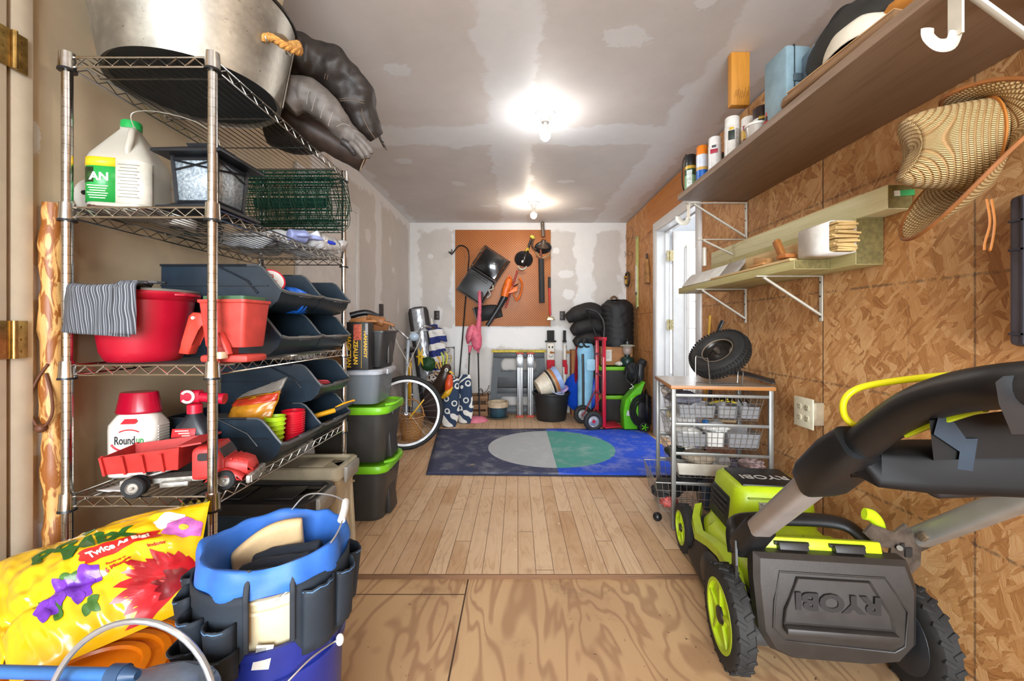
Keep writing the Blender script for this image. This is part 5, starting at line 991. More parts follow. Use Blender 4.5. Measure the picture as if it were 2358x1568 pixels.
# second trimmer
t = thing('edger_trimmer', 'brown headed trimmer with thick dark foam grip hung at the pegboard corner', 'string trimmer', W(1248, 640, .05)); br_ = mat('#4a3b30', .4, var=.2); q = .06
b = B(); b.cyl(W(1246, 596, q), W(1248, 697, q), .034, seg=18); b.make('foam_grip', mat('#2a2a2b', .75), t); b = B(); b.cyl(W(1245, 572, q), W(1246, 600, q), .014, seg=12); b.make('shaft', mat('#6a3020', .4), t)
b = B(); b.lathe([(0, .02), (.05, .015), (.10, -.01), (.108, -.03), (.10, -.03), (0, -.005)], W(1251, 572, .05), 32, (.05, -.85, -.5), sy=.75); b.make('guard', blk, t)
b = B(); b.lathe([(0, .075), (.03, .075), (.034, .03), (.06, .0), (.072, -.02), (.06, -.03), (0, -.03)], W(1251, 566, .06), 28, (.05, -.35, .94)); b.make('motor_head', br_, t); b = B(); b.cyl(W(1249, 516, .05), W(1251, 545, .06), .022, seg=14); b.sph(W(1249, 515, .05), .024); b.make('steel_tube', mat('#7d7268', .35, .6), t); b = B(); b.torus(W(1251, 578, .09), .085, .012, (0, -.9, -.4), 24, 8, 3.3, 6.1); b.make('tan_rim', mat('#9a7c5c', .5), t)
b = B(); b.torus(W(1238, 562, .05), .07, .012, (0, -1, 0), 20, 8, 2.4, 4.4); b.make('cord_loop', br_, t)
t = thing('hatchet', 'red handled hatchet with steel head hanging head down at the pegboard edge', 'hatchet', W(1267, 690, .03)); b = B(); b.tube([W(1265, 662, .03), W(1267, 726, .03)], [.012, .014], 12); b.make('handle', mat('#c01f1a', .35), t); b = B(); b.tube([W(1265, 638, .03), W(1265, 663, .03)], .016, 12); b.make('grip', blk, t); b = B(); b.ext([(-.05, -.03), (-.03, .012), (.02, .014), (.045, .006), (.06, -.03), (.03, -.018), (-.02, -.022)], .026, Matrix.Translation(W(1267, 732, .015)) @ TR((0, 0, 0), (rad(90), 0, 0)), .003); b.make('head', mat('#a89a78', .3, .8), t)
t = thing('tool_pouch', 'flat black fabric pouch pinned behind the blower tube on the pegboard', 'pouch', W(1120, 720, .02)); b = B()
def fp(u, v): a = W(1088, 710, .03).lerp(W(1152, 703, .02), u); c = W(1100, 742, .03).lerp(W(1158, 729, .02), u); p = a.lerp(c, v); return p+V((0, -.05*sin(pi*u)*sin(pi*v), .02*sin(pi*u)*(1-v)))
b.grid(fp, 20, 12); b.make('pouch', mat('#1d1e20', .7), t, solid=.01); b = B(); b.tube([W(1090, 708, .035), W(1099, 742, .045)], .005, 6); b.make('piping', mat('#77787a', .5), t)
# ---- flamingo
pk = mat('#c4596e', .6, var=.25, vs=18, bump=.3); FY = 4.76
t = thing('flamingo', 'tall pink garden flamingo with black legs on a pink dome base', 'garden ornament', P(1096, 968, FY)); Q = lambda x, y, d=0: P(x, y, FY+d)
b = B(); softtube(b, [Q(1077, 792, .02), Q(1081, 775), Q(1088, 758), Q(1095, 772), Q(1098, 795), Q(1094, 806)], [.012, .045, .058, .07, .058, .025], 20, .06, 14, 3); b.make('body', pk, t, sub=1)
b = B(); softtube(b, [Q(1078, 786, -.03), Q(1084, 765, -.05), Q(1090, 748, -.03)], [.018, .04, .022], 16, .1, 20, 6); b.make('wing', mat('#cf6678', .6, var=.3, vs=30, bump=.4), t, sub=1)
b = B(); softtube(b, [Q(1098, 778), Q(1102, 750), Q(1104, 720), Q(1105, 700), Q(1104, 682), Q(1105, 674), Q(1108, 672)], [.05, .032, .022, .02, .022, .026, .02], 16, .03, n=8); b.make('neck', pk, t, sub=1)
b = B(); b.tube(smoothpath([Q(1108, 673), Q(1111, 682), Q(1110, 693)], 4), [.02, .017, .014, .012, .011, .010, .008, .006, .003], 12); b.make('beak', mat('#2a2324', .5), t)
for x0, x1, xb in ((1083, 1081, 1075), (1101, 1101, 1104)):
    b = B(); b.tube([Q(x0, 795), Q(x1, 812)], [.026, .014], 12); b.make('thigh', pk, t); b = B(); b.tube([Q(x1, 810), Q(xb, 962)], .0085, 8); b.cyl(Q(x1, 808), Q(x1, 817), .012, seg=10); b.make('leg', blk, t)
b = B(); b.lathe([(0, .05), (.05, .048), (.10, .035), (.135, .012), (.142, 0), (0, 0)], Q(1096, 968), 36); b.make('base', mat('#cc7186', .5, bump=.3), t)
# ---- crate, planter
cw = wood('#7d5a3c', '#5b3f29', 'X', 1, .8)
t = thing('wooden_crate', 'small weathered wooden slat crate on the floor behind the flamingo legs', 'crate', (-.50, 5.02, 0)); b = B()
for z in (.05, .13, .23): b.box((0, -.11, z), (.30, .014, .055), bev=.002); b.box((0, .11, z), (.30, .014, .055), bev=.002)
for s in (-1, 1): b.box((s*.135, 0, .14), (.02, .20, .26))
b.box((0, 0, .01), (.28, .20, .012)); b.make('slats', cw, t, local=True); b = B(); b.box((-.04, -.119, .13), (.05, .003, .03)); b.make('paper_label', mat('#b9ab94', .6), t, local=True)
t = thing('dried_twigs', 'few dark dried twigs sticking out of the wooden crate', 'twigs', (-.44, 5.04, .02)); b = B()
for k in range(5): a = k*1.3; b.tube(smoothpath([(.03*cos(a), .02*sin(a), 0), (.06*cos(a), .03*sin(a), .2), (.05+.07*cos(a+1), .03, .27+.03*sin(k)), (.08+.09*cos(a+1), .03, .22+.06*k*.7)], 5), .004, 6)
b.make('stems', mat('#3a2c22', .8), t, local=True)
t = thing('glazed_planter', 'round planter with cream rim and dark teal body near the crate', 'planter', (-.228, 4.90, .022)); b = B(); b.lathe([(0, 0), (.085, 0), (.092, .01), (.104, .115), (.0, .115)], seg=40); b.make('teal_body', mat('#24414d', .4, var=.2), t, local=True); b = B(); b.lathe([(.10, .112), (.122, .116), (.126, .17), (.120, .178), (.108, .178), (.104, .14), (0, .14)], seg=40); b.make('cream_rim', mat('#b39f84', .6, var=.2), t, local=True)
tag(B().lathe([(0, 0), (.11, 0), (.132, .02), (.126, .021), (.108, .006), (0, .006)], (-.228, 4.90, .001), 40).make('plant_saucer', mat('#5e5c52', .6)), 'dark round saucer under the teal glazed planter', 'saucer')
# ---- sawhorse and posts
gp = mat('#3c3f42', .5, var=.12)
t = thing('sawhorse', 'folded dark grey plastic sawhorse with yellow top against the back wall', 'sawhorse', (.02, 5.08, 0)); hw, hb = .315, .365; b = B()
for s in (-1, 1): b.loft([[(s*x+dx, y, z) for dx, y in ((-.038, -.03), (.038, -.03), (.038, .03), (-.038, .03))] for x, z in ((.325, 0), (.275, .75))])
b.make('side_legs', gp, t, local=True); b = B(); b.box((0, 0, .735), (.62, .07, .07), bev=.008); b.box((0, .004, .30), (.56, .045, .07), bev=.006); b.box((0, .004, .05), (.60, .045, .06), bev=.006); b.box((0, .006, .445), (.52, .04, .20), bev=.006); b.make('crossbars', gp, t, local=True)
b = B(); b.ring(rrect(.54, .30, .02, 4), rrect(.44, .19, .09, 4), .035, TR((0, .02, .615), (rad(90), 0, 0))); b.ring(rrect(.58, .22, .02, 4), rrect(.46, .12, .05, 4), .035, TR((0, .02, .17), (rad(90), 0, 0))); b.make('window_frame', gp, t, local=True)
b = B()
for k in range(5): b.box((-.20+.1*k, -.018, .545), (.05, .02, .02), bev=.003)
b.make('shelf_tabs', gp, t, local=True)
b = B(); b.box((0, -.005, .785), (.665, .085, .03), bev=.005); b.make('yellow_top', mat('#b8a53a', .6, var=.35, vs=25), t, local=True)
def mpost(label, x):
    t = thing('metal_post', label, 'post', (x, 4.96, 0)); b = B()
    b.box((-.022, 0, .39), (.03, .035, .73), bev=.006); b.box((.022, 0, .39), (.03, .035, .73), bev=.006); b.box((0, .004, .39), (.04, .025, .73)); b.box((0, -.0, .66), (.086, .042, .13), bev=.004); b.make('tube', mat('#8f9092', .35, .7, var=.1), t, local=True); b = B(); b.box((0, 0, .012), (.09, .05, .024), bev=.004); b.box((0, 0, .765), (.09, .05, .02), bev=.003); b.make('red_cap', mat('#a8321e', .5), t, local=True)
mpost('grey metal post standing against the sawhorse, nearer the planter', .033); mpost('grey metal post standing against the sawhorse, nearer the black tub', .160)
# ---- snowman stakes
def snowman(name, label, loc, rz):
    t = thing(name, label, 'garden ornament', loc, rz); wt = mat('#d6cfc2', .6, var=.1)
    b = B(); b.box((0, 0, .33), (.065, .03, .66)); b.make('stake', wt, t, local=True); b = B(); b.box((0, -.002, .78), (.088, .034, .21), bev=.008); b.make('face', wt, t, local=True)
    b = B(); b.box((0, 0, .905), (.135, .05, .02), bev=.002); b.box((0, 0, .975), (.088, .036, .13), bev=.003); b.make('top_hat', mat('#1e1d1e', .8), t, local=True)
    b = B(); b.loft([[(x, y-.02, z) for x, z in rrect(r, r, r*.4, 3, dx, .77)] for y, r, dx in ((0, .028, .0), (-.05, .02, .02), (-.09, .004, .045))]); b.make('carrot_nose', mat('#b87435', .6), t, local=True)
    for x in (-.02, .02): B().sph((x, -.02, .835), (.009, .006, .014)).make('eye', blackp, t, local=True)
    b = B(); b.tube(smoothpath([(-.024, -.021, .735), (-.012, -.021, .718), (.006, -.021, .714), (.026, -.021, .73)], 4), .003, 6); b.make('smile', blackp, t, local=True)
    b = B(); b.box((0, -.002, .635), (.10, .055, .09), bev=.016); b.box((-.005, -.018, .56), (.085, .04, .12), bev=.012); b.make('scarf', mat('#b01527', .8, bump=.4), t, local=True); return t
snowman('snowman_stake', 'wooden snowman stake with smiling face and red scarf facing the room', (.412, 5.08, 0), 0)
s2 = snowman('snowman_stake', 'narrow wooden snowman stake turned edgewise with its carrot nose sideways', (.585, 5.10, 0), rad(84))
# ---- black tub with nested pots
t = thing('black_tub', 'round black plastic nursery tub holding stacked pots in front of the snowman', 'tub', (.400, 4.84, 0)); b = B(); b.lathe([(0, 0), (.165, 0), (.172, .01), (.205, .29), (.218, .292), (.222, .30), (.222, .322), (.212, .325), (.2, .29), (.165, .015), (0, .012)], seg=48); b.make('body', mat('#1c1c1d', .5, var=.15), t, local=True)
axp = V((.86, .18, .40)).normalized(); p0 = P(1238, 894, 4.72)
for k, (lab_, col_, d_, r0, r1, L) in enumerate((('cream plastic flower pot lying foremost in the black tub', '#cfc4b0', 0, .095, .138, .165), ('black flower pot nested behind the cream pot in the tub', '#222021', .140, .135, .146, .03), ('tan flower pot nested between the black and terracotta pots', '#b39a78', .168, .136, .146, .022), ('terracotta flower pot nested near the blue pot in the tub', '#b06a3a', .190, .136, .147, .03), ('pale blue flower pot at the end of the nested row', '#8fa8d6', .220, .136, .148, .055))):
    c = p0+axp*d_; t = thing('flower_pot', lab_, 'flower pot', c, group='nested flower pots'); b = B(); b.lathe([(0, 0), (r0, 0), (r0+(r1-r0)*.8, L*.78), (r1, L*.8), (r1, L), (r1-.01, L), (r0-.008, .008), (0, .008)], c, 40, axp); b.make('body', mat(col_, .5, var=.12), t)
    if k == 0: b = B(); b.torus(c+axp*.004, .045, .010, axp, 28); b.make('foot_ring', mat('#b9a58c', .6), t)
for lab_, x, y, col_, tl in (('blue and white striped plate lying in the black tub', 1282, 905, '#93a9d9', .3), ('small lavender bowl at the rim of the black tub', 1301, 898, '#a489b8', -.7)):
    c = P(x, y, 4.70); tag(B().lathe([(0, 0), (.05, .004), (.085 if tl > 0 else .05, .028), (.082 if tl > 0 else .048, .032), (.04, .012), (0, .01)], c, 32, (tl, -.35, 1)).make('plate' if tl > 0 else 'bowl', stripes([col_, '#cdd3e2'], 'Z', .012) if tl > 0 else mat(col_, .4)), lab_, 'plate' if tl > 0 else 'bowl')
# ================================================================ far right corner
t = thing('saucer_sled', 'round bright blue plastic saucer sled on edge behind the red hand truck', 'sled', P(1330, 952, 4.95)); b = B(); b.lathe([(0, .03), (.12, .025), (.20, .0), (.235, -.02), (.24, -.01), (.20, .012), (.12, .036), (0, .042)], P(1337, 902, 4.86), 40, (-.6, -.78, .12)); b.make('disc', mat('#1446b8', .35), t)
t = thing('red_sled', 'narrow dark red plastic board standing on edge behind the pale blue chair bag', 'sled', P(1330, 955, 4.90)); b = B(); b.ext([(0, 0), (.06, .02), (.075, .5), (.05, .86), (.0, .9), (-.02, .5)], .03, Matrix.Translation(P(1326, 958, 4.90)) @ TR((0, 0, 0), (rad(90), 0, rad(20))), .005); b.make('board', mat('#8e1426', .4), t)
lbl = mat('#7fb3cf', .6, var=.12, vs=8)
t = thing('chair_bag', 'pale blue fabric folding chair bag with black strap leaning on the red hand truck', 'chair bag', P(1350, 960, 4.72)); Q = lambda x, y, d=0: P(x, y, 4.72+d); b = B(); softtube(b, [Q(1346, 952), Q(1347, 900), Q(1349, 850), Q(1349, 810), Q(1350, 790)], [.075, .085, .092, .10, .07], 22, .10, 8, 3, .75); b.make('bag', lbl, t, sub=1); b = B(); b.tube(smoothpath([Q(1342, 815, -.085), Q(1343, 870, -.085), Q(1343, 945, -.085)], 5), .014, 8, flat=.4); b.make('strap', blk, t)
b = B()
for x in (1338, 1352): b.torus(Q(x, 790, -.05), .045, .012, (.3, -1, .2), 20, 8, .2, 5.2)
b.make('carry_handles', blk, t); b = B(); b.ext(rrect(.10, .13, .02, 3), .01, Matrix.Translation(Q(1360, 840, -.09)) @ TR((0, 0, 0), (rad(90), 0, 0)), .003); b.make('pocket', mat('#93c0d6', .6), t)
# hand truck
rd_ = mat('#b3112a', .35, var=.1); HX0, HY0, HX1, HY1 = .905, 4.31, .885, 4.58
t = thing('hand_truck', 'red steel two-wheel hand truck with black loop handle beside the lime lidded bins', 'hand truck', (.91, 4.5, 0)); b = B()
for x, y in ((HX0, HY0), (HX1, HY1)): b.box((x, y, .50), (.035, .05, .93), bev=.004)
b.box(((HX0+HX1)/2, (HY0+HY1)/2, .955), (.045, .33, .035), (0, 0, rad(5)), bev=.004); b.box((HX0-.005, HY0-.03, .86), (.02, .03, .2), (rad(12), 0, 0)); b.make('frame', rd_, t)
b = B()
for z in (.16, .36, .56, .78): B().tube([(HX0-.015, HY0, z), (HX0-.04, (HY0+HY1)/2, z+.015), (HX1-.015, HY1, z)], .009, 8).make('rung', mat('#7a0d1e', .4), t)
b.bm.free()
for q_ in ([(HX0, HY0, .42), (HX0-.14, HY0+.02, .12)], [(HX1, HY1, .42), (HX1-.14, HY1, .12)]): B().tube(q_, .008, 8).make('wheel_strut', mat('#7a0d1e', .4), t)
b = B(); b.tube(smoothpath([(HX0, HY0+.02, .93), (HX0+.01, HY0+.05, 1.12), (HX0-.06, HY0+.08, 1.24), (HX0-.16, HY0+.12, 1.26), (HX0-.10, HY0+.22, 1.16), (HX1, HY1, .95)], 6), .011, 10); b.make('handle', blk, t)
b = B(); b.box((HX0+.09, (HY0+HY1)/2, .03), (.18, .27, .012), (0, rad(-4), rad(5)), bev=.002); b.make('toe_plate', rd_, t)
for c in ((HX0-.115, HY0-.02, .10), (HX1-.15, HY1+.05, .10)):
    d = V((.16, -1, 0)).normalized(); b = B(); b.torus(c, .078, .027, d, 32, 12); wl = b.make('tyre', rub, t); b = B(); b.lathe([(0, .018), (.02, .02), (.024, .012), (.05, .008), (.058, .02), (.06, -.02), (.05, -.012), (0, -.012)], c, 28, d); b.make('rim', mat('#b9bcc0', .3, .7), wl); b = B(); b.lathe([(0, .026), (.016, .026), (.018, .016), (0, .016)], c, 16, d); b.make('hub_cap', rd_, wl)
b = B(); b.cyl((HX0-.115, HY0-.02, .10), (HX1-.15, HY1+.05, .10), .01, seg=10); b.make('axle', mat('#8a8a8c', .4, .8), t)
dup(lb, (1.135, 4.80, 0), label='dark bin with lime lid on the floor between the hand truck and the pressure washer'); dup(lb, (1.135, 4.80, .322), label='dark bin with lime lid holding the cardboard box and camp lantern, upper of two')
b = B(); b.box((-.02, -.178, .235), (.16, .002, .012)); b.make('tape_strip', mat('#c9b48a', .6), lb, local=True)
t = thing('cardboard_carton', 'brown cardboard carton with white shipping label beneath the black stuff sack', 'box', (1.14, 4.85, .644)); b = B(); b.box((0, 0, .105), (.36, .26, .21), bev=.003); b.make('carton', mat('#a9764a', .75), t, local=True); b = B(); b.box((-.105, -.131, .11), (.09, .002, .13)); b.make('shipping_label', mat('#d8d2ca', .6), t, local=True); b = B()
for k in range(4): b.box((-.105, -.1325, .15-.022*k), (.06-.012*(k % 2), .001, .004))
b.make('label_print', mat('#4a4642', .6), t, local=True)
tag(B().sph((1.17, 4.66, .668), (.07, .03, .024), f=lambda q: .3*nz(q, 4)).make('crumpled_wrap', mat('#c9c4b8', .3, var=.4, vs=60)), 'crumpled printed plastic wrap on the lime lid beside the camp lantern', 'plastic')
puff = mat('#1c1918', .75, var=.2, vs=12, bump=.35, bsc=40)
t = thing('tall_carton', 'tall brown carton hidden behind the chair bag and carrying the black bedding', 'box', (.80, 5.09, 0)); b = B(); b.box((0, 0, .40), (.28, .18, .80), bev=.003); b.make('carton', mat('#97653c', .8), t, local=True)
t = thing('sleeping_bag_bundle', 'folded black puffy sleeping bag of three rolls beside the tall black stuff sack', 'sleeping bag', (.85, 4.95, .80)); Q = lambda x, y, d=0: P(x, y, 4.92+d)
for k, (pts, r) in enumerate((([(1305, 735), (1330, 722), (1362, 716), (1388, 728)], .122), ([(1316, 765), (1338, 753), (1366, 748), (1392, 758)], .118), ([(1322, 792), (1342, 782), (1368, 778), (1392, 784)], .105))):
    b = B(); softtube(b, [Q(*q) for q in pts], [r*.55, r*.95, r, r*.8], 24, .10, 8, k, .85, n=9); o = b.make('fold', puff, t, sub=1)
b = B(); b.tube(smoothpath([Q(1345, 706, -.09), Q(1347, 716, -.105), Q(1347, 730, -.10)], 5), .003, 6); b.tube(smoothpath([Q(1348, 740, -.09), Q(1350, 752, -.105), Q(1350, 765, -.09)], 5), .003, 6); b.make('seam', mat('#100e0d', .7), t)
t = thing('stuff_sack', 'tall black nylon stuff sack standing on the cardboard carton against the strand board', 'stuff sack', (1.17, 4.83, .856)); b = B()
b.grid(lambda u, v: ((.185+.010*nz((cos(2*pi*u)*3, sin(2*pi*u)*3, v*9), 1.6, 1)+.004*sin(v*60+3*sin(u*9)))*(1-.32*max(0, (v-.86)/.14)**2-.12*max(0, (.06-v)/.06))*cos(2*pi*u), (.165+.008*nz((cos(2*pi*u)*3, sin(2*pi*u)*3, v*9), 1.6, 2))*(1-.32*max(0, (v-.86)/.14)**2)*sin(2*pi*u), .53*v+.012*sin(u*25)*(v > .95)), 56, 44, True); b.loft([[(.12*cos(a)*q, .11*sin(a)*q, .525+.015*q) for a in [2*pi*i/20 for i in range(20)]] for q in (1, .1)]); b.make('sack', mat('#141416', .65, var=.2, bump=.3, bsc=50), t, local=True, ang=80); b = B(); b.grid(lambda u, v: (-.10+.09*u, -.09+.02*v, .525+.03*sin(pi*u)+.03*v), 8, 4); b.make('drawstring_collar', mat('#5e4636', .7), t, local=True, solid=.006)
t = thing('camp_lantern', 'dark green camping lantern with glass globe on the lime lidded bin', 'lantern', (1.245, 4.67, .644)); dg = mat('#12302a', .35); b = B(); b.lathe([(0, 0), (.07, 0), (.075, .01), (.075, .075), (.06, .095), (.03, .10), (.03, .125), (0, .125)], seg=32); b.make('fuel_base', dg, t, local=True); g = G('lantern_glass'); b = B(); b.lathe([(.036, .125), (.045, .16), (.052, .22)], seg=28); b.make('globe', g.out('#c9b8ae', .12, Alpha=.6), t, local=True, solid=.002); b = B(); b.lathe([(0, .222), (.085, .220), (.088, .226), (.06, .236), (.045, .24), (0, .24)], seg=32); b.make('brim', mat('#b9bfae', .35), t, local=True); b = B(); b.lathe([(0, .24), (.045, .24), (.045, .275), (.02, .295), (.018, .305), (0, .307)], seg=28); b.make('cap', mat('#151817', .35), t, local=True)
# pressure washer
gr_ = mat('#5fbf17', .35, var=.08)
t = thing('pressure_washer', 'lime green pressure washer with coiled black hose by the strand board wall', 'pressure washer', (1.235, 4.33, 0)); b = B(); q = [(-.13, .02), (-.135, .20), (-.12, .32), (-.03, .42), (.08, .52), (.095, .50), (.02, .36), (.015, .02)]; b.ext(q, .16, Matrix.Translation((1.235, 4.42, 0)) @ TR((0, 0, 0), (rad(90), 0, 0)), .012); b.make('shell', gr_, t)
b = B(); b.box((1.29, 4.36, .20), (.12, .20, .36), bev=.02); b.box((1.30, 4.38, .52), (.06, .09, .35), (0, rad(4), 0), bev=.01); b.make('black_body', blk, t)
hs = mat('#141516', .4); b = B()
for k in range(9): b.torus((1.29, 4.24-.006*(k % 3), .22), .075+.0085*k, .0055, (.12, -1, .0), 36, 6, sy=1.18)
b.make('hose_coil', hs, t); b = B()
for k in range(3): b.torus((1.345, 4.28+.02*k, .24), .12+.01*k, .007, (1, -.25, 0), 32, 6, sy=1.3)
b.make('power_cord', hs, t); b = B(); b.torus((1.205, 4.245, .32), .035, .012, (0, -1, 0), 24, 8); b.make('green_knob', gr_, t)
b = B(); b.box((1.17, 4.255, .185), (.08, .003, .055), (0, rad(14), 0)); b.make('hang_tag', mat('#d8d8d2', .6), t); b = B(); b.torus((1.30, 4.22, .055), .04, .015, (0, -1, 0), 24, 8); wl = b.make('wheel', rub, t); b = B()
for k in range(5): a = k*2*pi/5; b.box((1.30+.02*cos(a), 4.21, .055+.02*sin(a)), (.034, .02, .012), (0, -a, 0), bev=.003)
b.make('spoke_hub', gr_, wl); b = B(); b.tube(smoothpath([(1.175, 4.26, .49), (1.20, 4.27, .46), (1.16, 4.26, .44)], 5), .004, 6); b.make('white_clip', mat('#d9d9d4', .5), t)
t = thing('black_gear_bag', 'black strapped gear bag slumped on top of the pressure washer', 'bag', (1.25, 4.46, .53)); b = B(); b.sph((1.25, 4.46, .60), (.085, .075, .095), f=lambda q: .25*nz(q, 3)); b.make('bag', mat('#191a1c', .7), t); b = B(); softtube(b, [(1.27, 4.44, .54), (1.31, 4.40, .66), (1.345, 4.38, .73)], [.05, .045, .035], 14, .2); b.make('side_pouch', mat('#1c1d20', .7), t); b = B(); b.tube(smoothpath([(1.17, 4.38, .62), (1.15, 4.36, .54), (1.20, 4.33, .48), (1.25, 4.34, .55), (1.22, 4.36, .68)], 6), .010, 8, flat=.5); b.tube([(1.26, 4.36, .66), (1.29, 4.33, .46)], .012, 8); b.make('webbing_strap', mat('#101112', .7), t)
# ================================================================ right wall: long shelf
brown = wood('#8c7460', '#75604d', 'Y', .8, .5, .12); wmet = mat('#c8c3b6', .4, .1, var=.05)
t = thing('wall_shelf', 'long brown painted board shelf high on the strand board wall', 'shelf', (1.17, 1.1, 1.83)); b = B(); b.box((1.172, 1.12, 1.846), (.41, 2.74, .032), (0, rad(1.2), 0), bev=.003); b.make('board', brown, t)
def bracket(label, Y, z, arm, drop, hook=False, tip=0):
    t = thing('shelf_bracket', label, 'bracket', (XR-.002, Y, z), group='white metal shelf brackets'); b = B(); wd = .022
    b.box((-.003, 0, -drop/2), (.005, wd, drop), bev=.002); b.make('wall_leg', wmet, t, local=True); b = B(); b.box((-arm/2, 0, -.002), (arm, wd, .005), bev=.002)
    if tip: b.box((-arm+.006, 0, tip/2), (.012, .016, tip), bev=.005)
    b.make('arm', wmet, t, local=True); b = B(); b.tube([(-arm*.88, 0, -.006), (-.006, 0, -drop*.86)], .009, 8, flat=.7); b.make('brace', wmet, t, local=True)
    b = B()
    for k in (.14, .45, .9): b.cyl((-.0055, 0, -drop*k), (-.008, 0, -drop*k), .004, seg=10)
    b.make('screw', mat('#3a3733', .5, .5), t, local=True)
    if hook: b = B(); b.box((-arm+.012, 0, -.05), (.006, .03, .10)); b.tube(smoothpath([(-arm+.012, 0, -.09), (-arm-.0, 0, -.115), (-arm-.028, 0, -.118), (-arm-.05, 0, -.10), (-arm-.052, 0, -.082)], 5), .015, 8, flat=.3); b.make('rod_hook', wmet, t, local=True)
bracket('white metal shelf bracket under the far end of the long brown shelf', 2.478, 1.818, .36, .235, True); bracket('cream metal shelf bracket with rod hook under the near end of the long brown shelf', .93, 1.822, .40, .30, True)
bracket('white metal bracket above the far end of the lumber, beneath the brown shelf', 2.470, 1.598, .30, .15); bracket('white metal bracket carrying the far end of the lumber beside the doorway', 2.486, 1.302, .30, .205, tip=.0); bracket('white metal bracket carrying the near end of the lumber', 1.866, 1.302, .30, .205)
tag(B().tube([P(1622, 612, 2.52), P(1622, 575, 2.52)], .012, 12).sph(P(1622, 573, 2.52), .012).make('white_peg', wmet), 'white upright plastic peg at the far end of the lumber pile', 'peg')
ST = 1.868
def can(label, px, X, r, h, bands, dome=.0, cat='spray can', name='spray_can', group='cans on the long shelf', yo=0):
    Y = X*FPX/(px-CX)+yo; t = thing(name, label, cat, (X, Y, ST-.002), rad(20), group=group); b = B(); prev = None
    for i, (z0, z1, rr, col) in enumerate(bands):
        b = B(); z0 *= h; z1 *= h; q = r*rr
        b.lathe([(0, z0), (q, z0), (q, z1-.004 if i == len(bands)-1 else z1), (q-.003 if i == len(bands)-1 else q, z1), (0, z1)], seg=28); b.make('body' if i == 0 else ('cap' if i == len(bands)-1 else 'label_band'), mat(col, .3, var=.08, vs=40), t, local=True)
    return t
def canprint(t, r, items):
    for s, z, size, col in items:
        M = WM[t.name] @ Matrix.Rotation(rad(-52), 4, 'Z') @ TR((0, -r-.0008, z), (rad(90), 0, 0)); text(s, size, M, mat(col, .5), t, bold=.0004)
def blob(t, r, z, w_, h_, col, ang=-52): b = B(); b.M = Matrix.Rotation(rad(ang), 4, 'Z'); b.box((0, -r, z), (w_, .003, h_), bev=.001); b.make('label_mark', mat(col, .5, var=.3, vs=60), t, local=True)
c = can('spray can with black cap and green label at the far end of the shelf', 1590, 1.03, .033, .225, [(0, .45, 1, '#7fae86'), (.45, .62, 1, '#2e4b35'), (.62, .70, 1, '#c7a23a'), (.70, .78, .98, '#2a2b26'), (.78, 1, .96, '#1a1a1b')]); blob(c, .033, .08, .03, .10, '#c8d0c8')
c = can('spray can with orange cap and blue and white label beside the green can', 1617, 1.035, .032, .215, [(0, .36, 1, '#1c62b8'), (.36, .44, 1, '#c9a25a'), (.44, .76, 1, '#cfd6e2'), (.76, 1, .95, '#de7a1a')])
c = can('white spray can with red lettering and white cap, third from the far end', 1646, 1.045, .033, .205, [(0, .78, 1, '#dad8d6'), (.78, 1, .94, '#e6e4e2')]); blob(c, .033, .125, .036, .022, '#a0203a'); blob(c, .033, .15, .02, .012, '#3a3a3c')
c = can('small black and yellow bottle with red nozzle between two white cans', 1661, 1.08, .026, .13, [(0, .5, 1, '#d9d6c6'), (.5, .62, 1, '#b9a82a'), (.62, .9, 1, '#1e2a1c'), (.9, 1, .5, '#b02020')], name='lubricant_bottle', cat='bottle'); blob(c, .026, .05, .03, .06, '#1c2a1a'); blob(c, .026, .03, .03, .018, '#c8b52a')
c = can('tall white spray can with dark square picture label near the shelf middle', 1686, 1.05, .035, .225, [(0, .8, 1, '#d9d5cf'), (.8, 1, .95, '#e3e0da')]); blob(c, .035, .13, .028, .045, '#1f2a22'); blob(c, .035, .162, .02, .012, '#c9a42a'); blob(c, .035, .10, .03, .12, '#a8a29a', 0)
c = can('white topped can with brown picture label behind the small clear tub', 1723, 1.09, .032, .19, [(0, .45, 1, '#7a5638'), (.45, .68, 1, '#c9a24a'), (.68, .8, 1, '#d8cfc8'), (.8, 1, .93, '#e4e1dc')]); blob(c, .032, .135, .04, .02, '#8a2a4a')
t = thing('deli_tub', 'small clear plastic tub with white lid in front of the brown label can', 'tub', (1.03, 1.03*950/(1741-1191), ST-.002)); b = B(); b.lathe([(0, 0), (.034, 0), (.042, .065), (0, .065)], seg=28); b.make('body', mat('#b7b0a8', .2), t, local=True); b = B(); b.lathe([(0, .064), (.046, .064), (.046, .074), (.040, .076), (0, .074)], seg=28); b.make('lid', mat('#dedad2', .4), t, local=True)
c = can('short wide can with brown cap and white label beside the blue cases', 1755, 1.075, .038, .165, [(0, .35, 1, '#8a8682'), (.35, .68, 1, '#d6d2cc'), (.68, 1, .96, '#32211d')]); blob(c, .038, .085, .03, .04, '#1f211d'); blob(c, .038, .108, .024, .014, '#c9a42a')
c = can('little red bottle with dark cap beside the brown capped can', 1770, 1.03, .02, .085, [(0, .5, 1, '#9a1626'), (.5, .75, .7, '#3a2a26'), (.75, 1, .6, '#b5442a')], name='red_bottle', cat='bottle')
def case(label, c, d, rz, m):
    t = thing('tool_case', label, 'case', c, rz, group='blue grey tool cases'); b = B(); b.box((0, 0, d[2]/2), d, bev=.012); b.make('shell', m, t, local=True); b = B(); b.box((-d[0]*.18, 0, d[2]/2), (.004, d[1]+.003, d[2]+.003)); b.make('seam', mat('#2a3238', .5), t, local=True); b = B(); b.box((0, -d[1]/2-.004, d[2]*.55), (.05, .008, .03), bev=.003); b.make('latch', mat('#4c5a62', .4), t, local=True)
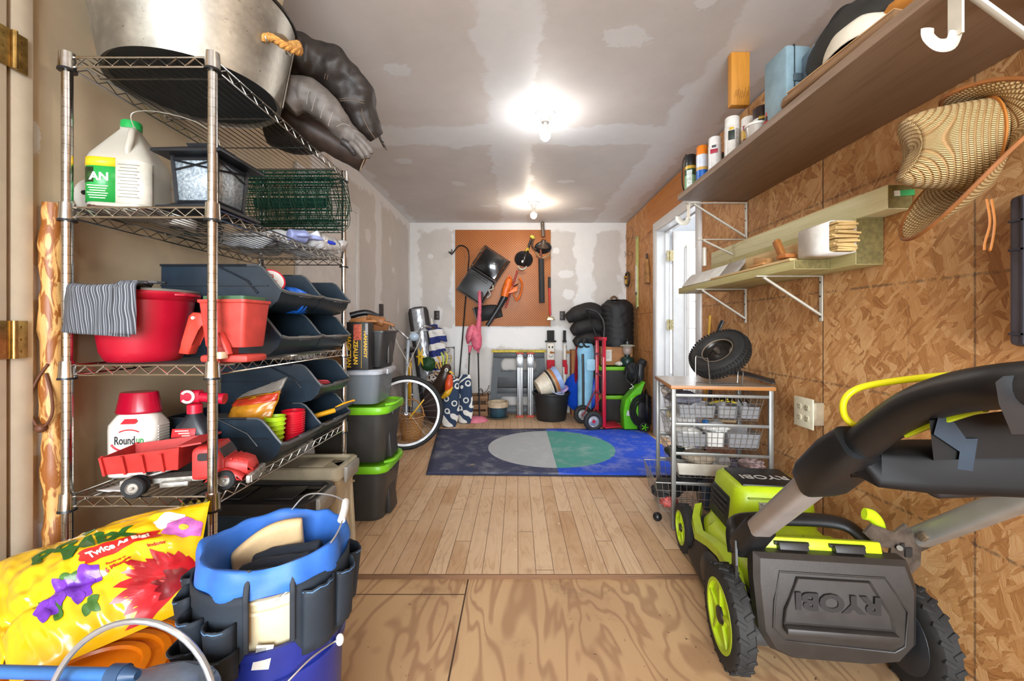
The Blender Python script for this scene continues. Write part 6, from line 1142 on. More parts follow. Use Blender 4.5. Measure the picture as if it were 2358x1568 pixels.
bc = mat('#7d97a3', .5, var=.12); case('tall blue grey plastic tool case standing beside the brown capped can', (1.075, 1.645, ST), (.105, .13, .285), rad(4), bc); case('shorter slate blue case standing between the tall case and the black bag', (1.13, 1.53, ST), (.09, .12, .24), rad(-6), mat('#6c8091', .55, var=.15))
t = thing('black_duffel', 'black fabric duffel bag slumped on the long shelf behind the white cap', 'bag', (1.17, 1.40, ST)); b = B(); b.sph((1.18, 1.42, ST+.15), (.13, .17, .16), f=lambda q: .14*nz(q, 2.2, 4)); b.make('bag', mat('#24221d', .75, var=.25, bump=.3, bsc=60), t); b = B(); b.tube(smoothpath([(1.06, 1.44, ST+.10), (1.07, 1.43, ST+.22), (1.12, 1.42, ST+.30), (1.2, 1.42, ST+.315)], 6), .005, 6); b.make('zipper_piping', mat('#0f0f0f', .5), t); b = B(); softtube(b, [(1.08, 1.3, ST+.05), (1.14, 1.22, ST+.10), (1.25, 1.12, ST+.10)], [.05, .07, .05], 16, .2); b.make('end_pocket', mat('#1f1d1a', .75), t)
t = thing('wooden_plank', 'short brown stained plank with rounded end lying over the long shelf edge', 'plank', P(1900, 190, 1.32)); b = B(); a, c = V((.992, 1.52, ST+.018)), V((1.06, 1.13, ST+.05)); d = (c-a).normalized(); F = frame(d, (0, 0, 1)); b.M = Matrix.Translation(a) @ F.to_4x4(); b.loft([[(x, y, z) for x, y in rrect(w_, .03, .012, 4)] for w_, z in ((.04, -.005), (.07, .02), (.08, .08), (.08, .40))]); b.make('plank', wood('#8a6a4c', '#6a4a30', 'Y', .8), t); b = B(); b.M = Matrix.Translation(a) @ F.to_4x4(); b.box((0, .017, .22), (.07, .004, .36)); b.make('tan_top_face', wood('#b08a60', '#94704a', 'Y', .8), t)
t = thing('baseball_cap', 'white cap with yellow trimmed bill lying on the plank at the shelf edge', 'cap', (1.06, 1.30, ST+.05)); b = B(); b.grid(lambda u, v: (1.065+.075*cos(2*pi*u)*cos(v*pi/2)**.7, 1.29+.11*sin(2*pi*u)*cos(v*pi/2)**.7, ST+.060+.085*sin(v*pi/2)+.01*nz((u*4, v*3, 2), 1.6)), 28, 10, True); b.make('crown', mat('#d8d2c2', .85, var=.08), t, solid=.003); b = B(); b.grid(lambda u, v: (1.01+.06*u*1.0+.02*v, 1.40+.09*v*(1-.5*(2*u-1)**2), ST+.056-.018*v-.025*(2*u-1)**2+.03*u), 12, 8); b.make('bill', mat('#cbb894', .8), t, solid=.004); b = B(); b.tube([(1.01+.06*u+.02, 1.40+.09*(1-.5*(2*u-1)**2), ST+.056-.018-.025*(2*u-1)**2+.03*u) for u in [i/12 for i in range(13)]], .005, 6); b.make('yellow_edge', mat('#d8a626', .7), t)
b = B(); b.sph((1.13, 1.16, ST+.10), (.07, .10, .03), (0, .2, .2), f=lambda q: .1*nz(q, 3)); tag(b.make('orange_cloth', mat('#b8782c', .8)), 'folded orange cloth beside the white cap on the long shelf', 'cloth')
tag(B().sph((1.22, .98, ST+.09), (.09, .11, .09), f=lambda q: .15*nz(q, 2.5, 3)).make('dark_pouch', mat('#2a2722', .75)), 'dark fabric pouch at the near end of the shelf items', 'pouch')
tag(B().tube(smoothpath([(1.02, 2.50, ST), (1.0, 2.50, ST+.08), (.998, 2.49, ST+.19), (1.012, 2.47, ST+.24)], 6), .005, 6).make('bent_rod', mat('#3a2c22', .5, .4)), 'thin bent dark rod standing at the far end of the long shelf', 'rod')
# ================================================================ lumber on the lower brackets
green = wood('#b3a874', '#9a8d58', 'Y', .7, .65); pine = wood('#cdae7c', '#b8925c', 'Y', .7, .65); endg = mat('#6e6236', .7, var=.25, vs=60)
LZ = 1.3035
def beam(label, x0, x1, y0, y1, z0, z1, m, name='lumber_beam', end=True, cat='lumber', bev=.003):
    t = thing(name, label, cat, ((x0+x1)/2, (y0+y1)/2, z0), group='lumber on the lower brackets'); b = B(); b.box(((x0+x1)/2, (y0+y1)/2, (z0+z1)/2), (x1-x0, y1-y0, z1-z0), bev=bev); b.make('beam', m, t)
    if end: b = B(); b.box(((x0+x1)/2, y0-.0005, (z0+z1)/2), (x1-x0-.005, .0015, z1-z0-.005)); b.make('end_grain', endg, t)
    return t
beam('flat treated board resting on the two white brackets under the whole pile', 1.118, 1.262, 1.665, 2.86, LZ, LZ+.038, green); beam('thick treated post against the wall, second longest in the lumber pile', 1.268, 1.372, 1.545, 2.70, LZ, LZ+.175, green)
lb2 = beam('long treated beam on top of the thick post with a green tag on its end', 1.288, 1.376, 1.435, 2.74, LZ+.177, LZ+.262, wood('#d2cba2', '#bdb485', 'Y', .7, .65))
b = B(); b.box((1.347, 1.4325, LZ+.232), (.075, .002, .020), (0, rad(-4), 0)); b.make('green_tag', mat('#3aa05c', .5), lb2); b = B(); b.box((1.318, 1.4315, LZ+.230), (.02, .002, .019), (0, rad(-4), 0)); b.make('tag_print', mat('#d8d8cc', .5), lb2)
beam('thin pine strip lying along the top of the long treated beam', 1.300, 1.332, 1.56, 2.45, LZ+.263, LZ+.271, pine, 'wood_strip', False); beam('short broken brown lath at the near end of the top strip', 1.338, 1.368, 1.47, 1.72, LZ+.263, LZ+.273, wood('#9a6234', '#7a4a24'), 'wood_strip', False)
beam('wide pine board leaning between flat board and thick post', 1.19, 1.262, 1.72, 2.50, LZ+.045, LZ+.125, pine, 'pine_board'); beam('narrow pine lath along the front edge of the flat treated board', 1.122, 1.165, 1.70, 2.40, LZ+.040, LZ+.052, pine, 'pine_lath', False)
t = thing('white_board', 'white melamine board lying at the far end of the lumber pile', 'board', (1.16, 2.52, LZ+.04)); b = B(); b.box((1.165, 2.58, LZ+.080), (.015, .50, .10), (0, rad(38), 0), bev=.002); b.make('board', mat('#dcd9d2', .4), t)
t = thing('grey_board', 'weathered grey board next to the white melamine board', 'board', (1.17, 2.22, LZ+.04)); b = B(); b.box((1.165, 2.235, LZ+.083), (.014, .17, .105), (0, rad(38), 0), bev=.002); b.make('board', wood('#a9a297', '#8a8378', 'Y', 1, .7), t)
t = thing('moulding_bundle', 'bundle of white painted shims with ragged tan ends on the lumber pile', 'wood bundle', (1.19, 1.62, LZ+.04)); b = B()
for k in range(14): z = LZ+.046+.0078*k; dx = .006*sin(k*1.7); b.box((1.192+dx, 1.585+.008*sin(k*2.9), z), (.088-.02*abs(k-6.5)/6.5, .185, .0068), (0, .05*sin(k), 0))
b.make('shims', mat('#cfae72', .75, var=.2), t); b = B(); b.loft([[(x+1.192, y, z+LZ+.098) for x, z in rrect(w_, .116, .012, 4)] for w_, y in ((.100, 1.675), (.100, 1.512))], False); b.make('white_skin', mat('#dbd8d2', .6, bump=.2, bsc=120), t, solid=.003)
for lab_, c, d, r, m in (('short brown dowel block leaning on the white shim bundle', (1.150, 1.80, LZ+.095), (.022, .03, .115), (rad(-22), rad(-8), 0), wood('#a5682f', '#87501f', 'Z')), ('small orange wood block on the pine lath beside the dowel block', (1.128, 1.73, LZ+.063), (.05, .055, .016), (0, 0, .1), wood('#b06a32', '#8a4e22', 'X')), ('tan wood wedge lying behind the small orange block', (1.150, 1.93, LZ+.075), (.03, .10, .030), (rad(10), 0, .1), wood('#b98a54', '#9a6c3a', 'Y')), ('thin brown wood offcut under the tan wedge', (1.142, 1.94, LZ+.058), (.045, .12, .010), (0, 0, 0), wood('#c08a50', '#a06c38', 'Y'))):
    b = B(); b.box(c, d, r, bev=.003); tag(b.make('wood_block', m), lab_, 'wood block', 'wood offcuts on the lumber')
# ================================================================ straw hat, plastic case, outlet
g = G('woven_straw'); o = g.obj(); x, y, z = g.xyz(o); ang = g.m_('ARCTAN2', y, x); rr = g.m_('SQRT', g.m_('ADD', g.m_('MULTIPLY', x, x), g.m_('MULTIPLY', y, y)))
u_ = g.m_('MULTIPLY', ang, 17.0); v_ = g.m_('MULTIPLY', g.m_('ADD', g.m_('MULTIPLY', z, .9), rr), 88.0); row = g.m_('FLOOR', v_); uu = g.m_('ADD', u_, g.m_('MULTIPLY', row, .5))
fu = g.m_('ABSOLUTE', g.m_('SUBTRACT', g.m_('FRACT', g.m_('ADD', uu, 100)), .5)); fv = g.m_('ABSOLUTE', g.m_('SUBTRACT', g.m_('FRACT', v_), .5)); hgt = g.m_('MULTIPLY', g.step(fu, .5, .12), g.step(fv, .5, .2)); n = g.noise(o, 60, 3)
straw = g.out(g.mix(g.m_('MULTIPLY', g.m_('ADD', g.m_('MULTIPLY', hgt, .8), g.m_('MULTIPLY', n, .35)), 1.0, clamp=True), '#8a6230', '#e6c48a'), .55, hgt, 1.0, .006)
hax = V((-.95, .30, .04)).normalized(); hx = V((0, -1, 0)); hx = (hx-hax*hx.dot(hax)).normalized(); hy = hax.cross(hx); HM = Matrix((hx, hy, hax)).transposed().to_4x4(); HM.translation = V((1.262, 1.115, 1.560))
t = thing('straw_hat', 'woven straw cowboy hat with curled brim hanging on the strand board wall', 'hat', tuple(HM.translation), rot=tuple(HM.to_euler()))
if hy.z < 0: sgn = -1
else: sgn = 1
def crown(u, v):
    a = 2*pi*u; s = 1-.16*v-.16*v**6; rx, ry = .088*s, .120*s; z_ = .185*v; dent = max(0, v-.55)/.45
    rx *= 1-.25*dent*(abs(cos(a))**2); return (rx*cos(a), ry*sin(a), z_-.03*dent*(cos(a)**2))
def brim(u, v):
    a = 2*pi*u; sd = abs(sin(a))**(.65 if sgn*sin(a) < 0 else 1.6); k = 1+v*(.95+(.12 if sgn*sin(a) < 0 else -.78)*sd); cu = (.150 if sgn*sin(a) < 0 else .09)*sd*v**1.2-.045*(1-sd)*v**1.5
    return (.088*k*cos(a), .120*k*sin(a), cu)
b = B(); b.grid(crown, 64, 20, True); b.grid(lambda u, v: tuple(V(crown(u, 1)).lerp(V((0, 0, .160)), v)), 64, 6, True); b.make('crown', straw, t, local=True, ang=80, solid=.005)
b = B(); b.grid(brim, 84, 14, True); b.make('brim', straw, t, local=True, ang=80, solid=.005)
leath = mat('#8a5428', .5, var=.2); b = B(); b.tube([brim(i/84, 1) for i in range(84)], .0055, 8, True); b.make('edge_binding', leath, t, local=True); b = B(); b.tube([V(crown(i/64, .06))*1.03 for i in range(64)], .006, 8, True, .5); b.make('hat_band', mat('#b5712c', .5), t, local=True)
b = B()
for k in (0, 1): p0 = V((1.20+.012*k, 1.055, 1.395)); b.tube(smoothpath([p0, p0+V((.004, -.004, -.06)), p0+V((-.004+.004*k, 0, -.11-.012*k)), p0+V((-.006, 0, -.13))], 6), .0035, 6, flat=.6)
b.make('chin_cord', mat('#9a5c1e', .5), t)
t = thing('grey_plastic_case', 'dark grey ribbed plastic case hanging on the strand board wall at the right edge', 'case', (1.335, .97, 1.02)); gy = mat('#4b4750', .5, var=.1); b = B(); b.box((1.335, .945, 1.215), (.07, .30, .395), bev=.014); b.make('shell', gy, t); b = B()
for z in (1.05, 1.27, 1.345): b.box((1.298, .945, z), (.004, .29, .005))
b.box((1.298, 1.06, 1.215), (.004, .005, .38)); b.make('groove', mat('#2f2c33', .6), t)
t = thing('power_outlet', 'cream four-socket outlet plate on a metal box on the strand board wall', 'outlet', (1.36, 1.907, .675)); b = B(); b.box((1.353, 1.905, .678), (.055, .105, .105), bev=.006); b.make('metal_box', mat('#b5aa92', .4, .5, var=.2), t); b = B(); b.box((1.325, 1.908, .677), (.006, .126, .138), bev=.002); b.make('cover_plate', mat('#dcd6bd', .4), t)
ivory = mat('#cfc8ac', .4); hol = mat('#4a3c2c', .6)
for y in (1.883, 1.933):
    for z in (.652, .702):
        b = B(); b.loft([[(xx, y+q*yy, z+q*zz) for yy, zz in rrect(.032, .030, .013, 4)] for xx, q in ((1.3235, 1), (1.3205, 1), (1.3200, .95))]); s_ = b.make('socket', ivory, t); b = B(); b.box((1.3198, y-.006, z+.004), (.001, .0022, .008)); b.box((1.3198, y+.006, z+.004), (.001, .0022, .008)); b.cyl((1.3203, y, z-.008), (1.3193, y, z-.008), .0026, seg=10); b.make('slots', hol, s_)
# ---- small things on the far strand board
t = thing('spirit_level', 'long pale green and grey spirit level hung upright on the far strand board', 'level', (1.366, 4.70, 1.30)); b = B(); b.box((1.366, 4.70, 1.71), (.022, .058, .80), bev=.003); b.make('body', mat('#b4b56a', .45, var=.15), t); b = B(); b.box((1.3535, 4.70, 1.63), (.004, .05, .30)); b.make('white_section', mat('#d8d8d2', .4), t)
for z in (2.10, 1.46, 1.31): b = B(); b.box((1.354, 4.70, z), (.006, .06, .035), bev=.002); b.make('end_cap', mat('#8f8d6a' if z != 1.46 else '#3a3a36', .4), t)
b = B()
for k, (y, z, r) in enumerate(((5.02, 2.18, .16), (5.05, 1.92, .13), (4.98, 2.05, .15))): b.torus((1.362, y, z), r, .0022, (1, .1*k, 0), 28, 5, .4*k, 5.2+.4*k, .7)
b.tube(smoothpath([(1.365, 5.1, 2.2), (1.36, 5.06, 1.9), (1.365, 5.1, 1.6), (1.362, 5.04, 1.4)], 6), .0022, 5); tag(b.make('wire_loops', mat('#5a4a3a', .5, .4)), 'loose thin wire loops hung on the far strand board corner', 'wire')
t = thing('ring_hanger', 'dark metal ring on a hook on the far strand board near the corner', 'ring', (1.35, 5.06, 1.66)); b = B(); b.torus((1.345, 5.04, 1.665), .085, .012, (1, 0, 0), 28, 8); b.make('ring', mat('#3a2e24', .5, .4), t); b = B(); b.cyl((1.375, 5.10, 1.70), (1.32, 5.10, 1.70), .012, seg=10); b.box((1.345, 5.1, 1.64), (.03, .03, .06), bev=.006); b.make('hook', mat('#b58a2e', .4), t)
t = thing('whisk_broom', 'tan straw whisk broom hung beside the white doorway trim', 'broom', (1.36, 4.33, 1.54)); b = B(); b.loft([[(1.36+x, 4.33+y, z) for x, y in rrect(.03, w_, .012, 3)] for w_, z in ((.12, 1.54), (.11, 1.68), (.06, 1.76), (.035, 1.79))]); b.make('bristles', mat('#a87c48', .9, var=.3, bump=.5, bsc=120), t); b = B(); b.cyl((1.36, 4.33, 1.785), (1.36, 4.33, 1.85), .014, .011, 12); b.make('handle', mat('#4a3626', .6), t)
t = thing('yellow_pole', 'slim yellow tool handle leaning on the wall between doorway and drawer cart', 'pole', (1.30, 2.93, 0)); b = B(); b.cyl((1.30, 2.92, 0), (1.362, 2.915, 1.155), .010, seg=10); b.make('pole', mat('#c79a2a', .5), t)
t = thing('black_handled_tool', 'black handled garden tool leaning on the wall behind the wheel', 'tool', (1.22, 2.72, 0)); b = B(); b.cyl((1.20, 2.72, 0), (1.315, 2.74, .93), .012, seg=10); b.make('shaft', mat('#2b2724', .5), t); b = B(); b.tube(smoothpath([(1.255, 2.70, .90), (1.30, 2.71, .97), (1.325, 2.71, 1.06), (1.345, 2.70, 1.115)], 6), [.014]*13+[.017]*6, 10, flat=.7); b.make('grip', blackp, t)
# ================================================================ drawer cart
CMZ = rad(-8); t = thing('drawer_cart', 'grey metal frame drawer cart with wire mesh baskets and wood top', 'drawer cart', (.828, 2.185, 0), CMZ); fg = mat('#8b8a86', .4, .4, var=.08); wm = mat('#a5a39e', .35, .7, var=.1); CW, CD = .478, .415
for x in (0, CW):
    for y in (0, CD): b = B(); b.box((x, y, .375), (.022, .022, .742), bev=.003); b.make('leg', fg, t, local=True)
b = B(); b.box((CW/2, CD/2, .755), (CW+.035, CD+.04, .018), bev=.002); top = b.make('top', wood('#b5793f', '#9c6531', 'X', .8, .4), t, local=True); b = B(); b.box((CW/2, CD/2, .7648), (CW+.030, CD+.034, .0012)); b.make('laminate', mat('#b4a796', .3, var=.15), top, local=True)
BZ = (.712, .560, .405, .248)
for z in BZ:
    for y in (-.004, CD+.004): b = B(); b.box((CW/2, y, z), (CW, .010, .016), bev=.002); b.make('rail', fg, t, local=True)
def basket(z, dx, h=.115):
    b = B(); x0, x1, y0, y1 = .018+dx, CW-.02+dx, .012, CD-.012; tp = .025; r = .0013
    n = int((x1-x0)/.031); m = int((y1-y0)/.031)
    for i in range(n+1): x = x0+(x1-x0)*i/n; xb = x0+tp+(x1-x0-2*tp)*i/n; b.tube([(x, y0, z), (xb, y0+tp, z-h), (xb, y1-tp, z-h), (x, y1, z)], r, 4)
    for i in range(m+1): y = y0+(y1-y0)*i/m; yb = y0+tp+(y1-y0-2*tp)*i/m; b.tube([(x0, y, z), (x0+tp, yb, z-h), (x1-tp, yb, z-h), (x1, y, z)], r, 4)
    for q in (.0, .27, .53, .78, 1): e = tp*q; b.tube([(x0+e, y0+e, z-h*q), (x1-e, y0+e, z-h*q), (x1-e, y1-e, z-h*q), (x0+e, y1-e, z-h*q)], r*(2.2 if q == 0 else 1), 6 if q == 0 else 4, True)
    return b.make('wire_basket', wm, t, local=True)
for z, dx, h in ((.705, -.004, .125), (.552, -.008, .125), (.397, -.006, .13), (.240, -.105, .16)): basket(z, dx, h)
CM = WM[t.name]; b = B(); b.sph((-.075, .04, .045), .024); b.make('ball_caster', blackp, t, local=True)
g = G('clear_tray'); clear = g.out('#a3a3a6', .15, Alpha=.5)
def CB(x, y, z): return tuple(CM @ V((x, y, z)))
def ctray(label, x, y, z, w_, d_, h_, m=None, name='clear_tray'):
    t = thing(name, label, 'tray', CB(x, y, z), CMZ, group='trays in the drawer cart'); b = B(); o_ = lambda s, zz, k=0: [(a*1, c, zz) for a, c in rrect(w_*s-k, d_*s-k, .012, 3)]
    b.loft([o_(.92, .003, .006), o_(.92, 0), o_(1, h_), o_(1, h_+.001), o_(1, h_, .006), o_(.92, .005, .008)], False); b.loft([o_(.92, .003, .006), o_(.92, .0035, .006)]); b.make('tray', m or clear, t, local=True); return t
def lump(name, label, cat, c, r, m, seed=0, amt=.25, group=None):
    return tag(B().sph(CB(*c), r, (0, 0, seed), f=lambda q: amt*nz(q, 2.6, seed)+amt*.4*nz(q, 6, seed)).make(name, m), label, cat, group)
ctray('clear tray holding the red battery pack in the top basket', .13, .11, .590, .19, .16, .062); ctray('clear tray with a cream block in the top basket, middle', .285, .11, .590, .10, .16, .062); ctray('empty smoky clear tray in the top basket nearest the wall', .395, .11, .590, .10, .16, .062)
t = thing('battery_pack', 'red and dark battery pack with white lettering in the top basket', 'battery pack', CB(.15, .06, .597), CMZ); b = B(); b.box((0, 0, .022), (.11, .02, .044), bev=.002); b.make('card', mat('#3a2e2c', .4), t, local=True); b = B(); b.box((.012, -.0108, .012), (.084, .001, .012)); b.make('red_stripe', mat('#a83a22', .5), t, local=True); text('Energizer', .019, WM[t.name] @ TR((.008, -.0112, .028), (rad(90), 0, 0)), mat('#d8d4d0', .5), t, bold=.0004)
b = B(); b.box(CB(.285, .08, .615), (.06, .06, .03), (0, 0, CMZ), bev=.006); tag(b.make('cream_block', mat('#cdbfa4', .6)), 'cream block inside the middle clear tray of the top basket', 'block')
lump('grey_cloth', 'crumpled grey purple cloth in the top basket beneath the wood top', 'cloth', (.09, .16, .675), (.085, .10, .035), mat('#6a6a76', .8, var=.25), 1)
b = B()
for k in range(7): b.tube(smoothpath([CB(.22+.03*k, .08+.02*sin(k*2), .665+.01*sin(k)), CB(.27+.02*k, .16, .69), CB(.30+.02*sin(k*3), .10, .668), CB(.22+.03*k, .22, .685)], 5), .004, 6)
tag(b.make('cable_tangle', mat('#22211f', .5)), 'tangle of black cables in the top basket', 'cables'); b = B()
for k in range(4): b.tube(smoothpath([CB(.20+.03*k, .06, .662+.008*k), CB(.27+.01*k, .10, .672), CB(.34, .07+.02*k, .665)], 5), .0045, 6)
tag(b.make('yellow_wire', mat('#b8a62a', .5)), 'yellow cord twisted among the black cables in the top basket', 'wire')
lump('crumpled_paper', 'crumpled white paper under the wood top at the door side of the cart', 'paper', (.06, .30, .69), (.06, .09, .035), mat('#d2d0cc', .7), 3)
ctray('clear tray stuffed with white plastic bags in the second basket', .10, .11, .436, .16, .16, .065); ctray('small frosted tray in the middle of the second basket', .225, .11, .436, .09, .16, .075, mat('#c9c7c2', .3)); ctray('wide clear tray with lid in the second basket nearest the wall', .365, .11, .436, .165, .16, .072)
lump('white_plastic_bag', 'crumpled white plastic bag in the left tray of the second basket', 'plastic bag', (.10, .11, .490), (.07, .07, .04), mat('#cfcdc8', .4), 4); lump('white_plastic_bag', 'loose white plastic bag bunched above the frosted tray of the second basket', 'plastic bag', (.24, .12, .525), (.075, .07, .032), mat('#d8d6d2', .4), 6, .35)
lump('blue_clip', 'small bright blue clip on top of the bags in the second basket', 'clip', (.19, .10, .552), (.018, .014, .016), mat('#2f6aa8', .4), 2); b = B(); b.box(CB(.34, .06, .452), (.045, .012, .016), (0, 0, CMZ), bev=.004); tag(b.make('pink_eraser', mat('#b5325a', .5)), 'small pink block inside the wide clear tray', 'block')
b = B(); b.box(CB(.29, .18, .548), (.16, .05, .012), (0, 0, CMZ), bev=.002); tag(b.make('wood_stick', wood('#b59a72', '#947a52', 'X')), 'thin tan wood slat lying across the second basket', 'stick')
ctray('white plastic tray filled with cloth in the third basket', .155, .12, .283, .265, .20, .062, mat('#d0cabd', .45), 'white_tray'); lump('folded_cloth', 'folded beige cloth in the white tray of the third basket', 'cloth', (.16, .12, .355), (.10, .085, .035), mat('#b5a590', .8, var=.15), 8, .18); lump('white_rag', 'bunched white rag beside the beige cloth of the third basket', 'rag', (.255, .10, .345), (.06, .07, .038), mat('#a9a6a6', .8), 9, .3); lump('dark_pouch', 'dark green pouch at the back of the third basket', 'pouch', (.06, .2, .355), (.05, .07, .035), mat('#1d2622', .7), 10)
for k, (lab_, c, col_) in enumerate((('bundle of tangled purple and white cords in the third basket', (.36, .12, .315), '#6a6478'), ('olive strap bundle in the third basket nearest the wall', (.42, .14, .325), '#6f6238'), ('pale pink rag in the third basket corner', (.41, .07, .345), '#b39a9a'))): lump(('cord_bundle', 'strap_bundle', 'pink_rag')[k], lab_, ('cord', 'strap', 'rag')[k], c, (.05, .06, .035), mat(col_, .7, var=.5, vs=60), 11+k, .4)
lump('black_shoe_bag', 'black pouch lying in the pulled out bottom basket', 'pouch', (.0, .14, .165), (.08, .12, .045), mat('#1b1a1b', .6), 15); lump('red_cable', 'red and white cord bundle in the pulled out bottom basket', 'cord', (-.01, .05, .13), (.05, .04, .03), mat('#b0504a', .6, var=.6, vs=90), 16, .4); t = thing('blue_tub', 'translucent blue grey tub in the bottom basket', 'tub', CB(.255, .13, .086), CMZ); b = B(); b.loft([[(x, y, z) for x, y in rrect(w_, d_, .02, 4)] for w_, d_, z in ((.17, .15, 0), (.19, .17, .12), (.20, .18, .122), (.20, .18, .13))]); b.make('tub', mat('#3f4d62', .25, var=.2), t, local=True); lump('black_tool_bag', 'black fabric tool bag behind the blue grey tub', 'bag', (.13, .22, .19), (.08, .1, .06), mat('#202022', .7), 17)
# ---- wheel in its rack, mudguard
tn = V((-.62, -.36, .70)).normalized(); tc = V((1.118, 2.285, .925)); t = thing('spare_wheel', 'dusty black barrow wheel with ribbed tyre propped in a wire rack on the cart', 'wheel', (1.12, 2.28, .766))
F = frame(tn); b = B(); R, r = .118, .046
b.grid(lambda u, v: tc+F @ V(((R+r*cos(2*pi*v)*(.95))*cos(2*pi*u), (R+r*cos(2*pi*v)*.95)*sin(2*pi*u), r*.92*sin(2*pi*v)*(1+.0*u))), 72, 18, True)
for k in range(54):
    a = 2*pi*k/54
    for s in (-1, 0, 1): c = tc+F @ V(((R+r*(.97 if s == 0 else .80))*cos(a+.03*s), (R+r*(.97 if s == 0 else .80))*sin(a+.03*s), s*.024)); o_ = b.M; b.M = Matrix.Translation(c) @ F.to_4x4() @ Matrix.Rotation(a, 4, 'Z'); b.box((0, 0, 0), (.007, .011, .020)); b.M = o_
b.make('tyre', mat('#1c1b1a', .7, var=.3, vs=30), t); b = B(); b.lathe([(0, .004), (.016, .006), (.02, .012), (.035, .010), (.055, .002), (.072, .010), (.078, .022), (.084, .026), (.084, -.02), (.0, -.02)], tc, 48, tn); b.make('rim', mat('#2a2622', .3, .5, var=.3, vs=20), t); b = B(); b.lathe([(0, .034), (.008, .034), (.010, .038), (.014, .038), (.016, .032), (.016, .0), (0, 0)], tc, 24, tn); b.make('hub', mat('#5a5148', .35, .6), t); b = B(); b.torus(tc+tn*.026, .083, .003, tn, 48, 6); b.make('rim_edge', mat('#8a7a66', .5, .4), t)
t = thing('wire_record_rack', 'bent wire rack holding the spare wheel on the cart top', 'rack', (1.08, 2.27, .766)); b = B(); zt_ = .770
L_ = [(.93, 2.06), (.955, 2.20)]; R_2 = [(1.13, 2.03), (1.155, 2.17)]
pA = P(1602, 822, 2.25); pB = P(1630, 826, 2.18); b.tube(smoothpath([(pA.x, 2.25, zt_), pA-V((0, 0, .006)), pA+V((.010, -.005, 0)), pB-V((.006, -.005, 0)), pB-V((0, 0, .008)), (pB.x+.012, 2.18, zt_)], 4), .0032, 8); b.tube([(pA.x, 2.25, zt_), (1.19, 2.23, zt_)], .0032, 8); b.tube([(pB.x+.012, 2.18, zt_), (1.175, 2.155, zt_)], .0032, 8); b.tube(smoothpath([(1.19, 2.23, zt_), (1.195, 2.23, .835), (1.188, 2.19, .84), (1.18, 2.155, .835), (1.175, 2.155, zt_)], 4), .0032, 8); b.make('wire_frame', mat('#8d8a86', .3, .8), t)
t = thing('mudguard', 'curved black plastic mudguard lying on the cart top behind the wheel', 'mudguard', (1.2, 2.2, .77)); b = B()
def mg(u, v): a = V((1.11, 2.36, .800)).lerp(V((1.345, 2.165, .778)), u); return a+V((.035*(v-.5), .09*(v-.5), .022*sin(pi*v)+.022*sin(pi*min(1, u*1.1))))
b.grid(mg, 24, 12); b.make('fender', mat('#2a2625', .35, var=.25), t, solid=.004)
# ================================================================ lawn mower
lime2 = mat('#b4cf1b', .38, var=.07); mblk = mat('#2b2622', .5, var=.2, vs=10, bump=.12, bsc=150); gblk = mat('#121315', .42, var=.15); tube_m = mat('#a09893', .35, .35, var=.06); MZ = rad(-6.5); conm = mat('#100f0f', .6, Specular_IOR_Level=.25)
t = thing('lawn_mower', 'lime green and black electric lawn mower parked along the strand board wall', 'lawn mower', (.945, 1.295, -.02), MZ); MM = WM[t.name]; mt = t
def plan(s, y0, y1, k=0.):
    h_ = [(-.225, y0), (-.245, y0+.12), (-.262, y0+.34), (-.245, y1-.14), (-.19, y1-.03), (-.10, y1), (.10, y1), (.19, y1-.03), (.245, y1-.14), (.262, y0+.34), (.245, y0+.12), (.225, y0)]
    p_ = smoothpath([(x*s, y, 0) for x, y in h_], 3)+[]; return [(p.x*.90, p.y) for p in p_]
b = B(); b.loft([[(x, y, z) for x, y in plan(s, y0, y1)] for s, y0, y1, z in ((1.0, .03, .72, .055), (1.03, .02, .74, .06), (1.03, .02, .74, .085), (.98, .03, .71, .10), (.94, .03, .69, .165), (.86, .04, .67, .20), (.5, .1, .6, .215))]); b.make('deck', mblk, t, local=True, ang=50)
for s in (-1, 1): b = B(); b.sph((s*.20, .25, .135), (.062, .15, .085)); b.make('side_bulge', mat('#26221f', .45, var=.15), t, local=True)
b = B(); b.loft([[(x, y, z) for x, y in plan(s, y0, y1)] for s, y0, y1, z in ((.80, .06, .64, .19), (.82, .06, .64, .215), (.76, .08, .61, .245), (.60, .12, .60, .26))])
for s in (-1, 1): b.loft([[(s*x+dx*s, y, z+dz) for dx, dz in ((-.018, 0), (.022, -.006), (.018, .022), (-.014, .030))] for x, y, z in ((.155, .66, .225), (.19, .58, .20), (.215, .45, .19), (.205, .33, .22), (.205, .22, .24), (.20, .10, .22), (.205, .04, .17))])
b.make('shroud', lime2, t, local=True, ang=50)
def rb(b, x0, x1, y0, y1, z0, z1, tx=.0, ty=.0, r=.04):
    w_, d_ = x1-x0, y1-y0; cx_, cy_ = (x0+x1)/2, (y0+y1)/2
    b.loft([[(x+cx_, y+cy_, z) for x, y in rrect(w_-2*a, d_-2*c, max(.004, r-q), 5)] for a, c, z, q in ((0, 0, z0, 0), (tx*.6, ty*.6, z0+(z1-z0)*.7, 0), (tx*.9, ty*.9, z1-.02, 0), (tx+.012, ty+.012, z1-.004, .006), (tx+.03, ty+.03, z1, .012))])
b = B(); rb(b, -.125, .215, .33, .64, .22, .448, .025, .02, .05); b.make('motor_housing', lime2, t, local=True, ang=50)
b = B(); b.box((.045, .475, .4485), (.235, .20, .012), (rad(1), 0, 0), bev=.005); b.make('black_top_panel', gblk, t, local=True); text('RYOBI', .062, MM @ TR((.045, .46, .4555), (0, 0, pi)), mat('#c8c8c4', .5), t, bold=.001, sx=1.1)
b = B(); b.box((-.110, .50, .32), (.02, .20, .135), (0, rad(7), 0), bev=.01)
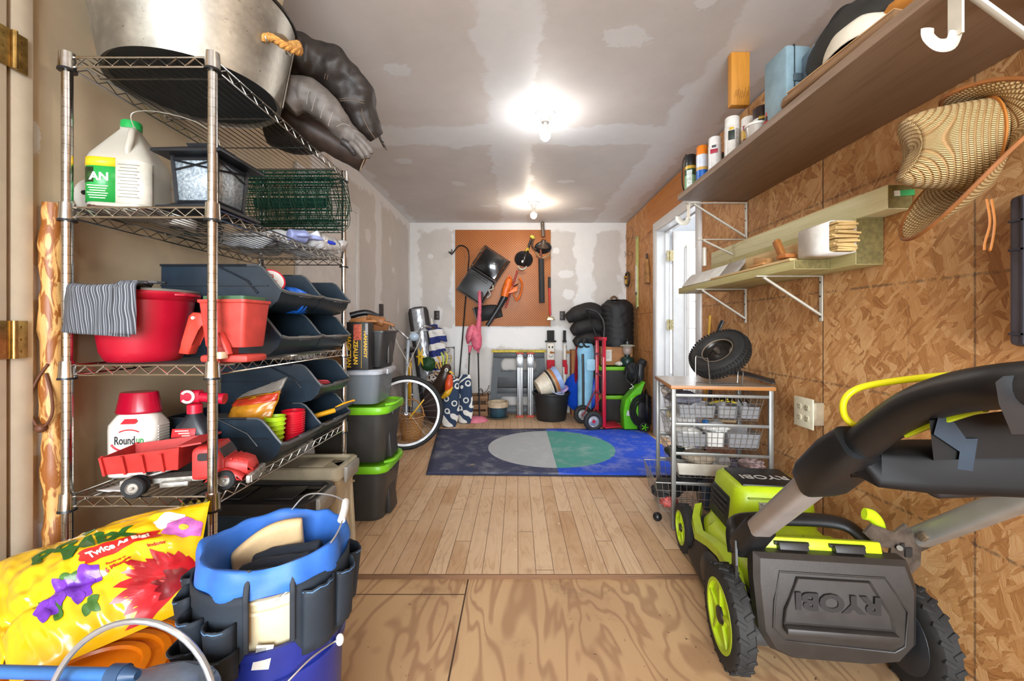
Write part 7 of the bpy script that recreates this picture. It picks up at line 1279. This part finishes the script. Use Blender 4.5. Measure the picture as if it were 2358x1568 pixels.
for k in range(5): b.box((-.122, .50, .275+.024*k), (.008, .17, .008), (0, rad(7), 0))
b.make('side_vent', mat('#2a2a2b', .5), t, local=True); b = B(); b.box((.045, .338, .372), (.14, .004, .045), (rad(-9), 0, 0)); b.make('warning_label', mat('#8a857c', .5, var=.7, vs=120), t, local=True); b = B()
for k, q in enumerate(('#d8c32a', '#3a6ab0', '#d9d7cf')): bb_ = B(); bb_.box((.025+.034*k, .3355, .381), (.024, .004, .022), (rad(-9), 0, 0)); bb_.make('label_symbol', mat(q, .5), t, local=True)
b.bm.free(); b = B(); b.box((.03, .345, .408), (.19, .02, .006), (rad(-9), 0, 0), bev=.002); b.box((-.10, .347, .32), (.012, .012, .03), bev=.003); b.make('housing_slot', mat('#7f9312', .5), t, local=True)
b = B(); b.box((.02, .22, .285), (.28, .18, .10), bev=.03); b.make('rear_cowl', lime2, t, local=True); b = B(); b.box((.10, .16, .325), (.10, .06, .05), bev=.008); b.box((.15, .10, .34), (.06, .05, .06), (rad(-15), 0, 0), bev=.006); b.make('cowl_rib', lime2, t, local=True)
b = B(); b.tube(smoothpath([(-.225, .05, .34), (-.215, .09, .395), (-.17, .13, .415), (.0, .145, .42), (.14, .14, .418), (.19, .11, .395), (.215, .05, .345)], 6), .026, 12, flat=.62); b.make('carry_handle', gblk, t, local=True)
b = B(); b.box((.0, .005, .405), (.345, .045, .035), (rad(-20), 0, 0), bev=.006); b.make('lime_hinge_bar', lime2, t, local=True)
# rear discharge door
dz = .11
def DR(x, z, d=0): return V((x, -.035-.055*(1-((z-.22)/.24)**2)-d, z))
out = [(-.215, .398), (.215, .398), (.228, .33), (.220, .17), (.185, .11), (.10, .092), (-.11, .092), (-.175, .12), (-.210, .18), (-.222, .33)]
b = B(); n = len(out); rings = [[DR(x*q+.0*(1-q), .23+(z-.23)*q) for x, z in out] for q in (.02, .25, .5, .75, .93)]; rings += [[DR(x, z)+V((0, .012, 0)) for x, z in out], [DR(x, z)+V((0, .05, 0)) for x, z in out]]; b.loft(rings, False); b.make('rear_door', mblk, t, local=True, ang=30)
ins = [(-.105, .345), (.095, .345), (.145, .255), (.150, .215), (-.150, .215), (-.145, .255)]
b = B(); b.loft([[DR(x, z, .002) for x, z in ins], [DR(x, z, .010) for x, z in ins], [DR(x*.95, .27+(z-.27)*.93, .004) for x, z in ins], [DR(x*.02, .27+(z-.27)*.02, .004) for x, z in ins]], False); b.box((0, -.105, .205), (.30, .03, .022), bev=.006); b.ring([DR(x, z)[::2] for x, z in ins], [DR(x*.97, z*.995)[::2] for x, z in ins], .001) if False else None
ow = [(-.15, .355), (.14, .355), (.19, .27), (.182, .17), (.155, .148), (-.14, .158), (-.175, .195), (-.17, .275)]
b.tube([DR(x, z, .0015) for x, z in ow], .003, 6, True); b.make('door_panel', mat('#2f2b28', .5, var=.2, vs=12), t, local=True, ang=30)
text('RYOBI', .066, MM @ TR(DR(.0, .285, .0045), (rad(88), 0, 0)) @ Matrix.Rotation(pi, 4, 'Z'), mat('#1b1817', .6), t, bold=.003, sx=1.25, ext=.004)
for x in (-.09, .07): b = B(); b.box((x, -.025, .408), (.085, .03, .022), (rad(-25), 0, 0), bev=.003); b.cyl((x-.05, -.02, .415), (x+.05, -.02, .415), .006, seg=10); b.make('door_hinge', mat('#1f1d1c', .5), t, local=True)
# wheels
def mwheel(c, R, W_, outer, lug, hubm, nm):
    s = outer; b = B(); b.lathe([(R*.70, -W_/2), (R*.93, -W_/2), (R, -W_*.36), (R, W_*.36), (R*.93, W_/2), (R*.70, W_/2), (R*.70, -W_/2)], c, 56, (1, 0, 0))
    for k in range(lug):
        for q in (-1, 1): a = 2*pi*(k+(.5 if q > 0 else 0))/lug; o_ = b.M; b.M = Matrix.Translation(V(c)) @ Matrix.Rotation(a, 4, 'X'); b.box((q*W_*.22, 0, R*.995), (W_*.52, R*.09, R*.055), (0, 0, q*.55), bev=.0015, seg=1); b.M = o_
    wl = b.make(nm, mat('#1d1c1b', .75, var=.25, vs=40), t, local=True); h = W_/2*s
    b = B(); b.lathe([(0, h*.75), (R*.20, h*.8), (R*.24, h*.55), (R*.60, h*.62), (R*.64, h*1.02), (R*.715, h*1.04), (R*.72, h*.5), (R*.70, -h*.9), (R*.5, -h*.7), (0, -h*.7)][::1], c, 56, (1, 0, 0)); b.make('hub_disc', hubm, wl, local=True)
    b = B(); b.lathe([(0, h*1.06), (R*.16, h*1.02), (R*.19, h*.7), (0, h*.7)], c, 28, (1, 0, 0)); b.make('hub_cap', gblk, wl, local=True)
    b = B()
    for k in range(5): a = 2*pi*k/5; o_ = b.M; b.M = Matrix.Translation(V(c)) @ Matrix.Rotation(a, 4, 'X'); b.box((h*.72, 0, R*.42), (abs(h)*.5, R*.10, R*.46), bev=.004); b.M = o_
    b.make('hub_spokes', hubm, wl, local=True)
mwheel((-.262, .02, .150), .150, .058, -1, 22, lime2, 'rear_wheel'); mwheel((.262, .0, .150), .150, .058, 1, 22, lime2, 'rear_wheel'); mwheel((-.215, .665, .128), .108, .05, -1, 18, lime2, 'front_wheel'); mwheel((.23, .665, .128), .108, .05, 1, 18, lime2, 'front_wheel')
b = B(); b.lathe([(0, -.035), (.05, -.036), (.09, -.034), (.105, -.030), (.108, -.02), (0, -.02)], (.262, 0, .15), 48, (1, 0, 0)); b.make('inner_wheel_cover', mat('#2a2c30', .4), t, local=True); b = B(); b.cyl((-.25, .015, .15), (.25, 0, .15), .012, seg=12); b.make('axle', mat('#3a3835', .5, .5), t, local=True)
# side plates and handle
stl = mat('#5b5148', .45, .5, var=.3, vs=30)
b = B(); b.ext([(-.03, -.12), (.03, -.12), (.05, .02), (.06, .12), (.03, .17), (-.03, .17), (-.05, .10), (-.03, 0)], .008, MM @ TR((-.245, .02, .24), (rad(90), 0, rad(75))), .001); b.make('side_plate', mat('#2a2725', .5, .2, var=.2), t)
bp = [(1990, 1228), (2008, 1207), (2040, 1218), (2060, 1226), (2086, 1206), (2112, 1236), (2122, 1262), (2120, 1302), (2078, 1342), (2060, 1310), (2046, 1300), (2052, 1262), (2020, 1258)]
q3 = [P(x, y, 1.30) for x, y in bp]; b = B(); b.loft([[p for p in q3], [p+V((0, .008, 0)) for p in q3]]); b.make('side_plate', stl, t)
b = B(); b.box(P(2092, 1272, 1.297), (.022, .004, .03)); b.box(P(2078, 1258, 1.297), (.012, .004, .02)); b.make('plate_slot', mat('#1a1716', .6), t)
b = B(); b.cyl(P(2072, 1262, 1.30), P(2072, 1262, 1.285), .008, seg=12); b.make('bolt', mat('#6c675e', .5, .6), t)
b = B(); b.tube([P(2078, 1340, 1.30), P(2062, 1370, 1.29), P(2066, 1400, 1.29)], .006, 8); b.make('linkage', stl, t)
b = B(); b.tube(smoothpath([P(2028, 1232, 1.34), P(2022, 1205, 1.34), P(2008, 1188, 1.34), P(1990, 1183, 1.34)], 5), [.019]*16, 12, flat=.65); b.make('height_lever', lime2, t)
def sq(b, pts, hw_, hh, k=4):
    """bar with a rounded rectangular section"""
    pts = [V(p) for p in pts]; rings = []
    for i, p in enumerate(pts):
        d = (pts[min(i+1, len(pts)-1)]-pts[max(i-1, 0)]).normalized(); F = frame(d, (1, 0, 0) if abs(d.x) < .8 else (0, 0, 1)); w_ = hw_[i] if isinstance(hw_, list) else hw_; h_ = hh[i] if isinstance(hh, list) else hh
        rings.append([p+F @ V((x, y, 0)) for x, y in rrect(2*w_, 2*h_, min(w_, h_)*.55, k)])
    b.loft(rings); return b
lt_ = [P(1708, 1262, 1.345), P(1752, 1212, 1.265)]; b = B(); sq(b, [lt_[0], lt_[0].lerp(lt_[1], .25), lt_[1]], [.030, .036, .034], [.034, .040, .038]); b.make('lower_socket', gblk, t)
b = B(); sq(b, [P(1742, 1222, 1.28), P(1895, 1093, .945)], .026, .031); b.make('handle_tube', tube_m, t)
b = B(); sq(b, [P(1878, 1108, .975), P(1892, 1096, .95), P(1945, 1050, .875), P(1985, 1018, .828)], [.036, .042, .043, .036], [.044, .050, .050, .044]); b.make('handle_clamp', gblk, t)
b = B(); b.tube(smoothpath([P(1965, 1040, .85), P(2030, 985, .775), P(2110, 935, .70), P(2200, 905, .63), P(2300, 890, .565), P(2420, 882, .52)], 6), .031, 20); b.make('upper_handle', gblk, t)
b = B(); sq(b, [P(2115, 1238, 1.325), P(2440, 1112, .985)], .028, .033); b.make('handle_tube', mat('#97958f', .4, .5, var=.06), t); b = B(); sq(b, [P(2098, 1252, 1.36), P(2160, 1222, 1.27)], .024, .029); b.make('tube_end', mat('#4a453f', .5, .4), t); b = B(); b.box(P(2128, 1236, 1.275), (.02, .02, .03), (rad(40), 0, 0), bev=.004); b.make('latch', mat('#7a6a58', .4, .5), t)
b = B(); sq(b, [P(1965, 1058, .86), P(2010, 1068, .84), P(2120, 1072, .82), P(2420, 1078, .77)], [.034, .040, .046, .048], [.030, .040, .046, .048]); b.make('console', conm, t)
b = B(); b.loft([[P(x, y, Y) for x, y in ((2140, 968), (2360, 940), (2420, 1050), (2150, 1060))] for Y in (.80, .66)]); b.make('switch_box', conm, t); b = B(); b.loft([[P(x, y, Y) for x, y in ((2160, 962), (2185, 955), (2225, 1010), (2252, 1010), (2240, 1085), (2205, 1080), (2210, 1040), (2150, 1000))] for Y in (.70, .655)]); b.make('brace_fin', mat('#22303c', .35), t)
b = B(); b.loft([[P(x, y, Y) for x, y in ((2292, 880), (2310, 866), (2420, 858), (2440, 1000), (2330, 1000), (2300, 930))] for Y in (.62, .53)]); b.make('grip_housing', gblk, t); 
b = B(); sq(b, [P(2130, 1100, .82), P(2150, 1118, .815), P(2300, 1112, .80), P(2330, 1095, .80)], .018, .022); b.make('underside_pod', mat('#15171a', .4), t)
for x in (2192, 2312): b = B(); b.box(P(x, 1120, .79), (.022, .012, .020), (0, rad(15), 0), bev=.003); b.make('lime_button', mat('#c6c81c', .4), t)
yel = mat('#d8cf12', .35, var=.05); b = B(); b.tube(smoothpath([P(2030, 1008, .80), P(1990, 990, .825), P(1952, 968, .84), P(1941, 940, .842), P(1950, 912, .838), P(1985, 891, .825), P(2070, 876, .78), P(2180, 865, .72), P(2300, 862, .67), P(2420, 864, .63)], 6), .0065, 10); b.make('bail_bar', yel, t)
b = B(); sq(b, [P(2085, 1000, .73), P(2150, 972, .68), P(2230, 945, .625), P(2262, 932, .60)], [.006, .007, .008, .011], .004); b.make('bail_lever', mat('#b8cf1c', .35), t); b = B(); b.box(P(2262, 875, .592), (.02, .012, .008), bev=.003); b.make('lime_button', mat('#c6c81c', .4), t)
